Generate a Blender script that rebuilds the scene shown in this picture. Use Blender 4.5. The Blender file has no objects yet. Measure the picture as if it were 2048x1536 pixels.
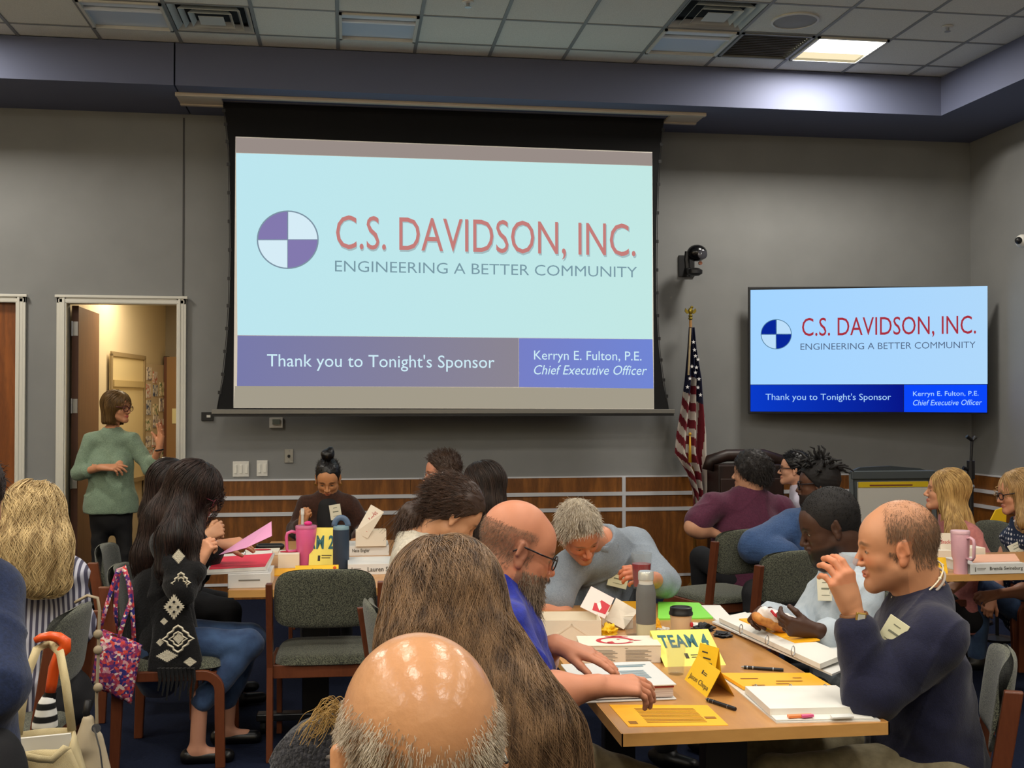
import bpy, bmesh, math, random
import numpy as np
from mathutils import Vector, Matrix, Euler, Quaternion
random.seed(7)
rng = np.random.default_rng(7)
PI = math.pi
SC = bpy.context.scene
COL = SC.collection

# ---------------------------------------------------------------- camera
FPX, YAW, PITCH, HC = 2237.0, 0.1455, 0.0168, 1.6
cd = bpy.data.cameras.new('camera')
cam = bpy.data.objects.new('camera', cd); COL.objects.link(cam)
cam.location = (0, 0, HC)
cam.rotation_euler = (PI / 2 + PITCH, 0, -YAW)
cd.sensor_width = 36; cd.lens = FPX / 2048 * 36
cd.clip_start = 0.05; cd.clip_end = 60
SC.camera = cam
SC.view_settings.view_transform = 'Standard'; SC.view_settings.look = 'None'
SC.view_settings.gamma = 1; SC.view_settings.use_curve_mapping = False
SC.view_settings.exposure = 0.0
w = bpy.data.worlds.new('world'); SC.world = w; w.use_nodes = True
w.node_tree.nodes['Background'].inputs[0].default_value = (.5, .5, .52, 1)
w.node_tree.nodes['Background'].inputs[1].default_value = 0.02

# ceiling grid, all heights and depths in metres
TILE = 0.5737; GX0 = -2.375; GY0 = 8.232; ZC = 4.263
YB = 8.505; ZS = 3.948; YW = 9.36; XR = 5.55; XL = -5.2; YR = -3.5
def gx(i): return GX0 + i * TILE
def gy(j): return GY0 - j * TILE

def area(x, y, z, sx, sy, power, col=(1, .94, .85), spread=PI, rot=(0, 0, 0)):
    l = bpy.data.lights.new('ceiling_or_fill_light', 'AREA'); l.shape = 'RECTANGLE'; l.size = sx; l.size_y = sy
    l.energy = power; l.color = col; l.spread = spread
    o = bpy.data.objects.new('ceiling_or_fill_light', l); COL.objects.link(o); o.location = (x, y, z); o.rotation_euler = rot
    return o
LAMP = 30.0
ROOM_LIGHTS = []
for j in (2, 6, 9, 12, 15):
    for i in (-2, 2, 6, 10):
        if j == 2: continue
        ROOM_LIGHTS.append((gx(i + .5), gy(j + .5)))
FRONT_LIGHTS = [(gx(10.5), gy(.5)), (gx(-1.5), gy(.5))]
for (x, y) in ROOM_LIGHTS: area(x, y, ZC - .012, .52, .52, LAMP)
for (x, y) in FRONT_LIGHTS: area(x, y, ZC - .012, .5, .5, LAMP * 2.2)

# added fill: unseen upward area lights that brighten the ceiling
area(XL + .35, 1.5, 3.2, .25, 5.0, 110, rot=(PI, 0, 0))
area(0, YR + .35, 3.2, 6.0, .25, 130, rot=(PI, 0, 0))
# ---------------------------------------------------------------- photograph measurement helpers (pixel ray -> point on a real plane)
_cy, _sy, _cp, _sp = math.cos(YAW), math.sin(YAW), math.cos(PITCH), math.sin(PITCH)
_F = Vector((_sy * _cp, _cy * _cp, _sp)); _R = Vector((_cy, -_sy, 0)); _U = _R.cross(_F)
CP = Vector((0, 0, HC))
def ray(x, y): return _R * ((x - 1024) / FPX) + _U * ((768 - y) / FPX) + _F
def AY(x, y, Y): d = ray(x, y); return CP + d * (Y / d.y)
def AZ(x, y, Z): d = ray(x, y); return CP + d * ((Z - HC) / d.z)
def AX(x, y, X): d = ray(x, y); return CP + d * (X / d.x)

# ---------------------------------------------------------------- materials
def L(c):
    if len(c) == 3 and max(c) > 1.0: c = tuple(v / 255 for v in c)
    return tuple((v / 12.92 if v <= .04045 else ((v + .055) / 1.055) ** 2.4) for v in c) + (1,)
MATS = {}
def mat(name, c, rough=.6, metal=0.0, c2=None, nscale=20, stretch=(1, 1, 1), bump=0, bscale=60, spec=.5,
        emit=0, ecol=None, alpha=1, trans=0, wrinkle=0, ior=1.45, coat=0, sheen=0, sss=0, det=3, ramp=(.35, .65), vcol=None, coord='Object'):
    if name in MATS: return MATS[name]
    m = bpy.data.materials.new(name); m.use_nodes = True; MATS[name] = m
    nt = m.node_tree; N = nt.nodes; K = nt.links; b = N['Principled BSDF']
    b.inputs['Base Color'].default_value = L(c); b.inputs['Roughness'].default_value = rough
    b.inputs['Metallic'].default_value = metal; b.inputs['Specular IOR Level'].default_value = spec
    b.inputs['Alpha'].default_value = alpha; b.inputs['Transmission Weight'].default_value = trans
    b.inputs['IOR'].default_value = ior; b.inputs['Coat Weight'].default_value = coat
    b.inputs['Sheen Weight'].default_value = sheen
    if sss:
        b.inputs['Subsurface Weight'].default_value = sss; b.inputs['Subsurface Radius'].default_value = (1, .35, .2)
        b.inputs['Subsurface Scale'].default_value = .012
    if emit:
        b.inputs['Emission Color'].default_value = L(ecol or c); b.inputs['Emission Strength'].default_value = emit
    tc = mp = None
    def coords():
        nonlocal tc, mp
        if mp is None:
            tc = N.new('ShaderNodeTexCoord'); mp = N.new('ShaderNodeMapping')
            K.new(tc.outputs[coord], mp.inputs[0]); mp.inputs['Scale'].default_value = stretch
        return mp.outputs[0]
    src = None
    if vcol:
        a = N.new('ShaderNodeAttribute'); a.attribute_name = vcol; src = a.outputs['Color']
        K.new(src, b.inputs['Base Color'])
    if c2 is not None:
        n = N.new('ShaderNodeTexNoise'); n.inputs['Scale'].default_value = nscale; n.inputs['Detail'].default_value = det
        K.new(coords(), n.inputs['Vector'])
        r = N.new('ShaderNodeMapRange'); r.inputs[1].default_value = ramp[0]; r.inputs[2].default_value = ramp[1]
        K.new(n.outputs['Fac'], r.inputs[0])
        mx = N.new('ShaderNodeMix'); mx.data_type = 'RGBA'
        K.new(r.outputs[0], mx.inputs[0]); mx.inputs[6].default_value = L(c); mx.inputs[7].default_value = L(c2)
        if src is not None:
            mx.blend_type = 'MULTIPLY'; K.new(src, mx.inputs[6]); 
        K.new(mx.outputs[2], b.inputs['Base Color'])
    if bump:
        n = N.new('ShaderNodeTexNoise'); n.inputs['Scale'].default_value = bscale; n.inputs['Detail'].default_value = 4
        K.new(coords(), n.inputs['Vector'])
        bp = N.new('ShaderNodeBump'); bp.inputs['Strength'].default_value = bump; bp.inputs['Distance'].default_value = .01
        K.new(n.outputs['Fac'], bp.inputs['Height']); K.new(bp.outputs[0], b.inputs['Normal'])
        if wrinkle:
            n3 = N.new('ShaderNodeTexNoise'); n3.inputs['Scale'].default_value = 7; n3.inputs['Detail'].default_value = 3; n3.inputs['Distortion'].default_value = .5
            K.new(coords(), n3.inputs['Vector']); ms = N.new('ShaderNodeMath'); ms.operation = 'SUBTRACT'; K.new(n3.outputs['Fac'], ms.inputs[0]); ms.inputs[1].default_value = .5
            ab = N.new('ShaderNodeMath'); ab.operation = 'ABSOLUTE'; K.new(ms.outputs[0], ab.inputs[0]); pw = N.new('ShaderNodeMath'); pw.operation = 'POWER'; pw.inputs[1].default_value = .9; K.new(ab.outputs[0], pw.inputs[0])
            b2 = N.new('ShaderNodeBump'); b2.inputs['Strength'].default_value = wrinkle; b2.inputs['Distance'].default_value = .03
            K.new(pw.outputs[0], b2.inputs['Height']); K.new(b2.outputs[0], bp.inputs['Normal'])
    return m
def emat(name, c, s=1.0, c2=None, axis=None):
    if name in MATS: return MATS[name]
    m = bpy.data.materials.new(name); m.use_nodes = True; MATS[name] = m
    nt = m.node_tree; nt.nodes.clear(); o = nt.nodes.new('ShaderNodeOutputMaterial'); e = nt.nodes.new('ShaderNodeEmission')
    e.inputs[0].default_value = L(c); e.inputs[1].default_value = s; nt.links.new(e.outputs[0], o.inputs[0])
    if c2:                                                   # left-to-right / bottom-to-top blend in the slide artwork
        tc = nt.nodes.new('ShaderNodeTexCoord'); sp = nt.nodes.new('ShaderNodeSeparateXYZ'); mx = nt.nodes.new('ShaderNodeMix'); mx.data_type = 'RGBA'
        nt.links.new(tc.outputs['Generated'], sp.inputs[0]); nt.links.new(sp.outputs[axis], mx.inputs[0])
        mx.inputs[6].default_value = L(c); mx.inputs[7].default_value = L(c2); nt.links.new(mx.outputs[2], e.inputs[0])
    return m
def wood(name, c, c2, scale=6, dist=3, rough=.45, stretch=(1, 1, .12), fine=.35):
    if name in MATS: return MATS[name]
    m = mat(name, c, rough); nt = m.node_tree; N = nt.nodes; K = nt.links; b = N['Principled BSDF']
    tc = N.new('ShaderNodeTexCoord'); mp = N.new('ShaderNodeMapping'); K.new(tc.outputs['Object'], mp.inputs[0]); mp.inputs['Scale'].default_value = stretch
    n = N.new('ShaderNodeTexNoise'); n.inputs['Scale'].default_value = scale; n.inputs['Detail'].default_value = 2; n.inputs['Distortion'].default_value = .6
    K.new(mp.outputs[0], n.inputs['Vector'])
    mu = N.new('ShaderNodeMath'); mu.operation = 'MULTIPLY'; mu.inputs[1].default_value = dist * 4; K.new(n.outputs['Fac'], mu.inputs[0])
    sn = N.new('ShaderNodeMath'); sn.operation = 'SINE'; K.new(mu.outputs[0], sn.inputs[0])
    n2 = N.new('ShaderNodeTexNoise'); n2.inputs['Scale'].default_value = scale * 18; n2.inputs['Detail'].default_value = 3
    K.new(mp.outputs[0], n2.inputs['Vector'])
    ad = N.new('ShaderNodeMath'); ad.operation = 'MULTIPLY_ADD'; ad.inputs[1].default_value = .3; ad.inputs[2].default_value = .1
    K.new(sn.outputs[0], ad.inputs[0])
    a2 = N.new('ShaderNodeMath'); a2.operation = 'ADD'; K.new(ad.outputs[0], a2.inputs[0])
    m2 = N.new('ShaderNodeMath'); m2.operation = 'MULTIPLY'; m2.inputs[1].default_value = fine * 2.2; K.new(n2.outputs['Fac'], m2.inputs[0]); K.new(m2.outputs[0], a2.inputs[1])
    mx = N.new('ShaderNodeMix'); mx.data_type = 'RGBA'; K.new(a2.outputs[0], mx.inputs[0]); mx.inputs[6].default_value = L(c); mx.inputs[7].default_value = L(c2)
    K.new(mx.outputs[2], b.inputs['Base Color'])
    return m
def speckle(name, c, c2, scale=220, rough=.95, thr=.5):
    m = mat(name, c, rough, c2=c2, nscale=scale, det=1, ramp=(thr - .04, thr + .04), bump=.25, bscale=scale, spec=.2, sheen=.2)
    return m

# ---------------------------------------------------------------- mesh helpers
class MB:
    def __init__(s): s.bm = bmesh.new()
    def box(s, c, d, rot=None, bev=0, seg=1, taper=None):
        M = Matrix.LocRotScale(Vector(c), rot.to_quaternion() if isinstance(rot, Euler) else (rot if rot is not None else None), None)
        r = bmesh.ops.create_cube(s.bm, size=1); vs = r['verts']
        for v in vs:
            v.co = Vector((v.co.x * d[0], v.co.y * d[1], v.co.z * d[2]))
            if taper and v.co.z < 0: v.co.x *= taper; v.co.y *= taper
        if bev:
            es = list({e for v in vs for e in v.link_edges}); rr = bmesh.ops.bevel(s.bm, geom=es, offset=bev, segments=seg, affect='EDGES', profile=.5)
            vs = list({v for f in rr['faces'] for v in f.verts} | {v for v in vs if v.is_valid})
        for v in vs: v.co = M @ v.co
        return s
    def quad(s, pts):
        vs = [s.bm.verts.new(Vector(p)) for p in pts]; s.bm.faces.new(vs); return s
    def tube(s, pts, r, n=8, cap=True, flat=None, closed=False):
        pts = [Vector(p) for p in pts]; m = len(pts)
        rs = r if isinstance(r, (list, tuple)) else [r] * m
        rings = []; up = None
        for i, p in enumerate(pts):
            if closed: t = (pts[(i + 1) % m] - pts[i - 1])
            else: t = (pts[min(i + 1, m - 1)] - pts[max(i - 1, 0)])
            t.normalize()
            if up is None: up = Vector((0, 0, 1)) if abs(t.z) < .9 else Vector((0, 1, 0))
            a = t.cross(up); a.normalize(); b = a.cross(t); b.normalize(); up = b
            fa, fb = flat if flat else (1, 1)
            rings.append([s.bm.verts.new(p + (a * math.cos(2 * PI * k / n) * fa + b * math.sin(2 * PI * k / n) * fb) * rs[i]) for k in range(n)])
        for i in range(m if closed else m - 1):
            A, B = rings[i], rings[(i + 1) % m]
            for k in range(n): s.bm.faces.new((A[k], A[(k + 1) % n], B[(k + 1) % n], B[k]))
        if cap and not closed:
            s.bm.faces.new(rings[0][::-1]); s.bm.faces.new(rings[-1])
        return s
    def lathe(s, prof, n=20, c=(0, 0, 0), M=None, cap=True):
        c = Vector(c); rings = []
        for (r, z) in prof:
            ring = []
            for k in range(n):
                p = Vector((r * math.cos(2 * PI * k / n), r * math.sin(2 * PI * k / n), z))
                if M is not None: p = M @ p
                ring.append(s.bm.verts.new(p + c))
            rings.append(ring)
        for A, B in zip(rings, rings[1:]):
            for k in range(n): s.bm.faces.new((A[k], A[(k + 1) % n], B[(k + 1) % n], B[k]))
        if cap: s.bm.faces.new(rings[0][::-1]); s.bm.faces.new(rings[-1])
        return s
    def ball(s, c, r, M=None, u=16, v=10):
        rr = bmesh.ops.create_uvsphere(s.bm, u_segments=u, v_segments=v, radius=1)
        r = (r, r, r) if not isinstance(r, (tuple, list)) else r
        for x in rr['verts']:
            p = Vector((x.co.x * r[0], x.co.y * r[1], x.co.z * r[2]))
            x.co = (M @ p if M is not None else p) + Vector(c)
        return s
    def prism(s, pts, dvec):
        a = [s.bm.verts.new(Vector(p)) for p in pts]; b = [s.bm.verts.new(Vector(p) + Vector(dvec)) for p in pts]; n = len(a)
        s.bm.faces.new(a[::-1]); s.bm.faces.new(b)
        for k in range(n): s.bm.faces.new((a[k], a[(k + 1) % n], b[(k + 1) % n], b[k]))
        return s
    def grid(s, fn, nu, nv, thick=0):
        V = [[s.bm.verts.new(Vector(fn(i / nu, j / nv))) for j in range(nv + 1)] for i in range(nu + 1)]
        for i in range(nu):
            for j in range(nv): s.bm.faces.new((V[i][j], V[i + 1][j], V[i + 1][j + 1], V[i][j + 1]))
        return s
    def build(s, name, m=None, parent=None, smooth=False, loc=None, rot=None, bev=0, solid=0, sub=0):
        bmesh.ops.recalc_face_normals(s.bm, faces=s.bm.faces)
        me = bpy.data.meshes.new(name); s.bm.to_mesh(me); s.bm.free()
        for x in (m if isinstance(m, (list, tuple)) else [m]):
            if x is not None: me.materials.append(x)
        if smooth:
            me.polygons.foreach_set('use_smooth', [True] * len(me.polygons))
            if smooth == 'auto':
                me.set_sharp_from_angle(angle=math.radians(40))
        o = bpy.data.objects.new(name, me); COL.objects.link(o)
        if parent is not None: o.parent = parent
        if loc is not None: o.location = loc
        if rot is not None: o.rotation_euler = rot
        if solid:
            md = o.modifiers.new('s', 'SOLIDIFY'); md.thickness = solid; md.offset = 0
        if sub:
            md = o.modifiers.new('u', 'SUBSURF'); md.levels = sub; md.render_levels = sub
        if bev:
            md = o.modifiers.new('b', 'BEVEL'); md.width = bev; md.segments = 2; md.limit_method = 'ANGLE'
        return o
def tag(o, label, cat=None, group=None, kind=None):
    o['label'] = label
    if cat: o['category'] = cat
    if group: o['group'] = group
    if kind: o['kind'] = kind
    return o
def struct(o, label=None):
    o['kind'] = 'structure'
    if label: o['label'] = label
    return o
def thing(name, label, cat, loc=(0, 0, 0), rz=0, group=None, rot=None):
    o = bpy.data.objects.new(name, None); COL.objects.link(o); o.location = loc
    o.rotation_euler = rot if rot is not None else (0, 0, rz); o.empty_display_size = .05
    return tag(o, label, cat, group)
def copy_tree(o, parent=None):
    c = o.copy(); COL.objects.link(c); c.parent = parent
    for ch in list(o.children): copy_tree(ch, c)
    return c
def boxobj(name, c, d, m, parent=None, bev=0, rot=None):
    b = MB(); b.box((0, 0, 0), d); o = b.build(name, m, parent, bev=bev); o.location = c
    if rot is not None: o.rotation_euler = rot
    return o
_txt = {}
def text_mesh(body, o, R, U, w, h, m, name='lettering', parent=None, bold=0.0, shear=0, lift=.001, dup=0):
    """flat lettering fitted to the rectangle o + R*w + U*h"""
    R = Vector(R).normalized(); U = Vector(U).normalized(); Nn = R.cross(U)
    key = (body, bold, shear)
    if key not in _txt:
        cu = bpy.data.curves.new('t', 'FONT'); cu.body = body; cu.offset = bold; cu.shear = shear; cu.resolution_u = 3
        if bold: cu.space_character = 1 + bold * 3.2
        ob = bpy.data.objects.new('t', cu); COL.objects.link(ob)
        dg = bpy.context.evaluated_depsgraph_get(); me = bpy.data.meshes.new_from_object(ob.evaluated_get(dg))
        bpy.data.objects.remove(ob); bpy.data.curves.remove(cu)
        co = np.zeros(len(me.vertices) * 3); me.vertices.foreach_get('co', co); co = co.reshape(-1, 3)
        _txt[key] = (co, [tuple(p.vertices) for p in me.polygons]); bpy.data.meshes.remove(me)
    co, fs = _txt[key]
    mn, mx = co.min(0), co.max(0); q = (co - mn) / np.maximum(mx - mn, 1e-6)
    o = Vector(o) + Nn * lift
    pts = np.array(o)[None] + q[:, :1] * w * np.array(R)[None] + q[:, 1:2] * h * np.array(U)[None]
    if dup:                                              # heavier strokes: the same outline laid down several times, slightly apart
        P0, F0, pts_, fs2 = pts, fs, [], []
        for k in range(8):
            a = 2 * PI * k / 8; sh = np.array(R) * math.cos(a) * dup * h + np.array(U) * math.sin(a) * dup * h * .6 + np.array(Nn) * .00004 * k
            pts_.append(P0 + sh[None]); fs2 += [tuple(i + k * len(P0) for i in f) for f in F0]
        pts, fs = np.concatenate(pts_), fs2
    me = bpy.data.meshes.new(name); me.from_pydata(pts.tolist(), [], fs); me.materials.append(m)
    ob = bpy.data.objects.new(name, me); COL.objects.link(ob)
    if parent is not None: ob.parent = parent
    return ob
# ================================================================ the setting
M_wall = mat('wall_paint', (128, 129, 128), .75, c2=(124, 125, 124), nscale=3, bump=.04, bscale=300)
M_bulk = mat('bulkhead_paint', (92, 98, 122), .7, bump=.04, bscale=300)
M_cream = mat('cream_paint', (208, 192, 160), .8)
M_tile = mat('acoustic_tile', (226, 226, 216), .95, c2=(214, 214, 204), nscale=120, bump=.3, bscale=400)
M_tbar = mat('grid_metal', (130, 132, 130), .5)
M_carpet = mat('carpet', (34, 42, 66), .98, c2=(20, 25, 40), nscale=60, stretch=(1, 6, 1), bump=.6, bscale=250, spec=.1, ramp=(.3, .7))
M_alu = mat('aluminium_strip', (206, 208, 214), .45, .25)
M_frame = mat('door_frame_paint', (204, 202, 192), .4)
M_panel = wood('oak_panel', (150, 94, 38), (90, 52, 18), scale=5, dist=4, stretch=(1.6, 1, .22), rough=.4)
M_door = wood('oak_door', (150, 84, 30), (96, 48, 14), scale=5, dist=3, stretch=(2, 1, .18), rough=.4)
M_doorin = mat('door_leaf_face', (122, 92, 68), .5, c2=(112, 84, 62), nscale=8, stretch=(8, 8, .5))
M_white = mat('white_plastic', (214, 212, 204), .45)
M_black = mat('black_plastic', (16, 16, 18), .45)
M_blackfab = mat('black_fabric', (8, 8, 10), .9)
M_dark = mat('dark_void', (8, 7, 6), .9)
M_steel = mat('steel', (170, 172, 176), .3, .9)
M_brass = mat('brass', (150, 118, 50), .35, .8)

struct(MB().quad([(XL, YR, 0), (XR + .8, YR, 0), (XR + .8, 13, 0), (XL, 13, 0)]).build('floor', M_carpet), 'dark blue carpet floor')
DZ = 2.40     # door opening height
d2x0, d2x1 = AY(131, 700, YW).x, AY(357, 700, YW).x
d1x1 = AY(36, 700, YW).x; d1x0 = d1x1 - .95
WT = .14
b = MB()
def wallbox(x0, x1, z0, z1): b.box(((x0 + x1) / 2, YW + WT / 2, (z0 + z1) / 2), (x1 - x0, WT, z1 - z0))
wallbox(XL, d1x0, 0, ZC); wallbox(d1x1, d2x0, 0, DZ); wallbox(d2x1, XR, 0, DZ)
b.box(((d1x0 + XR) / 2, YW + WT / 2, (DZ + ZC) / 2), (XR - d1x0, WT, ZC - DZ))
struct(b.build('wall_back', M_wall), 'grey painted wall behind the projection screen')
# the wall seam beside the door
sx = AY(367, 400, YW).x
struct(boxobj('trim_1', (sx, YW - .002, (DZ + ZS) / 2 + .02), (.012, .006, ZS - DZ - .1), mat('seam', (70, 70, 70), .8)))
struct(MB().box((XR + WT / 2, (YR + YW) / 2, ZC / 2), (WT, YW - YR, ZC)).build('wall_right', M_wall), 'grey painted right wall')
struct(MB().box((XL - WT / 2, (YR + YW) / 2, ZC / 2), (WT, YW - YR, ZC)).build('wall_left', M_cream))
struct(MB().box(((XL + XR) / 2, YR - WT / 2, ZC / 2), (XR - XL, WT, ZC)).build('wall_rear', M_cream))
# bulkhead: back run and right run, split at the seam in the photograph
xbr = AY(1882, 190, YB).x
sbx = AY(349, 130, YB).x
b = MB(); b.box(((XL + sbx - .006) / 2, (YB + YW) / 2, (ZS + ZC) / 2), (sbx - .006 - XL, YW - YB, ZC - ZS))
struct(b.build('trim_2', M_bulk), 'blue-grey bulkhead, run left of its seam')
b = MB(); b.box(((sbx + .006 + XR) / 2, (YB + YW) / 2, (ZS + ZC) / 2), (XR - sbx - .006, YW - YB, ZC - ZS))
struct(b.build('trim_3', M_bulk), 'blue-grey bulkhead above the projection screen')
b = MB()
# right-hand run, turning towards the camera
p_bot = AZ(2048, 157, ZS); d_ = (p_bot - Vector((xbr, YB, ZS))); d_.z = 0; d_.normalize()
e_ = Vector((xbr, YB, 0)) + d_ * 12
b.prism([(xbr, YB, ZS), (e_.x, e_.y, ZS), (XR + 6, e_.y, ZS), (XR + 6, YB, ZS)], (0, 0, ZC - ZS))
struct(b.build('trim_4', M_bulk), 'blue-grey bulkhead along the right wall')
# ceiling slab with hung grid
struct(MB().box(((XL + XR) / 2, (YR + YW) / 2, ZC + .08), (XR - XL, YW - YR, .04)).build('ceiling', M_tile), 'suspended tile ceiling')
ceil = bpy.data.objects['ceiling']
special = {(2, 0): 'vent', (4, 0): 'off', (8, 0): 'off', (1, 0): 'off', (9, 0): 'dark', (10, 0): 'on', (8, 1): 'vent', (-2, 0): 'on'}
tm = None
def tile_mesh(d):
    b = MB(); b.box((0, 0, 0), (TILE - .026, d - .02, .02)); o = b.build('ceiling_tile', M_tile, ceil, bev=0); return o
full = None; short = None
dsh = YB - GY0
for i in range(-4, 14):
    for j in range(-1, 4):
        if (i, j) in special: continue
        d = TILE if j >= 0 else dsh
        y = (gy(j) + gy(j + 1)) / 2 if j >= 0 else (GY0 + YB) / 2
        x = gx(i + .5)
        lim = xbr + (YB - y) * (d_.x / -d_.y)
        if x - TILE / 2 > lim + .2: continue
        if j >= 0: o = full.copy() if full else tile_mesh(d)
        else: o = short.copy() if short else tile_mesh(d)
        if j >= 0 and full: COL.objects.link(o)
        if j < 0 and short: COL.objects.link(o)
        if j >= 0 and not full: full = o
        if j < 0 and not short: short = o
        o.location = (x, y, ZC + .012 + random.uniform(-.001, .001))
# T-bars as parts of the ceiling
for i in range(-4, 15):
    o = boxobj('grid_bar', (gx(i), (YB + gy(4)) / 2, ZC + .004), (.024, YB - gy(4), .012), M_tbar, ceil)
for j in range(0, 5):
    o = boxobj('grid_bar', ((gx(-4) + gx(14)) / 2, gy(j), ZC + .0045), (gx(14) - gx(-4), .022, .012), M_tbar, ceil)
struct(MB().box(((XL + XR) / 2, (YR + gy(4)) / 2, ZC + .012), (XR - XL, gy(4) - YR, .02)).build('ceiling_2', M_tile))
# ---- ceiling fixtures
M_lamp_on = emat('lit_diffuser', (255, 250, 225), 5.0)
M_lamp_dim = emat('lit_diffuser_lower', (255, 238, 196), 1.0)
M_lamp_off = mat('unlit_diffuser_reflection_tint', (196, 210, 226), .3)  # blue reflection of the screens mixed into this colour and the next
M_lamp_off2 = mat('unlit_reflector', (224, 232, 240), .25)
def troffer(i, j, on, label):
    t = thing('ceiling_light', label, 'light fixture', (gx(i + .5), gy(j + .5), ZC), group=None)
    b = MB(); h = TILE / 2 - .012
    for s in (-1, 1): b.box((s * (h - .01), 0, 0), (.02, 2 * h, .03)); b.box((0, s * (h - .01), 0), (2 * h, .02, .03))
    b.build('frame', M_frame, t)
    if on:
        boxobj('diffuser', (0, -.07, .012), (2 * h - .04, h * 1.3, .01), M_lamp_on, t)
        boxobj('reflector', (0, .2, .012), (2 * h - .04, h * .62, .01), M_lamp_dim, t)
    else:
        boxobj('diffuser', (0, -.19, .012), (2 * h - .04, .1, .01), M_lamp_off2, t)
        MB().tube([(-h + .02, -.1, .006), (h - .02, -.1, .006)], .018, 8).build('lamp_cover', M_lamp_off2, t)
        boxobj('reflector', (0, .095, .014), (2 * h - .04, .33, .01), M_lamp_off, t)
    return t
troffer(10, 0, True, 'lit square ceiling light panel glowing warm white')
troffer(-2, 0, True, 'lit ceiling light panel beyond the left edge')
troffer(4, 0, False, 'unlit ceiling light with reflection-tinted diffuser above the screen, nearest the seam of the left vent')
troffer(8, 0, False, 'unlit ceiling light right behind the right-hand air vent')
troffer(1, 0, False, 'unlit ceiling light left of the left-hand air vent')
for n_, (x, y) in enumerate(ROOM_LIGHTS):
    pass
t = thing('ceiling_panel', 'dark grille panel beside the lit ceiling light', 'vent', (gx(9.5), gy(.5), ZC))
b = MB(); h = TILE / 2 - .012
for s in (-1, 1): b.box((s * (h - .01), 0, 0), (.02, 2 * h, .02)); b.box((0, s * (h - .01), 0), (2 * h, .02, .02))
b.build('frame', M_tbar, t)
boxobj('grille_backing', (0, 0, .02), (2 * h - .04, 2 * h - .04, .004), mat('grille_dark', (62, 60, 56), .8), t)
for k in range(14): boxobj('slat', (0, -h + .04 + k * .0375, .01), (2 * h - .04, .006, .012), mat('grille_slat', (84, 82, 78), .6), t)
def vent(i, j, label):
    t = thing('air_vent', label, 'vent', (gx(i + .5), gy(j + .5), ZC))
    m = mat('vent_paint', (190, 194, 190), .5)
    boxobj('backing', (0, 0, .06), (TILE - .03, TILE - .03, .005), mat('vent_dark', (24, 26, 28), .9), t)
    for k, (s, z) in enumerate(((.268, 0), (.205, -.006), (.145, -.012))):
        b = MB(); wd = .038 if k == 0 else .028
        for a in range(4):
            R = Matrix.Rotation(a * PI / 2, 4, 'Z')
            pts = [R @ Vector(p) for p in ((-s, -s, z), (s, -s, z), (s - wd, -s + wd, z + .035), (-s + wd, -s + wd, z + .035))]
            b.prism(pts, (0, 0, .004))
        b.build('louver_ring', m, t)
    boxobj('centre_plate', (0, 0, -.01), (.17, .17, .006), m, t, bev=.002)
vent(2, 0, 'square louvred air vent near the left ceiling')
vent(8, 1, 'square louvred air vent at the top edge, right of centre')
t = thing('ceiling_speaker', 'round white ceiling speaker in tile by the lit panel', 'speaker', (AZ(1590, 41, ZC).x, AZ(1590, 41, ZC).y, ZC))
MB().lathe([(.16, .004), (.165, -.008), (.15, -.012), (.148, .0)], 28).build('ring', M_white, t, smooth='auto')
MB().lathe([(.148, -.001), (.148, -.007), (.02, -.012)], 28).build('grille', mat('speaker_grille', (150, 150, 146), .6, bump=.5, bscale=400), t)
for (x, y, n) in ((1895, 53, 'sprinkler head in the tile right of the lit panel'), (936, 4, 'sprinkler head above the middle of the projection screen')):
    p = AZ(x, y, ZC); t = thing('sprinkler', n, 'sprinkler', (p.x, p.y, ZC))
    MB().lathe([(.04, .0), (.04, -.006), (.02, -.01)], 16).build('cover_plate', M_white, t)
    MB().lathe([(.012, -.01), (.012, -.03), (.022, -.034), (.022, -.037)], 12).build('nozzle', M_steel, t)

# ---- wainscot
wz = lambda x, y: AY(x, y, YW).z
zt = wz(900, 957); z1a, z1b = wz(900, 987), wz(900, 994.5); z2a, z2b = wz(900, 1019), wz(900, 1026.5)
z3a, z3b = wz(1250, 1148), wz(1250, 1153)
xs0 = AY(372, 1000, YW).x; xv = AY(1246, 1000, YW).x
PY = YW - .012
def wpanel(x0, x1, z0, z1, par):
    o = boxobj('panel', ((x0 + x1) / 2, PY, (z0 + z1) / 2), (x1 - x0 - .004, .02, z1 - z0 - .002), M_panel, par); return o
wain = struct(MB().box(((xs0 + XR) / 2, PY, zt + .004), (XR - xs0, .03, .012)).build('trim_5', M_alu), 'metal cap strip on the wood wainscot')
bays = [xs0, xs0 + (xv - xs0) / 2, xv, xv + (xv - xs0) / 2, XR - .01]
for x0, x1 in zip(bays, bays[1:]):
    for a, c in ((z1b + .001, zt), (z2b, z1a), (z3b, z2a), (.0, z3a)): wpanel(x0, x1, a, c, wain)
for k, (a, c) in enumerate(((z1a, z1b), (z2a, z2b), (z3a, z3b))):
    struct(boxobj('trim_%d' % (6 + k), ((xs0 + XR) / 2, PY - .008, (a + c) / 2), (XR - xs0, .03, c - a), M_alu))
struct(boxobj('trim_9', (xv, PY - .006, (zt + z3a) / 2), (.03, .032, zt - z3a), M_alu), 'vertical metal strip in the wainscot')
# short length between the doors
wl0, wl1 = AY(48, 1000, YW).x + .01, AY(107, 1000, YW).x - .01
w2 = struct(MB().box(((wl0 + wl1) / 2, PY, wz(80, 966)), (wl1 - wl0, .03, .014)).build('trim_10', M_alu), 'cap strip between the two doors')
zl = wz(80, 968)
boxobj('panel', ((wl0 + wl1) / 2, PY, zl / 2), (wl1 - wl0 - .02, .02, zl - .01), M_panel, w2)
boxobj('side_strip', (wl1 - .006, PY - .003, zl / 2), (.014, .028, zl), M_alu, w2)
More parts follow.
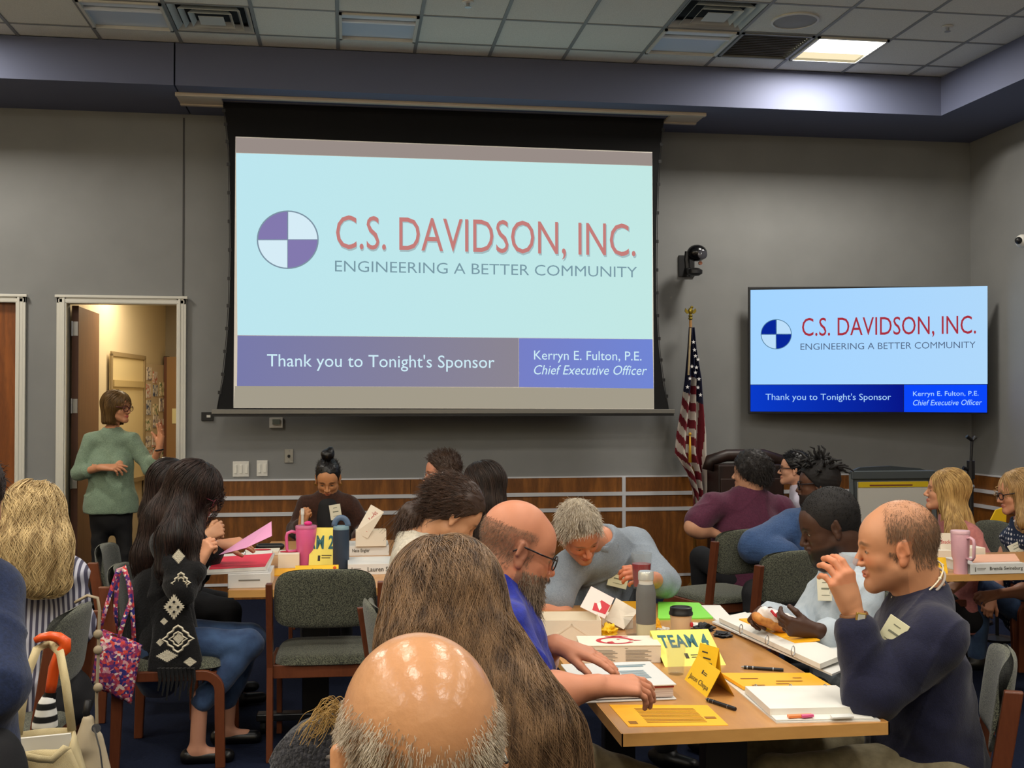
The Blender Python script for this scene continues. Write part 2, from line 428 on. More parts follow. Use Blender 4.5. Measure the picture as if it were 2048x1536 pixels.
# right wall wainscot
wr = struct(MB().box((XR - .012, (YW + 3) / 2, zt), (.03, YW - 3, .012)).build('trim_11', M_alu))
for k in range(5):
    y1 = YW - k * 1.2
    for a, c in ((z1b, zt), (z2b, z1a), (z3b, z2a), (0, z3a)):
        boxobj('panel', (XR - .012, y1 - .6, (a + c) / 2), (.02, 1.19, c - a - .002), M_panel, wr)
for k, (a, c) in enumerate(((z1a, z1b), (z2a, z2b), (z3a, z3b))):
    struct(boxobj('trim_%d' % (12 + k), (XR - .02, (YW + 3) / 2, (a + c) / 2), (.03, YW - 3, c - a), M_alu))

# ---- doors
def doorframe(x0, x1, name, label):
    o = bpy.data.objects.new(name, None); COL.objects.link(o); struct(o, label)
    fw = .075; zt_ = DZ + .045
    for nm, (cx, cz, w_, h_) in {'jamb': (x0 - fw / 2 + .012, zt_ / 2, fw, zt_), 'jamb_': (x1 + fw / 2 - .012, zt_ / 2, fw, zt_)}.items():
        b = MB(); b.box((cx, YW + WT / 2 - .01, cz), (w_ * .5, WT + .05, h_)); b.box((cx, YW - .018, cz), (w_, .03, h_)); b.box((cx + (.016 if cx < (x0 + x1) / 2 else -.016), YW - .026, cz), (.02, .03, h_))
        b.build('jamb', M_frame, o, bev=.003)
    b = MB(); b.box(((x0 + x1) / 2, YW + WT / 2 - .01, DZ + .015), (x1 - x0 + .1, WT + .05, .03)); b.box(((x0 + x1) / 2, YW - .018, DZ + .02), (x1 - x0 + 2 * fw - .024, .03, .05))
    b.box(((x0 + x1) / 2, YW - .03, DZ + .05), (x1 - x0 + 2 * fw, .03, .022)); b.build('head_jamb', M_frame, o, bev=.003)
    return o
f1 = doorframe(d1x0, d1x1, 'door_1', 'closed oak door in white frame at left edge')
boxobj('door_leaf', ((d1x0 + d1x1) / 2, YW + .05, DZ / 2), (d1x1 - d1x0 - .01, .045, DZ - .01), M_door, f1)
f2 = doorframe(d2x0, d2x1, 'door_2', 'open doorway with white frame beside the screen')
# open leaf swung into the corridor (hinged on the left jamb)
H = Vector((d2x0 + .02, YW + WT, 0))
lp = AY(187, 700, YW + WT + .78); a_ = math.atan2(lp.y - H.y, lp.x - H.x); ln = .82
lf = boxobj('door_leaf', (H.x + math.cos(a_) * ln / 2 + .01, H.y + math.sin(a_) * ln / 2 + .03, DZ / 2), (ln, .045, DZ - .02), M_doorin, f2, rot=(0, 0, a_))
edge = boxobj('leaf_edge', (H.x + .022, H.y + .004, DZ / 2), (.05, .006, DZ - .02), mat('leaf_edge_wood', (84, 50, 34), .5), f2)
for z in (AY(140, 655, YW).z, AY(140, 812, YW).z, AY(140, 965, YW).z):
    b = MB(); b.box((H.x + .022, H.y - .004, z), (.042, .006, .115)); b.tube([(H.x - .002, H.y - .012, z - .06), (H.x - .002, H.y - .012, z + .06)], .008, 8)
    b.build('hinge', M_steel, f2)
b = MB(); p = AY(168, 742, YW + .6)
b.tube([(p.x, p.y - .05, p.z), (p.x, p.y - .08, p.z - .02), (p.x + .02, p.y - .08, p.z - .05), (p.x + .03, p.y - .06, p.z - .02)], .006, 6); b.box((p.x, p.y - .045, p.z + .01), (.018, .01, .07)); b.build('coat_hook', M_white, f2)
# corridor behind
cw = bpy.data.objects.new('wall_corridor', None); COL.objects.link(cw); struct(cw, 'cream corridor seen through the open doorway')
yc0 = YW + WT
# corridor wall that recedes from behind the leaf towards the right
cwx0, cwx1 = d2x0 - .05, None
P0 = AY(182, 900, yc0 + .7); P1 = AY(330, 900, yc0 + 3.0)
def cwpt(t, z, off=0):
    v = (P1 - P0); v.z = 0; n = Vector((v.y, -v.x, 0)).normalized()
    q = P0 + v * t + n * off; return Vector((q.x, q.y, z))
ZCC = 2.75
b = MB(); q0, q1 = cwpt(-.35, 0), cwpt(1, 0); b.prism([q0, q1, q1 + Vector((-.1, .02, 0)), q0 + Vector((-.1, .02, 0))], (0, 0, ZCC)); b.build('corridor_wall', M_cream, cw)
E_ = cwpt(1, 0)
b = MB(); b.box((E_.x + .6, E_.y + .05, ZCC / 2), (1.4, .1, ZCC)); b.build('corridor_end', mat('corridor_end_paint', (150, 138, 118), .8), cw)
b = MB(); b.box((E_.x - .3, yc0 + 1.9, ZCC + .03), (3.2, 3.7, .04)); b.build('corridor_ceiling', M_tile, cw)
b = MB(); b.box((d2x1 + .35, yc0 + 1.8, ZCC / 2), (.1, 3.6, ZCC)); b.build('corridor_right', M_cream, cw)
b = MB(); b.box((d2x0 - .9, yc0 + 1.8, ZCC / 2), (.1, 3.6, ZCC)); b.build('corridor_left', M_cream, cw)
area(d2x0 + .55, yc0 + 1.0, ZCC - .02, .9, .5, 26, (1, .86, .62))
# far open door in the corridor
yd = E_.y - .06
xa, xb = AY(310, 900, yd).x, AY(333, 900, yd).x
boxobj('dark_opening', ((xa + xb) / 2 + .01, yd, 1.05), (xb - xa + .03, .02, 2.1), M_dark, cw)
dr = thing('corridor_door', 'brown door standing open at the end of the corridor', 'door', (AY(347, 900, yd - .1).x, yd - .1, 0))
boxobj('leaf', (.08, 0, 1.05), (.32, .045, 2.08), mat('far_door', (150, 112, 66), .5), dr)
boxobj('leaf_edge', (-.085, -.001, 1.05), (.03, .05, 2.08), mat('far_door_edge', (98, 54, 26), .5), dr)
hz = AY(340, 915, yd - .1).z
MB().tube([(-.04, -.03, hz), (-.04, -.09, hz), (-.12, -.09, hz)], .011, 8).build('lever_handle', M_steel, dr)
boxobj('door_sign', (AY(350, 832, yd - .1).x - dr.location.x, -.03, AY(350, 832, yd - .1).z), (.05, .006, .16), mat('sign_paper', (226, 214, 160), .7), dr)
# display boards on the corridor wall
def wallrect(t0, t1, z0, z1, m, name, off=.02, par=None):
    b = MB(); a, c = cwpt(t0, z0, off - .012), cwpt(t1, z0, off - .012); v = cwpt(0, 0, off) - cwpt(0, 0, off - .012)
    b.prism([a, c, c + Vector((0, 0, z1 - z0)), a + Vector((0, 0, z1 - z0))], v); return b.build(name, m, par)
wbz0, wbz1 = .85, 2.05
wb = tag(wallrect(.18, .62, wbz0, wbz1, mat('whiteboard_face', (226, 206, 158), .3), 'whiteboard', .03), 'whiteboard on the corridor wall behind the standing woman', 'whiteboard')
for t0, t1, za, zb in ((.17, .19, wbz0, wbz1), (.61, .63, wbz0, wbz1), (.17, .63, wbz1 - .02, wbz1 + .02), (.17, .63, wbz0 - .02, wbz0 + .02)):
    wallrect(t0, t1, za, zb, mat('board_frame', (150, 130, 96), .5), 'frame', .045, wb)
wallrect(.2, .6, wbz1 - .3, wbz1 - .24, mat('paper_rail', (190, 168, 120), .5), 'paper_rail', .05, wb)
pb = tag(wallrect(.64, .97, .45, 2.0, mat('pinboard_cloth', (196, 178, 150), .8), 'notice_board', .03), 'notice board crowded with pinned papers in the corridor', 'notice board')
pm = [mat('pinned_%d' % k, c, .8, c2=d, nscale=26, ramp=(.5, .56), det=5) for k, (c, d) in enumerate((((224, 214, 200), (120, 110, 120)), ((214, 204, 196), (180, 100, 80)), ((200, 196, 190), (70, 80, 110)), ((222, 208, 180), (110, 130, 90))))]
for k in range(26):
    t0 = .655 + .1 * (k % 3) + random.uniform(-.008, .008); z0 = .5 + .165 * (k // 3) + random.uniform(-.02, .02)
    wallrect(t0, t0 + random.uniform(.06, .09), z0, z0 + random.uniform(.11, .15), pm[k % 4], 'pinned_paper', .036 + .001 * (k % 3), pb)
# ================================================================ projection screen
YSC = 8.93
X3 = (1, 0, 0); Z3 = (0, 0, 1)
scr = thing('projection_screen', 'large pull-down projection screen with black border showing the sponsor slide', 'projection screen', (0, 0, 0))
# housing set in the bulkhead soffit
hl, hr = AZ(352, 188, ZS).x, AZ(1405, 232, ZS).x
hy0, hy1 = AZ(400, 186, ZS).y, AZ(400, 207, ZS).y
sw0, sw1 = AZ(445, 200, ZS).x, AZ(1328, 240, ZS).x
m_h = mat('screen_housing', (196, 184, 166), .5)
b = MB(); ym = (hy0 + hy1) / 2
b.box(((hl + hr) / 2, hy0 + .02, ZS - .012), (hr - hl, .04, .03)); b.box(((hl + hr) / 2, hy1 - .02, ZS - .012), (hr - hl, .04, .03))
b.box(((hl + sw0) / 2, ym, ZS - .008), (sw0 - hl, hy1 - hy0 - .06, .018)); b.box(((hr + sw1) / 2, ym, ZS - .008), (hr - sw1, hy1 - hy0 - .06, .018))
b.box(((hl + hr) / 2, ym + .05, ZS + .1), (hr - hl - .1, .02, .2))
b.build('housing', m_h, scr, bev=.003)
def sp(x, y, off=0): p = AY(x, y, YSC - off); return Vector((p.x, YSC - off, p.z))
lx = [(445, 196), (452, 240), (458, 300), (460, 400), (461, 500), (459, 600), (454, 680), (446, 760), (434, 818)]
rx = [(1328, 232), (1322, 280), (1317, 340), (1313, 440), (1312, 540), (1313, 620), (1318, 700), (1327, 770), (1338, 822)]
nn = len(lx)
b = MB(); b.prism([sp(*p) for p in lx] + [sp(*p) for p in rx[::-1]], (0, .004, 0)); b.build('black_border', M_blackfab, scr)
# tension tabs
for side, pts in ((-1, lx), (1, rx)):
    P_ = [sp(*p) for p in pts]
    for k in range(1, 14):
        f_ = k / 14 * (nn - 1); i = int(f_); q = P_[i].lerp(P_[min(i + 1, nn - 1)], f_ - i)
        boxobj('tension_tab', (q.x + side * .006, YSC + .001, q.z), (.026, .008, .026), M_black, scr)
    b = MB(); b.tube([q + Vector((side * .008, 0, 0)) if 0 < i < nn - 1 else q for i, q in enumerate(P_)], .003, 5); b.build('tension_cord', M_black, scr)
tl, tr, bl, br = sp(471, 273, .002), sp(1304.5, 304, .002), sp(467, 816, .002), sp(1308, 818, .002)
m_sw = emat('screen_unlit_area', (176, 172, 160), .86)
MB().quad([bl, br, tr, tl]).build('screen_surface', mat('screen_surface', (226, 222, 212), .8, emit=.22, ecol=(214, 206, 196)), scr)
def sq(pts, name, m, off): return MB().quad([sp(x, y, off) for x, y in pts]).build(name, m, scr)
E_sky = emat('slide_white', (190, 232, 241), .98, (196, 234, 230), 0)
sq([(475, 670), (1305, 678), (1304.5, 332), (472, 306)], 'slide', E_sky, .004)
sq([(475, 671), (1037, 676), (1037, 774), (474, 772)], 'slide_band', emat('slide_band', (126, 128, 178), .9, (146, 140, 152), 0), .004)
sq([(1038, 676.5), (1305, 678.5), (1307, 777), (1038, 774)], 'slide_band', emat('slide_band_blue', (124, 134, 208), .9, (118, 140, 222), 0), .0045)
sq([(470, 772), (1307, 777), (1307.5, 817), (467, 815)], 'slide_margin', emat('slide_lower_margin', (172, 164, 146), .88), .004)
sq([(471.5, 275), (1304.5, 306), (1304.5, 331.5), (472, 305)], 'slide_margin', emat('slide_upper_margin', (160, 148, 142), .88), .004)
# bottom slat
q0, q1 = sp(424, 820), sp(1348, 824)
b = MB(); b.box(((q0.x + q1.x) / 2, YSC - .01, (q0.z + q1.z) / 2 - .004), (q1.x - q0.x, .05, .036)); b.build('bottom_slat', mat('slat_metal', (120, 118, 112), .4, .4), scr, bev=.004)
boxobj('slat_underside', ((q0.x + q1.x) / 2, YSC - .008, (q0.z + q1.z) / 2 - .03), (q1.x - q0.x - .02, .04, .022), M_black, scr)
def st(body, x0, y0, x1, y1, hpx, m, bold=0, shear=0, off=.006, par=scr, fn=None, dup=0):
    fn = fn or sp
    a, c = fn(x0, y0, off), fn(x1, y1, off); u = fn(x0, y0 - hpx, off) - a
    return text_mesh(body, a, c - a, u, (c - a).length, u.length, m, 'lettering', par, bold, shear)
E_red = emat('slide_red', (200, 128, 124), .95); E_gry = emat('slide_grey', (124, 156, 168), .95); E_pur = emat('slide_purple', (134, 124, 178), .95)
E_wt = emat('slide_letter_white', (206, 236, 246), 1.0); E_shadow = emat('slide_shadow', (170, 196, 200), .9)
st("C.S. DAVIDSON, INC.", 673, 512, 1273, 527, 80, E_shadow, 0, off=.0050, dup=.105)
st("C.S. DAVIDSON, INC.", 672, 508, 1271, 523, 78, E_red, 0, dup=.11)
st("ENGINEERING A BETTER COMMUNITY", 670, 543, 1274, 555, 22, E_gry, -.004)
st("Thank you to Tonight's Sponsor", 534, 741, 989, 744, 34, E_wt, 0, dup=.03)
st("Kerryn E. Fulton, P.E.", 1068, 725, 1283, 727, 24, E_wt, 0, dup=.03)
st("Chief Executive Officer", 1068, 749, 1294, 750, 19, E_wt, 0, .25, dup=.02)
def logo(cx, cy, rx_, ry_, fn, par, mp, mg, off, mw=None):
    def arc(a0, a1, r, n=14): return [fn(cx + rx_ * r * math.cos(a), cy - ry_ * r * math.sin(a), off) for a in [a0 + (a1 - a0) * k / n for k in range(n + 1)]]
    if mw: MB().quad(arc(0, 2 * PI, .97, 40)[:-1]).build('emblem_disc', mw, par)
    off += .001
    b = MB(); c = fn(cx, cy, off)
    b.quad([c] + arc(PI / 2, PI, .96)); b.quad([c] + arc(-PI / 2, 0, .96)); b.build('emblem_quarters', mp, par)
    A, B = arc(0, 2 * PI, 1.0, 48), arc(0, 2 * PI, .955, 48)
    b = MB()
    for k in range(48): b.quad([A[k], A[k + 1], B[k + 1], B[k]])
    c1 = .012
    b.quad([fn(cx - rx_, cy - 1, off), fn(cx + rx_, cy - 1, off), fn(cx + rx_, cy + 1, off), fn(cx - rx_, cy + 1, off)])
    b.quad([fn(cx - 1, cy - ry_, off), fn(cx + 1, cy - ry_, off), fn(cx + 1, cy + ry_, off), fn(cx - 1, cy + ry_, off)])
    b.build('emblem_ring', mg, par)
logo(575.5, 479.5, 62, 58.5, sp, scr, E_pur, emat('slide_ring', (128, 150, 166), .95), .006, emat('slide_disc', (214, 236, 246), 1.0))

# ================================================================ television on a wall arm
tvc = thing('television', 'wall-mounted flat television showing the sponsor slide', 'television', (0, 0, 0))
DL, DR = 9.17, 8.85
def corner(x, y, Y): return AY(x, y, Y)
TL_, BL_, TR_, BR_ = corner(1498, 578, DL), corner(1498, 828, DL), corner(1977, 568, DR), corner(1977, 828, DR)
def tp(x, y, off=0):       # photo point on the television's face
    n = (BR_ - BL_).cross(Vector((0, 0, 1))); n.normalize()
    o = BL_ + n * off; d = ray(x, y); t = (o - CP).dot(n) / d.dot(n); return CP + d * t
n_ = (BR_ - BL_).cross(Vector((0, 0, 1))).normalized()
zt_, zb_ = (TL_.z + TR_.z) / 2, (BL_.z + BR_.z) / 2
R_ = (BR_ - BL_); W_ = math.hypot(R_.x, R_.y); R_.z = 0; R_.normalize()
cen = (BL_ + BR_) / 2; cen.z = (zt_ + zb_) / 2; ang = math.atan2(R_.y, R_.x)
b = MB(); b.box((0, 0, 0), (W_, .03, zt_ - zb_)); b.box((0, .035, -.05), (W_ * .7, .05, (zt_ - zb_) * .6)); o = b.build('case', M_black, tvc, bev=.004)
o.location = cen - n_ * .018; o.rotation_euler = (0, 0, ang)
b = MB(); mnt = cen - n_ * .08; b.box((cen.x - .1, YW - .02, cen.z), (.3, .04, .4)); b.tube([(mnt.x, mnt.y, cen.z + .05), ((mnt.x + cen.x) / 2 + .2, (mnt.y + YW) / 2, cen.z + .05), (cen.x - .1, YW - .03, cen.z + .05)], .022, 8)
b.build('wall_arm', M_black, tvc)
def tq(pts, name, m, off): return MB().quad([tp(x, y, off) for x, y in pts]).build(name, m, tvc)
tq([(1501, 769), (1975, 768), (1975, 572), (1501, 580)], 'picture', emat('tv_white', (160, 208, 252), 1.05, (172, 212, 246), 0), .002)
tq([(1501, 770), (1807, 769.5), (1807, 824), (1501, 823)], 'picture_band', emat('tv_band', (10, 60, 205), .95, (8, 22, 140), 0), .002)
tq([(1808, 769.5), (1974, 769), (1974, 825), (1808, 824)], 'picture_band', emat('tv_band_blue', (10, 70, 250), 1.0), .002)
tt = lambda *a, **k: st(*a, off=.005, par=tvc, fn=tp, **k)
T_red = emat('tv_red', (176, 52, 66), .9); T_gry = emat('tv_grey', (86, 106, 136), .9); T_wt = emat('tv_letter', (170, 214, 255), 1.0)
tt("C.S. DAVIDSON, INC.", 1604, 678, 1952, 673, 42, T_red, dup=.045)
tt("ENGINEERING A BETTER COMMUNITY", 1601, 700, 1951, 696, 13, T_gry, bold=-.004)
tt("Thank you to Tonight's Sponsor", 1531, 804, 1782, 804, 17, T_wt, dup=.03)
tt("Kerryn E. Fulton, P.E.", 1826, 795, 1957, 794, 12, T_wt, dup=.03)
tt("Chief Executive Officer", 1826, 811, 1964, 810, 11, T_wt, shear=.25, dup=.02)
logo(1552.5, 668.5, 31, 30, tp, tvc, emat('tv_blue', (8, 40, 160), .9), emat('tv_ring', (84, 130, 160), .9), .004, emat('tv_disc', (188, 222, 250), 1.0))

# ================================================================ fittings on the wall
def plate(x, y, wpx, hpx, name, label, cat, m, extra=None):
    p = AY(x, y, YW); s = YW / FPX; t = thing(name, label, cat, (p.x, YW, p.z))
    boxobj('plate', (0, -.006, 0), (wpx * s, .012, hpx * s), m, t, bev=.003)
    if extra: extra(t, wpx * s, hpx * s)
    return t
def sw_(n):
    def f(t, w_, h_):
        for k in range(n):
            x = (k - (n - 1) / 2) * w_ / n
            boxobj('rocker', (x, -.014, 0), (w_ / n * .5, .008, h_ * .55), mat('rocker_white', (226, 224, 214), .4), t, bev=.002)
    return f
plate(482, 938, 31, 30, 'light_switch', 'wide white switch plate on grey wall above wainscot, left of a narrower one', 'switch', M_white, sw_(3))
plate(524.5, 936.5, 21, 31, 'light_switch', 'narrow white switch plate on grey wall, right of the wider one', 'switch', M_white, sw_(2))
def coax(t, w_, h_):
    MB().lathe([(.012, 0), (.012, .012), (.006, .012), (.006, .022)], 12, M=Matrix.Rotation(PI / 2, 3, 'X'), c=(0, -.012, 0)).build('socket', M_black, t)
    for z in (-.045, .045): MB().ball((0, -.012, z), .004, u=8, v=6).build('screw', M_steel, t)
plate(578, 912, 17, 27, 'wall_socket', 'steel cable socket plate under the projection screen', 'socket', mat('plate_steel', (150, 148, 140), .4, .5), coax)
def th(t, w_, h_):
    boxobj('display', (0, -.016, .008), (w_ * .55, .006, h_ * .5), mat('lcd', (120, 128, 120), .3), t)
plate(552.5, 845.5, 26, 20, 'thermostat', 'small white thermostat under the left of the screen', 'thermostat', M_white, th)
plate(415, 833, 23, 17, 'screen_control', 'small black control box beside the screen bar', 'switch', M_black, lambda t, w_, h_: boxobj('button', (.01, -.014, .002), (.03, .006, .02), M_white, t))
plate(1548, 920, 17, 14, 'wall_socket', 'white outlet plate on the wall behind the dark-haired man with glasses', 'socket', M_white, lambda t, w_, h_: boxobj('socket_face', (0, -.013, 0), (w_ * .5, .004, h_ * .7), M_frame, t))
# pan-tilt camera on a wall bracket
p = AY(1390, 520, YW - .25); t = thing('ptz_camera', 'black robotic camera on a wall bracket right of the screen', 'camera', p)
s_ = (YW - .25) / FPX
boxobj('wall_plate', (0, .24, -.02), (.12, .02, .16), M_black, t)
MB().tube([(0, .24, -.03), (0, .12, -.1), (0, 0, -.09)], .018, 8).build('bracket', M_black, t)
MB().lathe([(.03, -.115), (.055, -.1), (.055, -.075), (.03, -.06)], 18).build('base', M_black, t, smooth='auto')
b = MB(); b.tube([(-.055, 0, -.06), (-.062, 0, .0), (-.055, 0, .06)], .022, 8); b.build('yoke', M_black, t)
MB().ball((.012, -.01, .05), (.075, .08, .062)).build('camera_head', mat('gloss_black', (14, 14, 16), .2), t, smooth=True)
MB().lathe([(.035, 0), (.035, .03), (.028, .034)], 18, M=Matrix.Rotation(PI / 2, 3, 'X'), c=(.03, -.07, .03)).build('lens', mat('lens_glass', (60, 60, 66), .1), t, smooth='auto')
MB().lathe([(.014, 0), (.014, .02)], 12, M=Matrix.Rotation(PI / 2, 3, 'X'), c=(.02, -.06, -.03)).build('indicator', mat('copperish', (150, 100, 80), .2, .5), t)
t.scale = (1.15, 1, 1.15)
# dome camera on the right wall
p = AX(2040, 482, XR - .12); t = thing('wall_camera', 'white wall camera with dark lens at the right edge', 'camera', (XR, p.y, p.z))
MB().ball((-.1, 0, 0), .055).build('body', M_white, t, smooth=True)
MB().tube([(0, 0, 0), (-.09, 0, 0)], .03, 10).build('stem', M_white, t)
MB().ball((-.145, -.02, 0), .03).build('lens', M_black, t, smooth=True)

# ================================================================ flag on its pole
fy = 9.1
FB = AZ(1382, 1180, 0); fy = FB.y - .12; FB.y = fy
t = thing('flagpole', 'gilt flagpole on a round flared base by the wainscot', 'flagpole', (FB.x, fy, 0))
MB().lathe([(.13, 0), (.132, .012), (.12, .03), (.07, .05), (.045, .085), (.03, .2), (.024, .27), (.024, .3)], 28).build('base', M_brass, t, smooth='auto')
ztop = AY(1381, 640, fy).z; xt = AY(1381, 640, fy).x - FB.x
MB().tube([(0, 0, .25), (xt, 0, ztop)], .0125, 10).build('pole', wood('pole_wood', (140, 100, 44), (110, 72, 30)), t, smooth=True)
b = MB(); b.lathe([(.012, 0), (.02, .01), (.014, .025), (.02, .035), (.008, .05), (.008, .06)], 12, c=(xt, 0, ztop))
b.ball((xt, 0, ztop + .075), (.022, .018, .03), u=10, v=8); b.ball((xt + .012, 0, ztop + .108), (.014, .01, .012), u=8, v=6)
for s in (-1, 1): b.prism([(xt + s * .006, -.006, ztop + .06), (xt + s * .045, -.006, ztop + .1), (xt + s * .05, -.006, ztop + .072), (xt + s * .03, -.006, ztop + .052)], (0, .012, 0))
b.build('finial', mat('gilt', (150, 130, 50), .35, .8), t)
# the flag: folds of cloth; canton with stars above, red and white stripes below
def flagmat():
    m = bpy.data.materials.new('flag_cloth'); m.use_nodes = True; nt = m.node_tree; b = nt.nodes['Principled BSDF']
    a = nt.nodes.new('ShaderNodeAttribute'); a.attribute_name = 'Col'; nt.links.new(a.outputs['Color'], b.inputs['Base Color']); b.inputs['Roughness'].default_value = .75
    return m
M_flag = flagmat()
def fsilh(z):   # left and right silhouette offsets (photo pixels) at a photo row
    rows = [(655, 1376, 1388), (700, 1374, 1392), (760, 1370, 1402), (810, 1363, 1406), (870, 1352, 1412), (905, 1348, 1412), (945, 1372, 1413), (985, 1385, 1412), (1020, 1388, 1400)]
    for (a, l0, r0), (c, l1, r1) in zip(rows, rows[1:]):
        if a <= z <= c:
            f_ = (z - a) / (c - a); return l0 + (l1 - l0) * f_, r0 + (r1 - r0) * f_
    return rows[-1][1:]
nu, nv = 64, 150
vs, fs_, cl = [], [], []
ca, cb = (110, 16, 34), (196, 188, 180)
for j in range(nv + 1):
    y = 655 + (1020 - 655) * j / nv; l_, r_ = fsilh(y)
    for i in range(nu + 1):
        u = i / nu; x = l_ + (r_ - l_) * u
        dep = .05 * math.sin(u * 3 * 2 * PI + .6 * math.sin(j * .03)) * min(1, (y - 640) / 120)
        p = AY(x, y, fy - .03); vs.append((p.x, fy - .045 + dep - .02 * (u - .5) ** 2, p.z))
for j in range(nv):
    for i in range(nu): a = j * (nu + 1) + i; fs_.append((a, a + 1, a + nu + 2, a + nu + 1))
me = bpy.data.meshes.new('flag'); me.from_pydata(vs, [], fs_)
at = me.color_attributes.new('Col', 'BYTE_COLOR', 'CORNER')
def flagcol(u, y):
    fold = int(u * 3)
    diag = {0: -.9, 1: .25, 2: 1.6}[min(fold, 2)]
    canton = 760 + {0: 20, 1: -12, 2: 40}[min(fold, 2)] + (u * 3 % 1) * 14
    if y < canton: return L((22, 26, 58))
    w_ = (y - canton + diag * (u * 3 % 1 - .5) * 26)
    if fold == 2: w_ = (u * 3 % 1) * 40 + (y - 800) * .12
    k = int(w_ // 17)
    return L(cb) if k % 2 == 0 else L(ca)
for pi_, p in enumerate(me.polygons):
    i, j = pi_ % nu, pi_ // nu; c = flagcol((i + .5) / nu, 655 + (1020 - 655) * (j + .5) / nv)
    for li in p.loop_indices: at.data[li].color = c
me.materials.append(M_flag); me.polygons.foreach_set('use_smooth', [True] * len(me.polygons))
fo = bpy.data.objects.new('flag', me); COL.objects.link(fo); tag(fo, 'red white and blue flag with stars and stripes hanging from the gilt pole', 'flag')
b = MB()
for (x, y) in ((1387, 684), (1391, 712), (1396, 719), (1384, 733), (1391, 745), (1398, 758), (1375, 774), (1396, 775), (1389, 700), (1393, 735), (1380, 757), (1401, 790)):
    p = AY(x, y, fy - .12); R5 = [Vector((.018 * (1 if k % 2 == 0 else .42) * math.sin(k * PI / 5), -.0, .018 * (1 if k % 2 == 0 else .42) * math.cos(k * PI / 5))) for k in range(10)]
    b.prism([p + r for r in R5], (0, .002, 0))
st_ = b.build('star', mat('star_white', (214, 214, 216), .7), fo); st_['kind'] = 'stuff'
MB().tube([AY(1381, 656, fy - .09), AY(1379, 700, fy - .09), AY(1377, 750, fy - .09)], .009, 6).build('fringe_cord', mat('cream_cord', (168, 150, 116), .8), fo)
a_, c_ = AY(1380, 868, fy - .11), AY(1380, 925, fy - .11)
b = MB(); b.tube([a_, c_], [.006, .016], 8); b.ball(a_, .014, u=8, v=6); b.build('tassel', mat('gold_tassel', (196, 150, 40), .6), fo, smooth=True)

# ================================================================ dark carved lectern with gilt emblem, behind the man in maroon
p = AZ(1440, 1165, 0); Yc = 8.9; q = AY(1470, 930, Yc)
t = thing('ornate_cabinet', 'dark carved wooden cabinet with gilt ornament behind the man in maroon', 'cabinet', (AY(1490, 960, Yc).x, Yc, 0))
m_dw = wood('dark_walnut', (44, 24, 16), (20, 10, 8))
ztp = AY(1440, 928, Yc).z
b = MB(); b.box((0, 0, ztp / 2), (.56, .3, ztp)); b.build('body', m_dw, t, bev=.01)
b = MB(); b.tube([(-.32, 0, ztp - .05), (-.3, 0, ztp + .03), (-.16, 0, ztp + .07), (.16, 0, ztp + .07), (.3, 0, ztp + .03), (.32, 0, ztp - .05)], .05, 10); b.build('cornice', m_dw, t, smooth=True)
for s in (-1, 1):
    boxobj('carved_door', (s * .14, -.155, ztp * .5), (.25, .02, ztp * .8), m_dw, t, bev=.008)
b = MB()
for k in range(16):
    a = k * .7; b.ball((-.08 + .012 * k, -.16 + .01 * math.sin(k * 2), ztp + .075 + .025 * math.sin(a)), (.022, .014, .016), u=8, v=6)
b.build('gilt_ornament', mat('gilt_dull', (136, 124, 88), .4, .6), t, smooth=True)

# ================================================================ flip chart easel
Ye = 7.9
t = thing('flip_chart_easel', 'grey easel holding a flip chart pad with yellow header, before the wall', 'easel', (AY(1782, 1040, Ye).x, Ye, 0))
ox = t.location.x
def E3(x, y): p = AY(x, y, Ye); return (p.x - ox, 0, p.z)
m_e = mat('easel_grey', (70, 76, 78), .5)
for xp in (1703, 1862):
    a, c = E3(xp, 945), E3(xp - (8 if xp < 1780 else -8), 1160)
    MB().tube([(a[0], 0, a[2]), (c[0], -.12, 0.0)], .022, 4).build('leg', m_e, t)
MB().tube([(0, .05, E3(1780, 950)[2]), (0, .5, 0)], .016, 6).build('rear_leg', m_e, t)
a, c = E3(1700, 950), E3(1866, 953)
boxobj('top_rail', ((a[0] + c[0]) / 2, -.01, a[2]), (c[0] - a[0], .05, .06), m_e, t, bev=.006)
pts = [E3(x, y) for x, y in ((1706, 942), (1722, 935), (1782, 932), (1842, 937), (1858, 942))]
b = MB(); b.prism([(x, .01, z) for x, _, z in pts], (0, .03, 0)); b.build('carry_handle', mat('easel_handle', (52, 58, 62), .5), t)
a, c = E3(1712, 958), E3(1852, 1120)
boxobj('backboard', ((a[0] + c[0]) / 2, .0, (a[2] + c[2]) / 2), (c[0] - a[0] + .05, .02, a[2] - c[2]), m_e, t)
pad = tag(boxobj('flip_chart_pad', (ox + (a[0] + c[0]) / 2, Ye - .025, (a[2] + c[2]) / 2 - .01), (c[0] - a[0], .02, a[2] - c[2] - .02), mat('pad_paper', (196, 194, 186), .8)), 'blank white flip chart pad with a yellow header on the grey easel', 'paper pad')
a2 = E3(1712, 969); hh = a[2] - a2[2]
boxobj('header', (0, -.013, (a[2] - c[2]) / 2 - hh / 2 - .01), (c[0] - a[0], .006, hh), mat('pad_header', (206, 176, 20), .6), pad)
boxobj('stripe', (-.02, -.018, (a[2] - c[2]) / 2 - hh * .62 - .01), (.34, .003, .01), mat('pad_brown', (120, 70, 40), .6), pad)

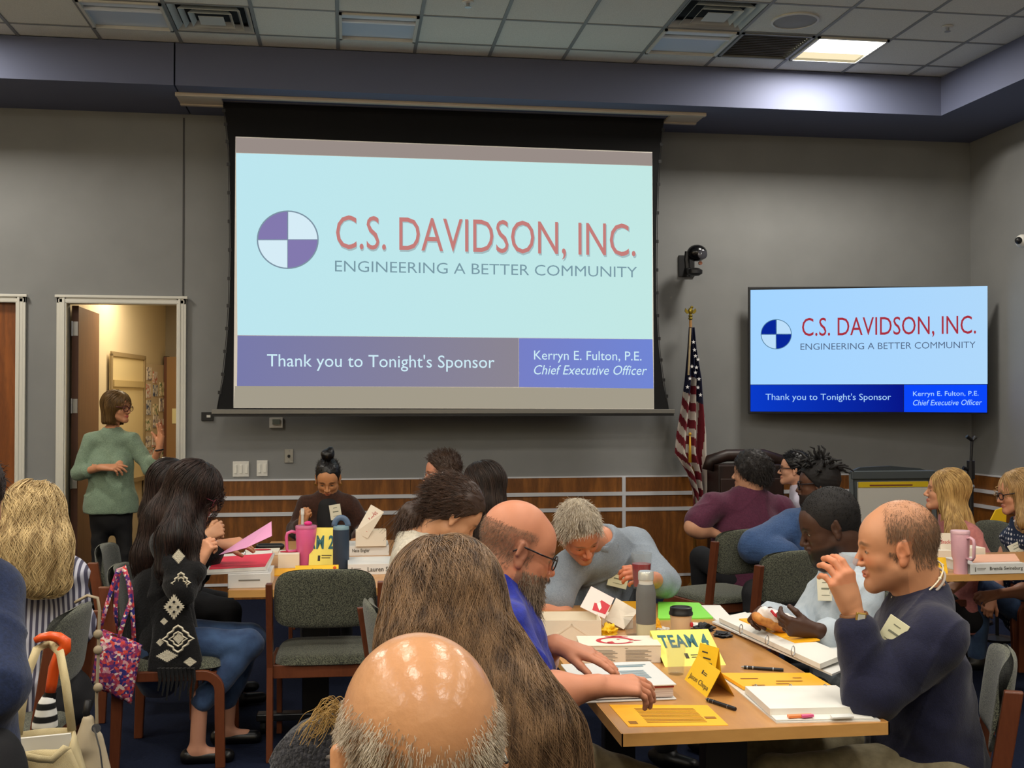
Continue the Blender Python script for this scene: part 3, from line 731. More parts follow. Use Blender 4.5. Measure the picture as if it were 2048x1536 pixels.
# ================================================================ microphone stand
Ym = 7.6; p = AY(1942, 1000, Ym)
t = thing('microphone_stand', 'black microphone stand behind the blonde woman in pink', 'microphone stand', (p.x, Ym, 0))
zc_, zj = AY(1942, 878, Ym).z, AY(1940, 930, Ym).z
MB().lathe([(.14, 0), (.14, .02), (.03, .035)], 24).build('base', M_black, t, smooth='auto')
MB().tube([(0, 0, .02), (0, 0, zj)], .018, 10).build('lower_tube', M_black, t)
MB().tube([(0, 0, zj), (.012, 0, zc_)], .01, 10).build('upper_tube', M_black, t)
MB().tube([(0, 0, zj - .1), (0, 0, zj + .03)], .028, 10).build('clutch', M_black, t)
MB().tube([(-.06, 0, zj - .02), (0, 0, zj - .04)], .014, 8).build('knob', M_black, t)
b = MB(); b.tube([(-.03, 0, zc_ + .02), (.012, 0, zc_ - .01), (.04, 0, zc_ + .015)], .014, 8); b.build('clip', M_black, t)
MB().ball((.0, -.02, AY(1944, 973, Ym).z), .018, u=10, v=8).build('ball_joint', M_steel, t, smooth=True)
# ================================================================ figure builder: smooth-blended volumes meshed with surface nets
def V(*a): return np.array(a[0] if len(a) == 1 else a, dtype=np.float64)
def nrm(v): v = V(v); return v / (np.linalg.norm(v) + 1e-12)
def smin(a, b, k):
    if k <= 0: return np.minimum(a, b)
    h = np.clip(.5 + .5 * (b - a) / k, 0, 1); return b + (a - b) * h - k * h * (1 - h)
def smax(a, b, k): return -smin(-a, -b, k)
class SDF:
    def __init__(s): s.p = []
    def cone(s, a, b, r1, r2, k=.01, op='u', flat=None, fd=None):
        """tapered capsule, optionally flattened by factor flat along unit direction fd"""
        s.p.append(('c', V(a), V(b), r1, r2, k, op, flat, None if fd is None else nrm(fd))); return s
    def ell(s, c, r, R=None, k=.01, op='u'):
        s.p.append(('e', V(c), V(r), np.eye(3) if R is None else np.array(R), 0, k, op, None, None)); return s
    def plane(s, c, n, k=.004, op='i'):          # keep the side the normal points away from
        s.p.append(('h', V(c), nrm(n), 0, 0, k, op, None, None)); return s
    @staticmethod
    def _d(q, P):
        t = q[0]
        if t == 'c':
            _, a, b, r1, r2, k, op, flat, fd = q
            pa = P - a; ba = b - a; L2 = ba @ ba + 1e-12
            h = np.clip(pa @ ba / L2, 0, 1); w = pa - h[..., None] * ba
            if flat:
                c = w @ fd; w = w + np.multiply.outer(c * (1 / flat - 1), fd)
                return (np.sqrt((w * w).sum(-1)) - (r1 + (r2 - r1) * h)) * (flat if flat < 1 else 1)
            return np.sqrt((w * w).sum(-1)) - (r1 + (r2 - r1) * h)
        if t == 'e':
            _, c, r, R, _, k, op, _, _ = q
            w = (P - c) @ R; k0 = np.sqrt(((w / r) ** 2).sum(-1)); k1 = np.sqrt(((w / (r * r)) ** 2).sum(-1))
            return k0 * (k0 - 1) / (k1 + 1e-9)
        _, c, n = q[:3]
        return (P - c) @ n
    def bounds(s, q):
        if q[0] == 'c':
            m = max(q[3], q[4]) * (max(1, q[7] or 1)); return np.minimum(q[1], q[2]) - m, np.maximum(q[1], q[2]) + m
        if q[0] == 'e': m = q[2].max(); return q[1] - m, q[1] + m
        return None
    def eval(s, P):
        F = np.full(P.shape[:-1], 1.0)
        for q in s.p:
            d = s._d(q, P); k, op = q[5], q[6]
            F = smin(F, d, k) if op == 'u' else (smax(F, -d, k) if op == 's' else smax(F, d, k))
        return F
    def grad(s, P, e=.002):
        g = np.stack([s.eval(P + np.eye(3)[i] * e) - s.eval(P - np.eye(3)[i] * e) for i in range(3)], -1)
        return g / (np.linalg.norm(g, axis=-1, keepdims=True) + 1e-9)
    def mesh(s, h, lo=None, hi=None):
        if lo is None:
            bs = [s.bounds(q) for q in s.p if q[6] == 'u' and q[0] != 'h']
            lo = np.min([b[0] for b in bs], 0) - 3 * h; hi = np.max([b[1] for b in bs], 0) + 3 * h
        n = np.ceil((V(hi) - V(lo)) / h).astype(int) + 1
        ax = [lo[i] + h * np.arange(n[i]) for i in range(3)]
        F = np.full(n, .08)
        for q in s.p:
            k, op = q[5], q[6]
            if op in ('u', 's') and q[0] != 'h':
                b = s.bounds(q); m = k + 3 * h + .004
                i0 = np.maximum(np.floor((b[0] - m - lo) / h).astype(int), 0); i1 = np.minimum(np.ceil((b[1] + m - lo) / h).astype(int) + 1, n)
                if (i1 <= i0).any(): continue
            else: i0, i1 = np.zeros(3, int), n
            sl = tuple(slice(a, c) for a, c in zip(i0, i1))
            P = np.stack(np.meshgrid(*[ax[i][sl[i]] for i in range(3)], indexing='ij'), -1)
            d = s._d(q, P)
            if op == 'u': F[sl] = smin(F[sl], d, k)
            elif op == 's': F[sl] = smax(F[sl], -d, k)
            else: F[sl] = smax(F[sl], d, k)
        return surfnet(F, V(lo), h)
_C8 = [(i, j, k) for i in (0, 1) for j in (0, 1) for k in (0, 1)]
_E12 = [(a, b) for a in range(8) for b in range(a + 1, 8) if sum(abs(x - y) for x, y in zip(_C8[a], _C8[b])) == 1]
def surfnet(F, lo, h):
    S = F < 0; n = np.array(F.shape)
    cnt = sum(S[i:n[0] - 1 + i, j:n[1] - 1 + j, k:n[2] - 1 + k].astype(np.int8) for i, j, k in _C8)
    mx = np.argwhere((cnt > 0) & (cnt < 8))
    if len(mx) == 0: return np.zeros((0, 3)), np.zeros((0, 4), int)
    idx = np.full(n - 1, -1, np.int64); idx[tuple(mx.T)] = np.arange(len(mx))
    vals = np.stack([F[mx[:, 0] + i, mx[:, 1] + j, mx[:, 2] + k] for i, j, k in _C8], 1)
    acc = np.zeros((len(mx), 3)); c = np.zeros(len(mx))
    for a, b in _E12:
        va, vb = vals[:, a], vals[:, b]; cr = (va < 0) != (vb < 0)
        t = np.where(cr, va / (va - vb + 1e-20), 0)
        p = np.array(_C8[a]) + t[:, None] * (np.array(_C8[b]) - np.array(_C8[a]))
        acc[cr] += p[cr]; c += cr
    vt = lo + h * (mx + acc / c[:, None])
    Q = []
    for d in range(3):
        u, v = (d + 1) % 3, (d + 2) % 3
        A = [slice(None)] * 3; B = [slice(None)] * 3; A[d] = slice(0, -1); B[d] = slice(1, None)
        for s_, o_ in ((A, B),):
            a, b = S[tuple(A)], S[tuple(B)]
            e = np.argwhere(a != b); e = e[(e[:, u] > 0) & (e[:, v] > 0) & (e[:, u] < n[u] - 1) & (e[:, v] < n[v] - 1)]
            flip = ~S[tuple(e.T)]
            def at_(du, dv):
                q = e.copy(); q[:, u] -= du; q[:, v] -= dv; return idx[tuple(q.T)]
            quad = np.stack([at_(0, 0), at_(1, 0), at_(1, 1), at_(0, 1)], 1)
            quad[flip] = quad[flip][:, ::-1]
            Q.append(quad)
    Q = np.concatenate(Q); Q = Q[(Q >= 0).all(1)]
    return vt, Q
def wobble(P, amp, freq, seed=0, n=5, stretch=(1, 1, 1)):
    r = np.random.default_rng(seed); out = np.zeros(len(P)); X = P * np.array(stretch)
    for i in range(n):
        k = r.normal(size=3); k = k / np.linalg.norm(k) * freq * (1 + .5 * i)
        out += np.sin(X @ k + r.uniform(0, 6) + 1.5 * np.sin(X @ r.normal(size=3) * freq * .5)) / (1 + .4 * i)
    return out * amp / n * 1.6
def npmesh(name, parts, m, parent=None, col=None, fold=None, smooth=True):
    """parts: list of (verts, quads); one mesh object"""
    vs, qs, o = [], [], 0
    for v, q in parts: vs.append(v); qs.append(q + o); o += len(v)
    v = np.concatenate(vs); q = np.concatenate(qs)
    if fold is not None and len(v):
        nn_ = np.zeros_like(v); fn = np.cross(v[q[:, 2]] - v[q[:, 0]], v[q[:, 3]] - v[q[:, 1]])
        for k in range(4): np.add.at(nn_, q[:, k], fn)
        nn_ /= (np.linalg.norm(nn_, axis=1, keepdims=True) + 1e-12)
        v = v + nn_ * fold(v)[:, None]
    me = bpy.data.meshes.new(name)
    me.vertices.add(len(v)); me.vertices.foreach_set('co', v.astype(np.float32).ravel())
    me.loops.add(len(q) * 4); me.loops.foreach_set('vertex_index', q.astype(np.int32).ravel())
    me.polygons.add(len(q)); me.polygons.foreach_set('loop_start', np.arange(0, len(q) * 4, 4, dtype=np.int32))
    if smooth: me.polygons.foreach_set('use_smooth', np.ones(len(q), bool))
    me.update(calc_edges=True)
    if col is not None:
        a = me.color_attributes.new('Col', 'FLOAT_COLOR', 'POINT'); c = np.ones((len(v), 4), np.float32); c[:, :3] = col(v); a.data.foreach_set('color', c.ravel())
    me.materials.append(m); ob = bpy.data.objects.new(name, me); COL.objects.link(ob)
    if parent is not None: ob.parent = parent
    return ob
def SL(c): return np.array(L(c)[:3])

# ---------------------------------------------------------------- head in its own frame: x to the figure's left, y forward, z up
def headframe(look, roll=0):
    y = nrm(look); x = np.cross(y, (0, 0, 1.)); x = nrm(x); z = np.cross(x, y)
    c, s = math.cos(roll), math.sin(roll); x2 = x * c + z * s; z2 = z * c - x * s
    return np.stack([x2, y, z2], 1)                     # columns
def head_sdf(C, R, s=1.0, neck=None, nr=.056, fem=False, beard=0, open_=0, jaw=1.0, cr=1.0):
    g = SDF(); T = lambda *p: C + R @ (np.array(p) * s)
    E = lambda c, r, k, op='u': g.ell(T(*c), np.array(r) * s, R, k * s, op)
    K = lambda a, b, r1, r2, k, op='u': g.cone(T(*a), T(*b), r1 * s, r2 * s, k * s, op)
    E((0, -.018, .035), (.076 * cr, .097, .089), .01)
    E((0, .035, -.03), (.060 * jaw, .056, .082), .03)
    E((0, .052, .03), (.058, .040, .052), .03)
    K((-.047 * jaw, .008, -.062), (-.012, .074, -.100), .021, .017, .03)
    K((.047 * jaw, .008, -.062), (.012, .074, -.100), .021, .017, .03)
    K((-.042, .055, -.03), (-.030, .070, -.028), .018, .016, .02); K((.042, .055, -.03), (.030, .070, -.028), .018, .016, .02)
    E((0, .080, -.098), (.020, .016, .016), .015)
    K((-.034, .080, .018), (-.010, .089, .014), .008, .008, .012); K((.034, .080, .018), (.010, .089, .014), .008, .008, .012)
    E((-.032, .097, -.002), (.017, .014, .0125), .010, 's'); E((.032, .097, -.002), (.017, .014, .0125), .010, 's')
    E((-.032, .074, -.002), (.0145, .0135, .0115), .004); E((.032, .074, -.002), (.0145, .0135, .0115), .004)
    K((0, .088, .008), (0, .111, -.033), .0065, .0095 if fem else .011, .009)
    E((-.012, .098, -.038), (.0085, .011, .0075), .006); E((.012, .098, -.038), (.0085, .011, .0075), .006)
    K((-.017, .089, -.063), (.017, .089, -.063), .0055, .0055, .008); E((0, .094, -.061), (.013, .007, .005), .006)
    E((0, .0925, -.0715), (.016, .0075, .006), .005)
    K((-.022, .094, -.0665), (.022, .094, -.0665), .0016, .0016, .003, 's')
    for sg in (-1, 1):
        E((sg * .077, -.004, -.008), (.008, .017, .030), .006); K((sg * .081, -.012, .018), (sg * .084, -.016, -.012), .0075, .006, .006)
        E((sg * .080, .000, -.036), (.006, .009, .011), .006); E((sg * .0865, .001, -.006), (.006, .0085, .013), .004, 's')
    if beard:
        E((0, .048, -.085), (.060 * jaw, .050, .050 + .02 * beard), .02); E((0, .070, -.105 - .015 * beard), (.036, .028, .034 * (1 + .4 * beard)), .02)
        E((0, .102, -.053), (.024, .009, .008), .008)
    nb = T(0, -.03, -.06)
    if neck is not None: g.cone(nb, V(neck), nr * s, nr * s * 1.08, .03 * s)
    return g
def head_color(C, R, s, skin, lips, brow, hairc=None, hmask=None, stub=None, stubc=None, flush=.0):
    sk, lp, br = SL(skin) * np.array((.90, .93, .84)), SL(lips), SL(brow)
    def f(v):
        q = ((v - C) @ R) / s; x, y, z = q[:, 0], q[:, 1], q[:, 2]; c = np.tile(sk, (len(v), 1)); r = np.linalg.norm(q, axis=1)
        def mixc(w, t): nonlocal c; w = np.clip(w, 0, 1)[:, None]; c = c * (1 - w) + np.array(t) * w
        var = wobble(q, .5, 60, 3) ; mixc(.12 * np.clip(var + .2, 0, 1), sk * np.array((1.1, .75, .65)))
        if flush: mixc(flush * np.exp(-(((np.abs(x) - .04) / .018) ** 2 + ((z + .03) / .02) ** 2)) * (y > .03), sk * np.array((1.15, .6, .5))); mixc(flush * np.exp(-((x / .014) ** 2 + ((z + .03) / .018) ** 2)) * (y > .08), sk * np.array((1.15, .6, .5))); mixc(flush * .8 * (np.abs(x) > .073) * (np.abs(z + .01) < .045), sk * np.array((1.15, .6, .5)))
        if stub:
            w = stub * np.clip((-.035 - z - .3 * np.clip(.06 - y, 0, 1) + .0) / .012, 0, 1) * (r < .2) * (z > -.16) * (y > -.01); w *= 1 - np.exp(-((x / .02) ** 2 + ((z + .067) / .008) ** 2)); mixc(w, SL(stubc))
        mixc((y > .075) * np.exp(-((x / .021) ** 4 + ((z + .066) / .0095) ** 4)) * (r < .16) * .85, lp)
        mixc(.9 * np.exp(-(((np.abs(x) - .031) / .020) ** 4 + ((z - .0225 + .25 * np.abs(np.abs(x) - .028)) / .0052) ** 4)) * (y > .05), br)
        # eyes: lid line, white, iris
        ex = np.abs(x) - .032; e2 = (ex / .0120) ** 2 + ((z + .004) / .0042) ** 2
        on = (y > .06)
        mixc(on * (e2 < 1.5) * .55, br * .6); mixc(on * (e2 < .8) * .9, (.30, .26, .23)); mixc(on * ((ex ** 2 + (z + .003) ** 2) < .0050 ** 2) * (e2 < 1.2), (.03, .02, .015))
        if hmask is not None: mixc(hmask(x, y, z) * (r < .2), SL(hairc))
        return c
    return f
M_skin = None
def skinmat(name='skin', rough=.48):
    m = mat(name, (200, 150, 120), rough, vcol='Col', bump=.05, bscale=500, sss=.0, spec=.4); return m

# ---------------------------------------------------------------- hand
def hand_sdf(g, W, fdir, back, side, s=1.0, curl=(.3, .3, .3, .3, .3), spread=.06, thumb=(.6, .3)):
    """W wrist; fdir finger direction; back = direction out of the back of the hand; side +1/-1 puts the thumb on that side of x"""
    y = nrm(fdir); z = nrm(V(back) - y * (V(back) @ y)); x = np.cross(y, z) * side
    T = lambda p: W + (x * p[0] + y * p[1] + z * p[2]) * s
    xs = (.028, .010, -.009, -.027); ln = (.072, .080, .074, .058); kn = (.086, .090, .086, .078)
    g.cone(W - y * .02 * s, T((0, .03, 0)), .025 * s, .026 * s, .012 * s, flat=.72, fd=z)
    tips = []
    for i in range(4):
        K = np.array((xs[i], kn[i], 0)); g.cone(T((xs[i] * .55, .015, 0)), T(K), .0145 * s, .0115 * s, .012 * s)
        a = 0; p = K.copy(); r = (.0095, .0098, .0092, .0080)[i]; sa = spread * (1.5 - i)
        for j, (f_, rr) in enumerate(((.46, 1.0), (.30, .92), (.24, .82))):
            a += curl[i + 1] * (1.0, 1.15, .7)[j]
            d = np.array((math.sin(sa) * math.cos(a), math.cos(sa) * math.cos(a), -math.sin(a))); n = p + d * ln[i] * f_
            g.cone(T(p), T(n), r * rr * s, r * rr * .93 * s, .0035 * s); p = n
        tips.append(T(p))
    p = np.array((.020, .020, -.006)); a0, a1 = thumb
    g.cone(T((.006, .012, -.002)), T((.030, .044, -.012)), .016 * s, .013 * s, .012 * s)
    p = np.array((.030, .044, -.012))
    d = np.array((math.sin(a0), math.cos(a0), -.35)); d /= np.linalg.norm(d); n = p + d * .034; g.cone(T(p), T(n), .0115 * s, .0108 * s, .006 * s)
    d2 = np.array((math.sin(a0 - curl[0]), math.cos(a0 - curl[0]), -.35 - a1)); d2 /= np.linalg.norm(d2); n2 = n + d2 * .028; g.cone(T(n), T(n2), .0108 * s, .0085 * s, .004 * s)
    return tips + [T(n2)]

# ---------------------------------------------------------------- hair
def hairmat(name, c1, c2, rough=.45):
    if name in MATS: return MATS[name]
    m = bpy.data.materials.new(name); m.use_nodes = True; MATS[name] = m; nt = m.node_tree; b = nt.nodes['Principled BSDF']
    hi = nt.nodes.new('ShaderNodeHairInfo'); mx = nt.nodes.new('ShaderNodeMix'); mx.data_type = 'RGBA'
    tc = nt.nodes.new('ShaderNodeTexCoord'); mp = nt.nodes.new('ShaderNodeMapping'); mp.inputs['Scale'].default_value = (1, 1, .16); ns = nt.nodes.new('ShaderNodeTexNoise'); ns.inputs['Scale'].default_value = 42; ns.inputs['Detail'].default_value = 2
    nt.links.new(tc.outputs['Object'], mp.inputs[0]); nt.links.new(mp.outputs[0], ns.inputs['Vector']); r2 = nt.nodes.new('ShaderNodeMapRange'); r2.inputs[1].default_value = .36; r2.inputs[2].default_value = .64; nt.links.new(ns.outputs['Fac'], r2.inputs[0])
    av = nt.nodes.new('ShaderNodeMix'); av.inputs[0].default_value = .55; nt.links.new(hi.outputs['Random'], av.inputs[2]); nt.links.new(r2.outputs[0], av.inputs[3]); nt.links.new(av.outputs[0], mx.inputs[0]); mx.inputs[6].default_value = L(c1); mx.inputs[7].default_value = L(c2)
    nt.links.new(mx.outputs[2], b.inputs['Base Color']); b.inputs['Roughness'].default_value = rough; b.inputs['Specular IOR Level'].default_value = .35
    return m
def strands(name, pts, rad, m, parent, taper=True):
    """pts: (n, k, 3) -> one curves object"""
    n, k, _ = pts.shape
    hc = bpy.data.hair_curves.new(name); hc.add_curves([k] * n)
    hc.attributes['position'].data.foreach_set('vector', pts.astype(np.float32).ravel())
    r = np.full((n, k), rad, np.float32)
    if taper: r *= np.linspace(1, .35, k)[None] ** .7
    a = hc.attributes.get('radius') or hc.attributes.new('radius', 'FLOAT', 'POINT'); a.data.foreach_set('value', r.ravel())
    hc.materials.append(m); o = bpy.data.objects.new(name, hc); COL.objects.link(o); o.parent = parent; o['kind'] = 'stuff'
    return o
def flow(g, roots, steps, step, dirf, lift=(.001, .006), wave=(0, 30), stick=True, seed=0, jitter=.2, twist=0):
    r = np.random.default_rng(seed); P = roots.copy(); n = len(P); out = [P.copy()]
    lf = r.uniform(*lift, n); ph = wobble(roots, 5.0, 16, seed + 9) + r.uniform(-.5, .5, n); jt = r.normal(size=(n, 3)) * jitter; prev = None
    for i in range(steps):
        N = g.grad(P); d = dirf(P, i / steps) + jt * (1 if not stick else .35)
        if stick: d = d - N * (d * N).sum(-1, keepdims=True)
        d /= (np.linalg.norm(d, axis=-1, keepdims=True) + 1e-9)
        if prev is not None: d = d * .6 + prev * .4; d /= (np.linalg.norm(d, axis=-1, keepdims=True) + 1e-9)
        prev = d
        if wave[0]:
            side = np.cross(d, N); a = wave[0] * np.sin(ph + (i * step) * wave[1] + (P @ V(9, 7, 3)) * .8)
            d = d + side * a[:, None]
        P = P + d * step
        if stick:
            dist = g.eval(P); P = P + N * (lf - dist)[:, None] * .6
        out.append(P.copy())
    return np.stack(out, 1)
def roots_on(v, mask, n, seed=0):
    r = np.random.default_rng(seed); idx = np.nonzero(mask)[0]; return v[r.choice(idx, n, replace=len(idx) < n)] + r.normal(size=(n, 3)) * .0012
def cap_sdf(C, R, s, off=.010, front=.016, low=-.022, slope=.69, back=True, vol=(1, 1, 1), kk=.008):
    g = SDF(); T = lambda *p: C + R @ (np.array(p) * s)
    g.ell(T(0, -.020, .037), np.array((.078 + off, .099 + off, .090 + off)) * np.array(vol) * s, R, .01)
    g.cone(T(0, -.055, -.02), T(0, -.062, -.055), .052 * s, .045 * s, .03 * s)
    if front is not None: g.plane(T(0, front / .78 * 1.0, 0), R @ V(0, .78, -.62), kk)
    if low is not None: g.plane(T(0, 0, low), R @ V(0, slope, -1), kk)
    return g

# ---------------------------------------------------------------- the figure
def PJ(p):
    if p is None: return None
    if len(p) == 3 and abs(p[0]) > 12 or abs(p[1]) > 12: return np.array(AY(p[0], p[1], p[2]))
    return V(p)
def Pm(x, y, Y): return np.array(AY(x, y, Y))
FIG = {}
def person(key, label, head, look, neck, sh, pelvis, arms=(None, None), legs='sit', roll=0, hs=1.0, build=1.0, face=None,
           skin=(205, 150, 120), lips=(170, 95, 85), brow=(70, 50, 40), top=None, sleeve=('long', 'long'), topth=.012, bottom=None, shoe=None,
           h=.010, hh=.0035, neckr=.056, fold=.004, hands=(None, None), skel_front=None, headkw={}, colkw={}, collar=None, belly=0, chest=None, fem=False, shoes=True,
           handh=.003, hand_scale=1.0, sw=1.0, kneez=.50, thigh=.42, feetd=None, seatz=None, armr=1.0, fstretch=(1, 1, 1), ffreq=26, hem=.06, ridge=.007, hipr=.152):
    C, N, Pp = PJ(head), PJ(neck), PJ(pelvis); Rs, Ls = PJ(sh[0]), PJ(sh[1])          # figure's right, left shoulder
    t = thing('person', label, 'person', (float(Pp[0]), float(Pp[1]), 0)); off = np.array(t.location)
    R = headframe(look, roll); S = dict(C=C, R=R, s=hs, N=N, P=Pp, Rs=Rs, Ls=Ls, t=t, off=off)
    up = nrm(N - Pp); side = nrm(Rs - Ls); fr = nrm(np.cross(up, side)) if skel_front is None else nrm(skel_front)
    S['fr'], S['side'], S['up'] = fr, side, up
    Ch = PJ(chest) if chest is not None else (Rs + Ls) / 2 * .62 + Pp * .38 + fr * .01
    S['Ch'] = Ch; bw = build
    W = float(np.linalg.norm(Rs - Ls)) / 2
    skm = skinmat()
    def torso(g, d, hem=0):
        if hem: g.cone(Pp, Pp - up * .12, hipr * bw + d, (hipr + .008) * bw + d, .05, flat=.74 + .1 * belly, fd=fr)
        g.cone(Pp, Ch, hipr * bw + d, (W * .86) + d, .05, flat=.70 + .12 * belly, fd=fr)
        g.cone(Ch, (Rs + Ls) / 2 - up * .03, W * .84 + d, W * .62 + d, .05, flat=.62, fd=fr)
        g.cone(Rs - side * .02, Ls + side * .02, .052 * bw + d * .6, .052 * bw + d * .6, .05)
        for q_ in (Rs, Ls): g.cone(N - up * .015, q_ * .75 + N * .25 - up * .01, .050 * bw + d * .3, .046 * bw + d * .5, .05)
        g.cone((Rs + Ls) / 2, N + up * .005, .075 * bw + d * .3, .058 * hs + d * .2, .045)
        if fem:
            for sg in (-1, 1): g.ell(Ch + side * sg * .075 + fr * .085 - up * .0, (.06, .055, .06), None, .04)
        if hem: g.plane(Pp - up * hem, -up, .006)
        if belly: g.ell((Pp + Ch) / 2 - up * .02 + fr * .05 * belly, np.array((.15, .15, .14)) * (.8 + .3 * belly), None, .06)
    hipr_, hipr = hipr, min(hipr, .145); body = SDF(); torso(body, -.014); hipr = hipr_
    arm_pts = []
    for a, S0 in zip(arms, (Rs, Ls)):
        if a is None: arm_pts.append(None); continue
        e, w_ = PJ(a[0]), PJ(a[1]); arm_pts.append((S0, e, w_))
        body.cone(S0, e, .044 * bw * armr, .036 * bw * armr, .03); body.cone(e, w_, .038 * bw * armr, .026 * armr, .015)
    parts = [body.mesh(.012)]
    # head
    hg = head_sdf(C, R, hs, neck=N - up * .02, nr=neckr, fem=fem, **headkw); S['hg'] = hg
    parts.append(hg.mesh(hh))
    # hands and lower arms, meshed finely
    for i, (ap, hd) in enumerate(zip(arm_pts, hands)):
        if ap is None: continue
        S0, e, w_ = ap; hgd = SDF()
        short = sleeve[i] in ('short', 'none')
        lo_ = e if short else e * .35 + w_ * .65
        if short: hgd.cone(S0 * .4 + e * .6, e, .042 * bw * armr, .040 * bw * armr, .02)
        hgd.cone(lo_, w_, (.041 if short else .033) * bw * armr, .0265 * armr, .02)
        if short: hgd.ell(e * .7 + w_ * .3, (.046 * bw * armr,) * 3, None, .04)
        if hd is not None:
            kw = dict(hd); f_ = kw.pop('dir'); bk = kw.pop('back'); sd = kw.pop('side', 1)
            S['tips%d' % i] = hand_sdf(hgd, w_ + nrm(f_) * .01, f_, bk, sd, s=hand_scale * kw.pop('s', 1), **kw)
        parts.append(hgd.mesh(handh))
    # face colours everywhere on the body
    if shoes is not True: pass
    fc = head_color(C, R, hs, skin, lips, brow, **colkw)
    ob = npmesh('body', [(v - off, q) for v, q in parts], skm, t, col=lambda v: fc(v + off))
    # upper garment
    if top is not None:
        g = SDF(); torso(g, topth, hem)
        for i, ap in enumerate(arm_pts):
            if ap is None: continue
            S0, e, w_ = ap; sl = sleeve[i]; r0, r1, r2 = (.050 * bw * armr + topth, .042 * bw * armr + topth, .030 * armr + topth)
            if sl == 'none': continue
            if sl == 'short':
                e2 = S0 + (e - S0) * .72; g.cone(S0, e2, r0 + .004, r1 + .012, .03)
                gg = nrm(e - S0)
                S.setdefault('cuts', []).append((e2, gg))
            else:
                g.cone(S0, e, r0, r1 + .004, .035); f_ = {'long': .96, 'mid': .35, 'cuff': .90}[sl]; f_ -= 0 if sl == 'mid' else .7 * r2 / (np.linalg.norm(w_ - e) + 1e-6); w2 = e + (w_ - e) * f_
                g.cone(e, w2, r1 + .004, r1 + (r2 - r1) * f_ + .003, .025)
        g.cone(N + up * .012, N + up * .2, .050 * hs + .006, .10, .012, 's') if collar != 'high' else None
        v, q = g.mesh(h)
        fld = (lambda v: wobble(v, fold, ffreq, len(key), stretch=fstretch) + ridge * (1 - np.clip(np.abs(wobble(v, 1.6, 13, len(key) + 3, n=3, stretch=(1, 1, .8))), 0, 1)) ** 4) if fold else None
        S['top'] = npmesh(top[0], [(v - off, q)], top[1], t, fold=fld); S['tg'] = g
    # legs
    if legs is not None:
        g = SDF(); hipw = .085 * bw
        f2 = V(fr[0], fr[1], 0); f2 = nrm(f2); sd2 = V(side[0], side[1], 0); sd2 = nrm(sd2)
        hp = [Pp + sd2 * hipw, Pp - sd2 * hipw]
        if legs == 'sit':
            kn = [V(*(h_ + f2 * thigh + sd2 * sg * .04)) for h_, sg in zip(hp, (1, -1))]; kn = [V(k[0], k[1], kneez) for k in kn]
            an = [V(k[0], k[1], .09) + f2 * (.03 if feetd is None else feetd) for k in kn]
        else: kn = [PJ(legs[0]), PJ(legs[2])]; an = [PJ(legs[1]), PJ(legs[3])]
        g.cone(hp[0], hp[1], (.115 if legs == 'sit' else .108) * bw, (.115 if legs == 'sit' else .108) * bw, .04, flat=.9, fd=f2)
        if legs != 'sit': g.cone(Pp + up * .08, Pp - up * .09, .155 * bw, .175 * bw, .05, flat=.74, fd=f2)
        for h_, k_, a_ in zip(hp, kn, an):
            g.cone(h_, k_, .088 * bw, .066 * bw, .03); g.cone(k_, a_, .064 * bw, .050, .02)
        S['legs'] = (hp, kn, an)
        v, q = g.mesh(max(h, .010)); bm_ = bottom or mat('trousers_dark', (22, 22, 26), .85, bump=.1, bscale=200)
        npmesh('trousers', [(v - off, q)], bm_, t, fold=(lambda v: wobble(v, fold * 1.1, 24, 5)))
        if shoes:
            for a_ in an:
                g = SDF(); g0 = V(a_[0], a_[1], .035); g.cone(g0 - f2 * .05, g0 + f2 * .14, .040, .034, .02, flat=.8, fd=(0, 0, 1)); g.cone(V(a_[0], a_[1], .09), g0, .042, .045, .03); g.plane((0, 0, .002), (0, 0, -1), .002)
                v, q = g.mesh(.008); npmesh('shoe', [(v - off, q)], shoe or mat('shoe_black', (14, 13, 13), .4), t)
    FIG[key] = S
    return S
def hp_(S, *p): return S['C'] + S['R'] @ (np.array(p) * S['s'])         # point in head frame -> world
def glasses(S, m, w=.027, hgt=.020, r=.0016, square=True, lens=True):
    t = S['t']; off = S['off']
    root = None; b = MB()
    for sg in (-1, 1):
        pts = []
        for k in range(20):
            a = 2 * PI * k / 20; cx, sx = math.cos(a), math.sin(a)
            e = 2.6 if square else 2
            x = abs(cx) ** (2 / e) * np.sign(cx) * w; z = abs(sx) ** (2 / e) * np.sign(sx) * hgt
            pts.append(hp_(S, sg * .034 + x, .106 - abs(sg * .034 + x) * .12, -.003 + z) - off)
        b.tube(pts, r, 6, closed=True)
    b.tube([hp_(S, -.008, .107, .004) - off, hp_(S, 0, .110, .006) - off, hp_(S, .008, .107, .004) - off], r, 6)
    for sg in (-1, 1): b.tube([hp_(S, sg * .061, .099, .006) - off, hp_(S, sg * .079, .05, .008) - off, hp_(S, sg * .083, -.005, .012) - off, hp_(S, sg * .083, -.03, -.008) - off], [r, r * 1.3, r * 1.3, r * 1.3], 6)
    g = b.build('glasses', m, t, smooth=True)
    return g
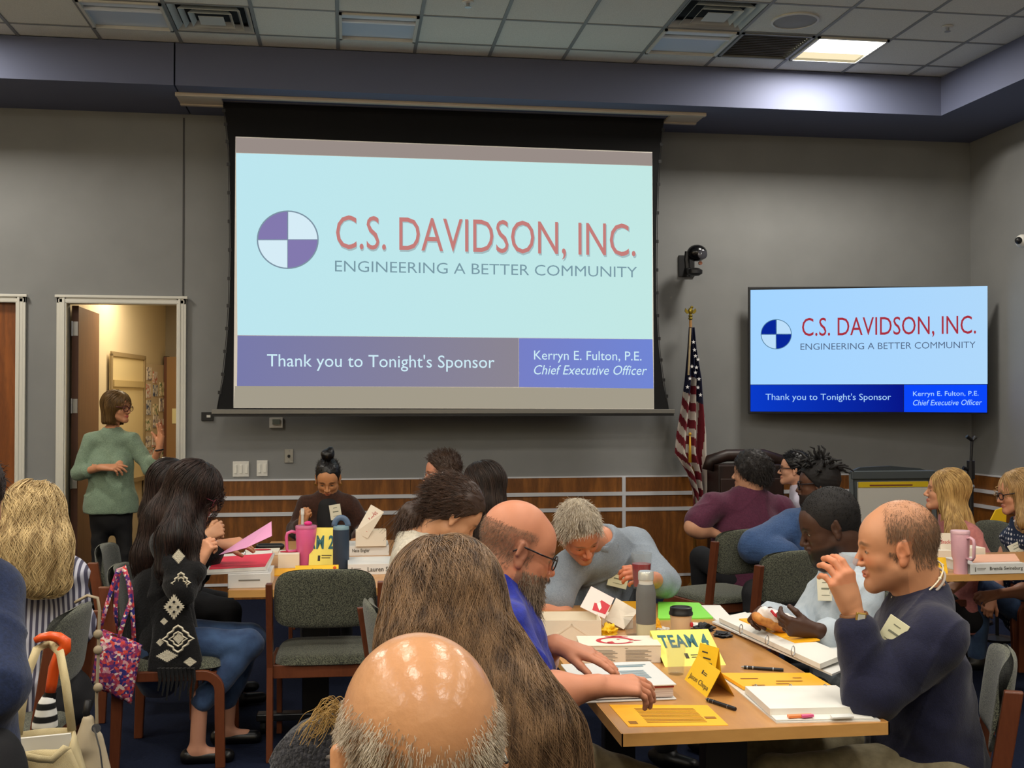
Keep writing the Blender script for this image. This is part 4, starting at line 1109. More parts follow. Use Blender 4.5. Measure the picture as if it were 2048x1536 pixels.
def badge(S, px, wdt, hgt, tilt=0, nrml=None, lines=3, dot=None, name='name_badge', m=None):
    """a small paper name badge pinned to the chest; px is a point on the garment"""
    c = PJ(px); n = nrm(nrml) if nrml is not None else nrm(V(0, 0, HC) - c)
    gsd = S.get('tg')
    if gsd is not None:
        rd = nrm(np.array(ray(px[0], px[1]))); c = c - rd * .45
        for _ in range(90):
            d = float(gsd.eval(c[None])[0])
            if d > .003: c = c + rd * min(d, .03) * .9
            else: break
        c = c - rd * .018 + n * .006
    x = nrm(np.cross((0, 0, 1.), n)); z = np.cross(n, x)
    ct, s_ = math.cos(tilt), math.sin(tilt); x, z = x * ct + z * s_, z * ct - x * s_
    M = Matrix(((x[0], -n[0], z[0]), (x[1], -n[1], z[1]), (x[2], -n[2], z[2])))
    b = MB(); b.box((0, 0, 0), (wdt, .003, hgt)); o = b.build(name, m or mat('badge_paper', (222, 218, 196), .5), S['t'], bev=.0008)
    loc = Vector((c - S['off']).tolist()); o.matrix_basis = Matrix.Translation(loc) @ M.to_4x4()
    b = MB()
    for k, (u, ww, th) in enumerate(((.28, .35, .005), (.02, .5, .010), (-.26, .5, .003))[:lines]):
        b.box((wdt * .02, -.002, hgt * u), (wdt * ww, .001, hgt * th * 7))
    i = b.build('lettering', mat('badge_ink', (120, 122, 104), .7), o); i['kind'] = 'stuff'
    if dot: MB().lathe([(.008, 0), (.008, .0015)], 14, M=Matrix.Rotation(PI / 2, 3, 'X'), c=(wdt * .38, -.001, hgt * .36)).build('sticker_dot', dot, o)
    return o
def simple_hair(S, mcap, mst, off=.010, n=2500, length=.02, comb=(0, -1, -.3), front=.016, low=-.022, rad=.0007, vol=(1, 1, 1), lift=.6, seed=1, steps=4, wave=0, mask=None, amp=.0015, h=.005, kk=.008, slope=.69):
    g = cap_sdf(S['C'], S['R'], S['s'], off, front, low, slope, vol=vol, kk=kk); v, q = g.mesh(h)
    o = npmesh('hair', [(v - S['off'], q)], mcap, S['t'], fold=lambda p: wobble(p, amp * 2, 90, seed))
    if n:
        lv = ((v - S['C']) @ S['R']) / S['s']; mk = S['hg'].eval(v) > off * .3
        if mask is not None: mk &= mask(lv)
        if mk.any():
            r0 = roots_on(v, mk, n, seed); cd_ = S['R'] @ nrm(comb); Nn = g.grad(r0)
            rr = np.random.default_rng(seed)
            ln_ = length * rr.uniform(.5, 1.2, n)[:, None]; d = Nn * lift + cd_ + rr.normal(size=(n, 3)) * .25; d /= np.linalg.norm(d, axis=1, keepdims=True)
            T_ = np.linspace(0, 1, steps)[None, :, None]
            pts = r0[:, None] - Nn[:, None] * .002 + d[:, None] * T_ * ln_[:, None] - V(0, 0, 1) * (T_ ** 2) * ln_[:, None] * .25
            if wave: pts += np.cross(d, Nn)[:, None] * np.sin(T_ * 7 + rr.uniform(0, 6, n)[:, None, None]) * wave * T_
            strands('hair_strands', pts - S['off'], rad, mst, o)
    return o
# ================================================================ the people
def cloth(name, c, c2=None, ns=60, bump=.15, bs=220, rough=.85, st=(1, 1, 1), sheen=.15):
    return mat(name, c, rough, wrinkle=.22, c2=c2, nscale=ns, bump=bump, bscale=bs, stretch=st, sheen=sheen, spec=.25)
def stripes(name, c, c2, scale=60, ax='X', rough=.85, thr=.5):
    if name in MATS: return MATS[name]
    m = mat(name, c, rough); nt = m.node_tree; N = nt.nodes; K = nt.links; b = N['Principled BSDF']
    tc = N.new('ShaderNodeTexCoord'); wv = N.new('ShaderNodeTexWave'); wv.bands_direction = ax; wv.inputs['Scale'].default_value = scale
    wv.inputs['Distortion'].default_value = 3.0; wv.inputs['Detail'].default_value = 0; wv.inputs['Detail Scale'].default_value = .06
    K.new(tc.outputs['Object'], wv.inputs['Vector']); r = N.new('ShaderNodeMapRange'); r.inputs[1].default_value = thr - .12; r.inputs[2].default_value = thr + .12
    K.new(wv.outputs['Fac'], r.inputs[0]); mx = N.new('ShaderNodeMix'); mx.data_type = 'RGBA'; K.new(r.outputs[0], mx.inputs[0])
    mx.inputs[6].default_value = L(c); mx.inputs[7].default_value = L(c2); K.new(mx.outputs[2], b.inputs['Base Color']); return m
def dots(name, c, c2, scale=30, r0=.3):
    if name in MATS: return MATS[name]
    m = mat(name, c, .8); nt = m.node_tree; N = nt.nodes; K = nt.links; b = N['Principled BSDF']
    tc = N.new('ShaderNodeTexCoord'); vo = N.new('ShaderNodeTexVoronoi'); vo.inputs['Scale'].default_value = scale; vo.inputs['Randomness'].default_value = .25
    K.new(tc.outputs['Object'], vo.inputs['Vector']); r = N.new('ShaderNodeMapRange'); r.inputs[1].default_value = r0 + .04; r.inputs[2].default_value = r0 - .04
    K.new(vo.outputs['Distance'], r.inputs[0]); mx = N.new('ShaderNodeMix'); mx.data_type = 'RGBA'; K.new(r.outputs[0], mx.inputs[0])
    mx.inputs[6].default_value = L(c); mx.inputs[7].default_value = L(c2); K.new(mx.outputs[2], b.inputs['Base Color']); return m
M_specs = mat('spectacle_frame', (30, 22, 24), .3); M_specs_r = mat('spectacle_frame_red', (86, 30, 40), .3); M_specs_s = mat('spectacle_frame_silver', (170, 170, 172), .25, .8)
DOWN = V(0, 0, -1)
def sideflow(S, w=.9, out=.25):
    """strand direction: from the crown out to the sides/back, then straight down"""
    C, R, s = S['C'], S['R'], S['s']
    def f(P, t):
        q = (P - C) / s; top = np.clip((q[:, 2]) / .1, 0, 1)[:, None]
        rad = q.copy(); rad[:, 2] = 0; rad /= (np.linalg.norm(rad, axis=1, keepdims=True) + 1e-6)
        bk = -R[:, 1] * .5
        return DOWN[None] * (1.2 - top * .6) + (rad * out + bk) * top
    return f
def long_hair(S, prims, mcap, mst, n=3000, length=.5, steps=26, rad=.0009, wave=(0, 30), lift=(.000, .006), mask=None, h=.008, seed=1, foldamp=.004, name='hair', dirf=None, front=.012, cut=None, off=.018, ffreq=70, stretch=(1, 1, .25)):
    """hair body = cap plus given volumes; strands run down its surface"""
    g = SDF(); C, R, s = S['C'], S['R'], S['s']; T = lambda *p: C + R @ (np.array(p) * s)
    g.ell(T(0, -.020, .037), np.array((.078 + off, .099 + off, .090 + off * .8)) * s, R, .02)
    for (a, b, r1, r2, k, fl, fd) in prims: g.cone(a, b, r1, r2, k, flat=fl, fd=fd)
    if front is not None: 
        # clear the face
        g.ell(T(0, .075, -.03), np.array((.060, .075, .100)) * s, R, .012, 's')
        g.ell(T(0, .06, -.13), np.array((.055, .06, .09)) * s, R, .012, 's')
    if cut: 
        for c_, n_ in cut: g.plane(c_, n_, .01)
    v, q = g.mesh(h)
    o = npmesh(name, [(v - S['off'], q)], mcap, S['t'], fold=lambda p: wobble(p, foldamp, ffreq, seed, stretch=stretch))
    lv = ((v - C) @ R) / s
    mk = (lv[:, 2] > -.02) & (lv[:, 2] < .16)
    if mask is not None: mk = mask(lv, v)
    r0 = roots_on(v, mk, n, seed)
    pts = flow(g, r0, steps, length / steps, dirf or sideflow(S), lift=lift, wave=wave, seed=seed)
    if n: strands('hair_strands', pts - S['off'], rad, mst, o)
    return o, g

# --- standing woman in green, in the doorway
Y = 9.2
S = person('green', 'woman standing in the doorway in green sweater, glasses and black trousers', (236, 815, Y - .02), (.88, -.42, -.06), (224, 862, Y), ((180, 882, Y), (266, 881, Y)), (222, 1010, Y),
    arms=(((158, 946, Y - .05), (203, 935, Y - .22)), ((300, 938, Y - .04), (319, 896, Y - .14))), sleeve=('mid', 'mid'), fem=True, build=.86, hs=.97, neckr=.048, hipr=.205,
    skin=(206, 142, 110), brow=(96, 66, 40), lips=(190, 70, 80), top=('sweater', cloth('green_knit', (132, 152, 130), (108, 128, 108), 160, .5, 160)), topth=.014, fold=.006,
    legs=((198, 1105, Y), (192, 1206, Y), (250, 1105, Y), (244, 1206, Y)), bottom=mat('black_trousers', (12, 12, 15), .8),
    hands=(dict(dir=(.95, -.1, .0), back=(.0, -.5, .85), side=-1, curl=(.2, .15, .35, .5, .6), spread=.1), dict(dir=(.12, -.1, 1), back=(.75, .6, 0), side=1, curl=(.1, .12, .1, .15, .2), spread=.16)), hand_scale=1.1, h=.010)
glasses(S, M_specs_r, w=.028, r=.0028)
long_hair(S, [(hp_(S, 0, -.06, .03), hp_(S, 0, -.055, -.10), .088, .082, .03, .8, S['R'][:, 1]), (hp_(S, .055, -.02, .0), hp_(S, .058, -.02, -.10), .045, .035, .03, None, None), (hp_(S, -.055, -.02, .0), hp_(S, -.058, -.02, -.10), .045, .035, .03, None, None)],
    mat('brown_bob', (98, 72, 40), .5), hairmat('brown_bob_strand', (118, 88, 46), (78, 56, 30)), n=700, length=.22, steps=12, rad=.0014, cut=[(hp_(S, 0, 0, -.125), -S['R'][:, 2])])
b = MB(); b.tube([Vector(hp_(S, -.078, .0, -.05) - S['off']), Vector(hp_(S, -.078, .0, -.065) - S['off'])], .004, 6); b.build('earring', M_steel, S['t'])
w_ = Pm(319, 900, Y - .14) - S['off']
MB().tube([w_ + V(.03 * math.cos(a), .03 * math.sin(a), .004 * math.cos(a)) for a in np.linspace(0, 2 * PI, 12, endpoint=False)], .006, 6, closed=True).build('bracelet', M_black, S['t'])

# --- man in navy at the left edge, seen from behind
S = person('navyleft', 'person in dark navy sweater, only shoulder and arm showing at left edge', (-70, 1005, 2.9), (.2, .95, -.15), (-115, 1080, 2.9), ((-22, 1190, 2.9), (-260, 1185, 2.95)), (-150, 1560, 2.75), skel_front=(-.6, .8, 0),
    arms=(((-12, 1370, 2.75), (-60, 1500, 3.0)), None), skin=(190, 140, 110), top=('sweater', cloth('navy_knit', (34, 46, 78), (28, 38, 64), 120)), topth=.022, build=1.15, h=.012, hh=.006)
simple_hair(S, mat('dark_brown_hair', (42, 28, 22), .6), hairmat('dark_brown_strand', (52, 36, 28), (24, 16, 12)), n=1500, off=.014, length=.03)

# --- blonde woman in striped shirt, back to the camera
Y = 4.42
S = person('striped', 'woman with long wavy blonde hair in a striped shirt seen from behind at left', (66, 1040, Y), (-.25, .95, -.1), (62, 1098, Y - .02), ((132, 1152, Y), (-18, 1150, Y + .05)), (72, 1400, Y + .05),
    arms=(((150, 1250, Y + .05), (110, 1330, Y + .3)), ((-40, 1250, Y + .05), (10, 1320, Y + .3))), fem=True, build=1.08, skel_front=(-.6, .8, 0), top=('blouse', stripes('striped_cloth', (196, 196, 208), (78, 76, 96), 17, 'X')), fold=.008, h=.009, hh=.006, topth=.02, neckr=.05)
prims = [(hp_(S, 0, -.03, .03), hp_(S, 0, -.07, -.09), .088, .104, .03, .8, S['R'][:, 1]), (hp_(S, 0, -.07, -.09), hp_(S, .01, -.10, -.14), .104, .082, .03, .66, S['R'][:, 1]), (hp_(S, .05, -.10, -.12), hp_(S, .085, -.11, -.225), .055, .022, .03, .7, S['R'][:, 1]), (hp_(S, -.05, -.10, -.12), hp_(S, -.07, -.11, -.21), .055, .025, .03, .7, S['R'][:, 1]), (hp_(S, .0, -.11, -.12), hp_(S, .01, -.12, -.215), .05, .03, .03, .7, S['R'][:, 1])]
long_hair(S, prims, mat('blonde_dark', (146, 116, 70), .55), hairmat('blonde_strand', (232, 206, 152), (132, 104, 64)), n=4200, length=.40, steps=34, rad=.0010, wave=(.75, 60), lift=(-.002, .022), seed=4, foldamp=.012, ffreq=60, off=.008)

# --- woman in black cardigan, profile
Y = 5.3
S = person('cardigan', 'woman in black cardigan with white pattern and red glasses reading a pink sheet', (393, 986, Y), (.9, -.05, -.42), (352, 1046, Y + .02), ((336, 1088, Y - .13), (350, 1086, Y + .2)), (325, 1280, Y + .02),
    arms=(((362, 1176, Y - .2), (398, 1128, Y - .16)), ((385, 1150, Y + .22), (440, 1090, Y + .2))), fem=True, hs=.98, build=.98, neckr=.048, skin=(214, 152, 124), lips=(176, 84, 84), brow=(40, 28, 24),
    top=('cardigan', cloth('black_knit', (12, 12, 13), (20, 20, 22), 100, .4, 120)), topth=.02, fold=.008,
    legs=((498, 1288, Y - .1), (404, 1404, Y - .15), (505, 1275, Y + .12), (452, 1400, Y + .12)), bottom=cloth('blue_jeans', (60, 84, 120), (44, 62, 94), 14, .2, 300), shoes=False, h=.009,
    hands=(dict(dir=(.4, 0, .9), back=(-.6, -.8, .2), side=-1, curl=(.5, 1.0, 1.1, 1.2, 1.2)), dict(dir=(.97, -.1, .12), back=(0, -.5, .85), side=1, curl=(.3, .35, .45, .5, .6))))
glasses(S, M_specs_r, w=.027, r=.0026)
SCARD = S
g = SDF(); a, b_ = Pm(350, 1215, Y - .15), Pm(350, 1335, Y - .19); g.cone(a, b_, .07, .12, .03, flat=.36, fd=(0, 1, 0)); g.cone(Pm(320, 1170, Y - .02), Pm(318, 1270, Y), .13, .17, .05, flat=.8, fd=(0, 1, 0))
g.plane(Pm(340, 1342, Y - .15), (0, 0, -1), .01)
v, q = g.mesh(.009); npmesh('cardigan_skirt', [(v - S['off'], q)], MATS['black_knit'], S['t'], fold=lambda p: wobble(p, .010, 26, 3, stretch=(1, 1, .3)))
# knitted white motifs: flat diamonds on the cardigan side
Mkn = mat('cream_knit', (206, 198, 176), .9, bump=.5, bscale=200)
def knit(px, py, w_, h_, kind, Yk):
    c = Pm(px, py, Yk) - S['off']; b = MB(); s = Yk / FPX
    def zig(w2, h2, tk, n=10):
        for sg in (-1, 1):
            pts = []
            for k in range(n + 1):
                f = k / n; pts.append((c[0] + sg * w2 * (1 - abs(2 * f - 1)) * s + (s * 2.4 if k % 2 else -s * 1.2) * sg, c[1], c[2] + (f - .5) * 2 * h2 * s))
            b.tube(pts, tk * s, 4)
    if kind == 'solid':
        n = 12
        pts = []
        for k in range(4 * n):
            e = k / (4 * n) * 4; i = int(e); f = e - i
            A = [(w_, 0), (0, h_), (-w_, 0), (0, -h_)]; x = A[i][0] * (1 - f) + A[(i + 1) % 4][0] * f; z = A[i][1] * (1 - f) + A[(i + 1) % 4][1] * f
            m_ = 1.12 if k % 2 else .88; pts.append((c[0] + x * m_ * s, c[1], c[2] + z * m_ * s))
        b.prism(pts, (0, .004, 0))
    else: zig(w_, h_, 2.2); zig(w_ * .55, h_ * .55, 1.8, 6)
    o = b.build('knit_motif', Mkn, S['t']); return o
YK = Y - .262
k_ = knit(348, 1214, 19, 24, 'solid', YK - .01)
for dx, dy in ((0, -10), (8, 0), (0, 10), (-8, 0)):
    c = Pm(348 + dx, 1214 + dy, YK - .018) - S['off']; boxobj('knit_square', tuple(c), (.010, .004, .010), MATS['black_knit'], k_, rot=(0, PI / 4, 0))
knit(362, 1166, 15, 20, 'zig', YK); knit(356, 1278, 27, 26, 'zig', YK - .01); knit(357, 1277, 10, 11, 'solid', YK - .012)
knit(334, 1312, 20, 12, 'solid', YK - .01); knit(320, 1285, 7, 7, 'solid', YK - .004); knit(328, 1243, 7, 7, 'solid', YK - .004); knit(357, 1113, 12, 14, 'solid', Y - .28); knit(380, 1324, 12, 9, 'solid', YK - .01)
for dx in range(9):       # fringe along the hem
    px = 318 + dx * 8.5; a = Pm(px, 1336, YK + .02) - S['off']; MB().tube([a, a + V(.005, 0, -.05), a + V(-.004, 0, -.10 - .02 * (dx % 3))], [.010, .008, .003], 5).build('fringe', MATS['black_knit'], S['t'])
prims = [(hp_(S, 0, -.04, .03), Pm(330, 1040, Y), .098, .085, .05, .85, V(0, 1, 0)), (Pm(330, 1040, Y), Pm(300, 1110, Y - .02), .088, .075, .05, .8, V(0, 1, 0)), (Pm(300, 1110, Y - .03), Pm(280, 1170, Y - .04), .06, .03, .05, .8, V(0, 1, 0)),
    (hp_(S, .05, -.03, -.02), Pm(345, 1075, Y - .17), .06, .06, .03, .8, V(0, 1, 0)), (Pm(345, 1075, Y - .17), Pm(325, 1140, Y - .2), .06, .03, .03, .6, V(0, 1, 0)), (hp_(S, -.03, .0, -.02), Pm(380, 1080, Y - .12), .06, .045, .03, .8, V(0, 1, 0)), (Pm(380, 1080, Y - .12), Pm(392, 1150, Y - .2), .045, .02, .04, .8, V(0, 1, 0))]
long_hair(S, prims, mat('darkest_brown', (24, 17, 15), .5), hairmat('darkest_strand', (58, 40, 34), (16, 11, 10)), n=1800, length=.62, steps=30, rad=.0011, wave=(.12, 25), lift=(0, .006), seed=6)
# flat shoes and bare ankles
for (ax, ay, YY) in ((400, 1408, Y - .15), (458, 1404, Y + .12)):
    a = Pm(ax, ay, YY); g = SDF(); g.cone(a + V(0, 0, .03), V(a[0] - .01, a[1], .075), .036, .034, .01); g.cone(V(a[0] - .03, a[1], .04), V(a[0] + .08, a[1], .035), .032, .028, .03); v, q = g.mesh(.007)
    npmesh('foot', [(v - S['off'], q)], mat('skin_plain', (196, 142, 116), .5), S['t'])
    g = SDF(); g.cone(V(a[0] - .05, a[1], .03), V(a[0] + .12, a[1], .024), .036, .032, .03); g.ell(V(a[0], a[1], .085), (.06, .04, .045), None, .01, 's'); g.plane((0, 0, .003), (0, 0, -1), .002); v, q = g.mesh(.006)
    npmesh('shoe', [(v - S['off'], q)], mat('black_flat_shoe', (12, 12, 14), .35), S['t'])

# --- person hidden behind her, hands clasped
Y = 6.1
S = person('behind', 'person with dark hair behind the cardigan woman, clasped hands showing over table', (348, 972, Y), (.95, .1, -.15), (330, 1015, Y), ((330, 1045, Y - .17), (318, 1045, Y + .17)), (310, 1190, Y),
    arms=(((370, 1110, Y - .2), (408, 1076, Y - .12)), ((372, 1110, Y + .18), (412, 1070, Y + .0))), top=('jacket', cloth('dark_grey_wool', (36, 40, 42), (28, 30, 32))), topth=.018, hh=.007, h=.012, legs='sit', thigh=.36,
    hands=(dict(dir=(.9, .3, .5), back=(.3, -.9, .3), side=-1, curl=(.6, .9, 1.1, 1.2, 1.2)), dict(dir=(.8, -.6, .3), back=(.3, .3, .9), side=1, curl=(.6, .9, 1.1, 1.2, 1.2))))
MB().tube([Pm(373, 928, Y - .14) - S['off'], Pm(390, 926, Y - .14) - S['off']], .009, 8).build('hair_clip', mat('red_clip', (190, 20, 36), .35), S['t'], smooth='auto')
long_hair(S, [(hp_(S, 0, -.05, .02), hp_(S, 0, -.08, -.15), .095, .09, .04, .8, S['R'][:, 1])], MATS['darkest_brown'], MATS['darkest_strand'], n=300, length=.25, steps=10, rad=.0015)

# --- woman with bun
Y = 7.7
S = person('bun', 'woman with black hair bun in brown cardigan looking down and holding a marker', (656, 957, Y), (-.05, -.86, -.46), (656, 992, Y + .03), ((610, 1012, Y + .03), (703, 1012, Y + .03)), (656, 1130, Y + .1),
    arms=(((592, 1060, Y), (604, 1052, Y - .22)), ((728, 1058, Y), (716, 1082, Y - .25))), fem=True, build=.9, skin=(196, 136, 98), lips=(150, 72, 62), brow=(26, 18, 16), top=('cardigan', cloth('brown_knit', (62, 36, 26), (48, 28, 20), 80)), topth=.016, neckr=.048, fold=.006,
    hands=(dict(dir=(.2, -.2, .9), back=(-.5, -.8, .2), side=-1, curl=(.9, 1.2, 1.2, 1.2, 1.2)), dict(dir=(-.1, -.9, .1), back=(.2, .1, .9), side=1, curl=(.4, .5, .5, .6, .6))))
g = SDF(); g.cone(Pm(656, 1014, Y - .012), Pm(656, 1085, Y - .055), .072, .088, .03);  g.cone(Pm(656, 1012, Y + .03), Pm(656, 1016, Y + .03), .070, .075, .03)
v, q = g.mesh(.009); npmesh('shirt', [(v - S['off'], q)], mat('black_shirt', (12, 12, 14), .8), S['t']); S['tg'] = g
badge(S, (671, 1024, Y - .2), .075, .10, .15, nrml=(0, -1, .1))
simple_hair(S, mat('black_hair', (14, 12, 13), .4), hairmat('black_strand', (30, 27, 28), (8, 7, 8)), n=900, off=.006, length=.03, comb=(0, -.7, .7), lift=.05, front=.020, rad=.0008)
o_ = SDF(); c = hp_(S, 0, -.035, .165); o_.ell(c, (.046, .046, .040), None, .01); o_.ell(c + V(.02, 0, .035), (.022, .02, .02), None, .02); v, q = o_.mesh(.006); npmesh('hair_bun', [(v - S['off'], q)], MATS['black_hair'], S['t'], fold=lambda p: wobble(p, .004, 120, 2))
for sg in (-1, 1): MB().tube([Vector(hp_(S, sg * .082, .004, -.042) - S['off']) + Vector((.009 * math.cos(a), 0, .009 * math.sin(a))) for a in np.linspace(0, 2 * PI, 10, endpoint=False)], .003, 5, closed=True).build('earring', M_brass, S['t'])
BUNHAND = Pm(605, 1040, Y - .26)

# --- two people at the right side of the far table
Y = 6.9
S = person('farman', 'man with short brown hair and silver glasses facing left at the far table', (884, 946, Y), (-.98, -.1, -.1), (905, 985, Y), ((905, 1012, Y + .18), (912, 1014, Y - .18)), (915, 1130, Y), top=('shirt', cloth('grey_shirt', (96, 98, 104))), skin=(206, 140, 116), brow=(60, 40, 30), thigh=.36)
glasses(S, M_specs_s, r=.002, square=False)
simple_hair(S, mat('brown_hair', (58, 40, 28), .6), hairmat('brown_strand', (76, 52, 36), (40, 28, 20)), n=1200, off=.012, length=.035, comb=(0, .3, .6), lift=.6, rad=.0009)
Y = 6.2
S = person('fardark', 'woman with long dark straight hair in cream top behind the ponytail woman', (962, 974, Y), (-.6, .75, -.1), (966, 1012, Y), ((1012, 1050, Y + .05), (935, 1045, Y - .05)), (975, 1190, Y), arms=(((1025, 1110, Y), (985, 1150, Y + .2)), ((925, 1110, Y), (925, 1140, Y + .2))),
    fem=True, build=.95, top=('blouse', cloth('cream_blouse', (206, 198, 184))), hh=.006, thigh=.36)
long_hair(S, [(hp_(S, 0, -.05, .03), Pm(975, 1010, Y - .08), .10, .085, .04, .8, V(0, 1, 0)), (Pm(975, 1010, Y - .09), Pm(968, 1075, Y - .14), .085, .05, .04, .6, V(0, 1, 0))], mat('dark_hair_b', (36, 27, 23), .5), hairmat('dark_strand_b', (60, 44, 36), (24, 17, 14)), n=1000, length=.42, steps=20, rad=.0013)

# --- woman with ponytail, head bowed
Y = 4.3
S = person('pony', 'woman with brown ponytail and cream sweater, head bowed in profile', (908, 1028, Y), (.74, .05, -.67), (832, 1082, Y + .0), ((826, 1122, Y - .17), (838, 1112, Y + .19)), (815, 1320, Y),
    arms=(((845, 1215, Y - .22), (930, 1225, Y - .1)), ((870, 1200, Y + .2), (950, 1210, Y + .1))), fem=True, neckr=.05, skin=(214, 156, 124), lips=(180, 100, 90), brow=(66, 46, 34), top=('sweater', cloth('cream_knit_sweater', (196, 188, 172), (178, 170, 154), 120, .4, 160)), topth=.02, fold=.006, hh=.0032,
    hands=(dict(dir=(1, 0, 0), back=(0, 0, 1), side=-1), None))
simple_hair(S, mat('chestnut_hair', (58, 42, 34), .5), hairmat('chestnut_strand', (86, 62, 48), (40, 28, 22)), n=3500, off=.014, length=.06, comb=(0, -1, -.25), lift=.03, front=.008, rad=.0009, vol=(1.05, 1.02, 1.03), steps=6, low=-.045, amp=.002, slope=.5)
g = SDF(); c0 = hp_(S, 0, -.115, -.01); c1 = Pm(822, 1035, Y); c2 = Pm(826, 1068, Y); g.cone(c0, c1, .026, .040, .02); g.cone(c1, c2, .042, .024, .03); g.ell(Pm(822, 1020, Y), (.035, .035, .03), None, .02); v, q = g.mesh(.005)
po = npmesh('ponytail', [(v - S['off'], q)], MATS['chestnut_hair'], S['t'], fold=lambda p: wobble(p, .004, 110, 3))
r0 = roots_on(v, np.ones(len(v), bool), 900, 3); rr = np.random.default_rng(2); dd = nrm(c1 - c0) * .5 + V(-.2, 0, -.8); dd = dd + rr.normal(size=(900, 3)) * .45; T_ = np.linspace(0, 1, 6)[None, :, None]
strands('hair_strands', r0[:, None] + dd[:, None] * T_ * rr.uniform(.02, .055, 900)[:, None, None] + V(0, 0, -.015) * T_ ** 2 - S['off'], .0008, MATS['chestnut_strand'], po)
MB().ball(Vector(c0 - S['off']) + Vector((-.012, 0, 0)), (.02, .03, .032)).build('hair_tie', M_black, S['t'], smooth=True)

# --- person with grey knit shoulder and blonde strands, mostly behind the bald man
Y = 1.78
S = person('knit', 'person in charcoal knit sweater with blonde strands on shoulder, hidden behind the bald man', (812, 1452, Y + .02), (.1, .95, -.2), (790, 1530, Y), ((905, 1580, Y), (640, 1532, Y - .02)), (780, 1950, Y), arms=(None, ((600, 1640, Y - .03), (640, 1800, Y + .2))),
    top=('sweater', cloth('charcoal_knit', (44, 44, 50), (24, 24, 28), 150, .9, 130)), topth=.024, h=.008, hh=.006, legs='sit', build=.95, fem=True)
# chunky knit ribs over the visible shoulder
g = S['tg']; b = MB(); vv, qq = g.mesh(.012); n0 = 0
rr = np.random.default_rng(5)
for k in range(26):
    x = .0 - k * .0125
    st0 = np.array([Pm(700, 1480, Y) + V(-k * .0125, -.05, .08)]); pts = []
    P = st0.copy()
    for it in range(8): P = P - g.grad(P) * g.eval(P)[:, None] * .9
    line = []
    for i in range(26):
        N_ = g.grad(P); d = V(-.25, -.9, -.35)[None]; d = d - N_ * (d * N_).sum(-1, keepdims=True); d /= np.linalg.norm(d) + 1e-9
        P = P + d * .008; P = P - N_ * g.eval(P)[:, None]; line.append(Vector((P[0] + N_[0] * (.001 + .0015 * (i % 2)) - S['off']).tolist()))
    b.tube(line, [.0062 if i % 2 else .0046 for i in range(26)], 6)
o = b.build('knit_ribs', MATS['charcoal_knit'], S['t'], smooth=True); o['kind'] = 'stuff'
rr = np.random.default_rng(8); n_ = 60; st0 = np.array([Pm(700, 1440, Y - .06)]) + rr.normal(size=(n_, 3)) * V(.012, .02, .01); en = np.array([Pm(630, 1470, Y - .08)]) + rr.normal(size=(n_, 3)) * V(.014, .02, .008)
T_ = np.linspace(0, 1, 14)[None, :, None]; strands('hair', st0[:, None] * (1 - T_) + en[:, None] * T_ + V(0, 0, .03) * np.sin(T_ * PI) * rr.uniform(.2, 1.3, n_)[:, None, None] + V(0, 0, .004) * np.sin(T_ * 14 + rr.uniform(0, 6, n_)[:, None, None]) - S['off'], .0007, hairmat('blonde_b', (180, 146, 80), (110, 80, 36)), S['t'])

# --- bearded man in blue
Y = 3.05
S = person('beard', 'bald bearded man with dark glasses in royal blue shirt turning binder pages', (1036, 1096, Y), (.93, .05, -.36), (990, 1170, Y + .0), ((1000, 1262, Y - .2), (1008, 1235, Y + .2)), (975, 1500, Y),
    arms=(((1065, 1395, Y - .27), (1196, 1372, Y - .30)), ((1062, 1330, Y + .18), (1112, 1290, Y - .0))), sleeve=('short', 'short'), build=1.06, belly=.5, hs=1.02, neckr=.066, skin=(200, 132, 106), lips=(168, 92, 82), brow=(84, 62, 50), headkw=dict(beard=1, jaw=1.1, cr=1.02), topth=.014, fold=.007, h=.007, hh=.0028, handh=.0028,
    colkw=dict(flush=.35, stub=.0, hairc=(104, 84, 70), hmask=lambda x, y, z: .62 * np.clip((-.045 - z + .0) / .01, 0, 1) * (y > .0) * (z > -.2) + .5 * ((y < .04) & (z < .055 + y * .1) & (z > -.05 + .0 * y)) * np.clip((.03 - y) / .02, 0, 1) * np.clip((.06 - z) / .015, 0, 1) * np.clip((z + .055) / .02, 0, 1)),
    armr=1.12, top=('shirt', cloth('royal_blue', (30, 44, 150), (24, 34, 124), 40, .15, 200)), bottom=cloth('khaki', (120, 108, 82), (104, 94, 70), 40), thigh=.44,
    hands=(dict(dir=(.95, .12, -.05), back=(.0, -.35, .9), side=-1, curl=(.25, .28, .42, .5, .55), spread=.05, thumb=(.45, .1)), dict(dir=(.84, -.42, -.18), back=(.1, -.1, 1), side=1, curl=(.2, .15, .2, .2, .25), spread=.07, thumb=(.4, .1))), hand_scale=1.06)
glasses(S, M_specs, w=.026, hgt=.019, r=.0020)
SB = S
v, q = S['hg'].mesh(.005); lv = ((v - S['C']) @ S['R']) / S['s']; x, y_, z = lv.T
n_ = 5200; mk = (y_ > .005) & (z < -.045) & (z > -.19) & ((z < -.052) | (np.abs(x) > .045)) & ((np.abs(x) > .022) | (z < -.080)) | ((y_ > .09) & (z < -.045) & (z > -.056))
mk &= (y_ > .015 + .3 * np.clip(-.12 - z, 0, 1)); r0 = roots_on(v, mk, n_, 2); N_ = S['hg'].grad(r0); rr = np.random.default_rng(3)
lq = ((r0 - S['C']) @ S['R']) / S['s']; ln_ = (.007 + .022 * np.clip((-.06 - lq[:, 2]) / .06, 0, 1))[:, None] * rr.uniform(.6, 1.2, n_)[:, None]; d = N_ * .45 + S['R'] @ nrm((0, .15, -1)) + rr.normal(size=(n_, 3)) * .3
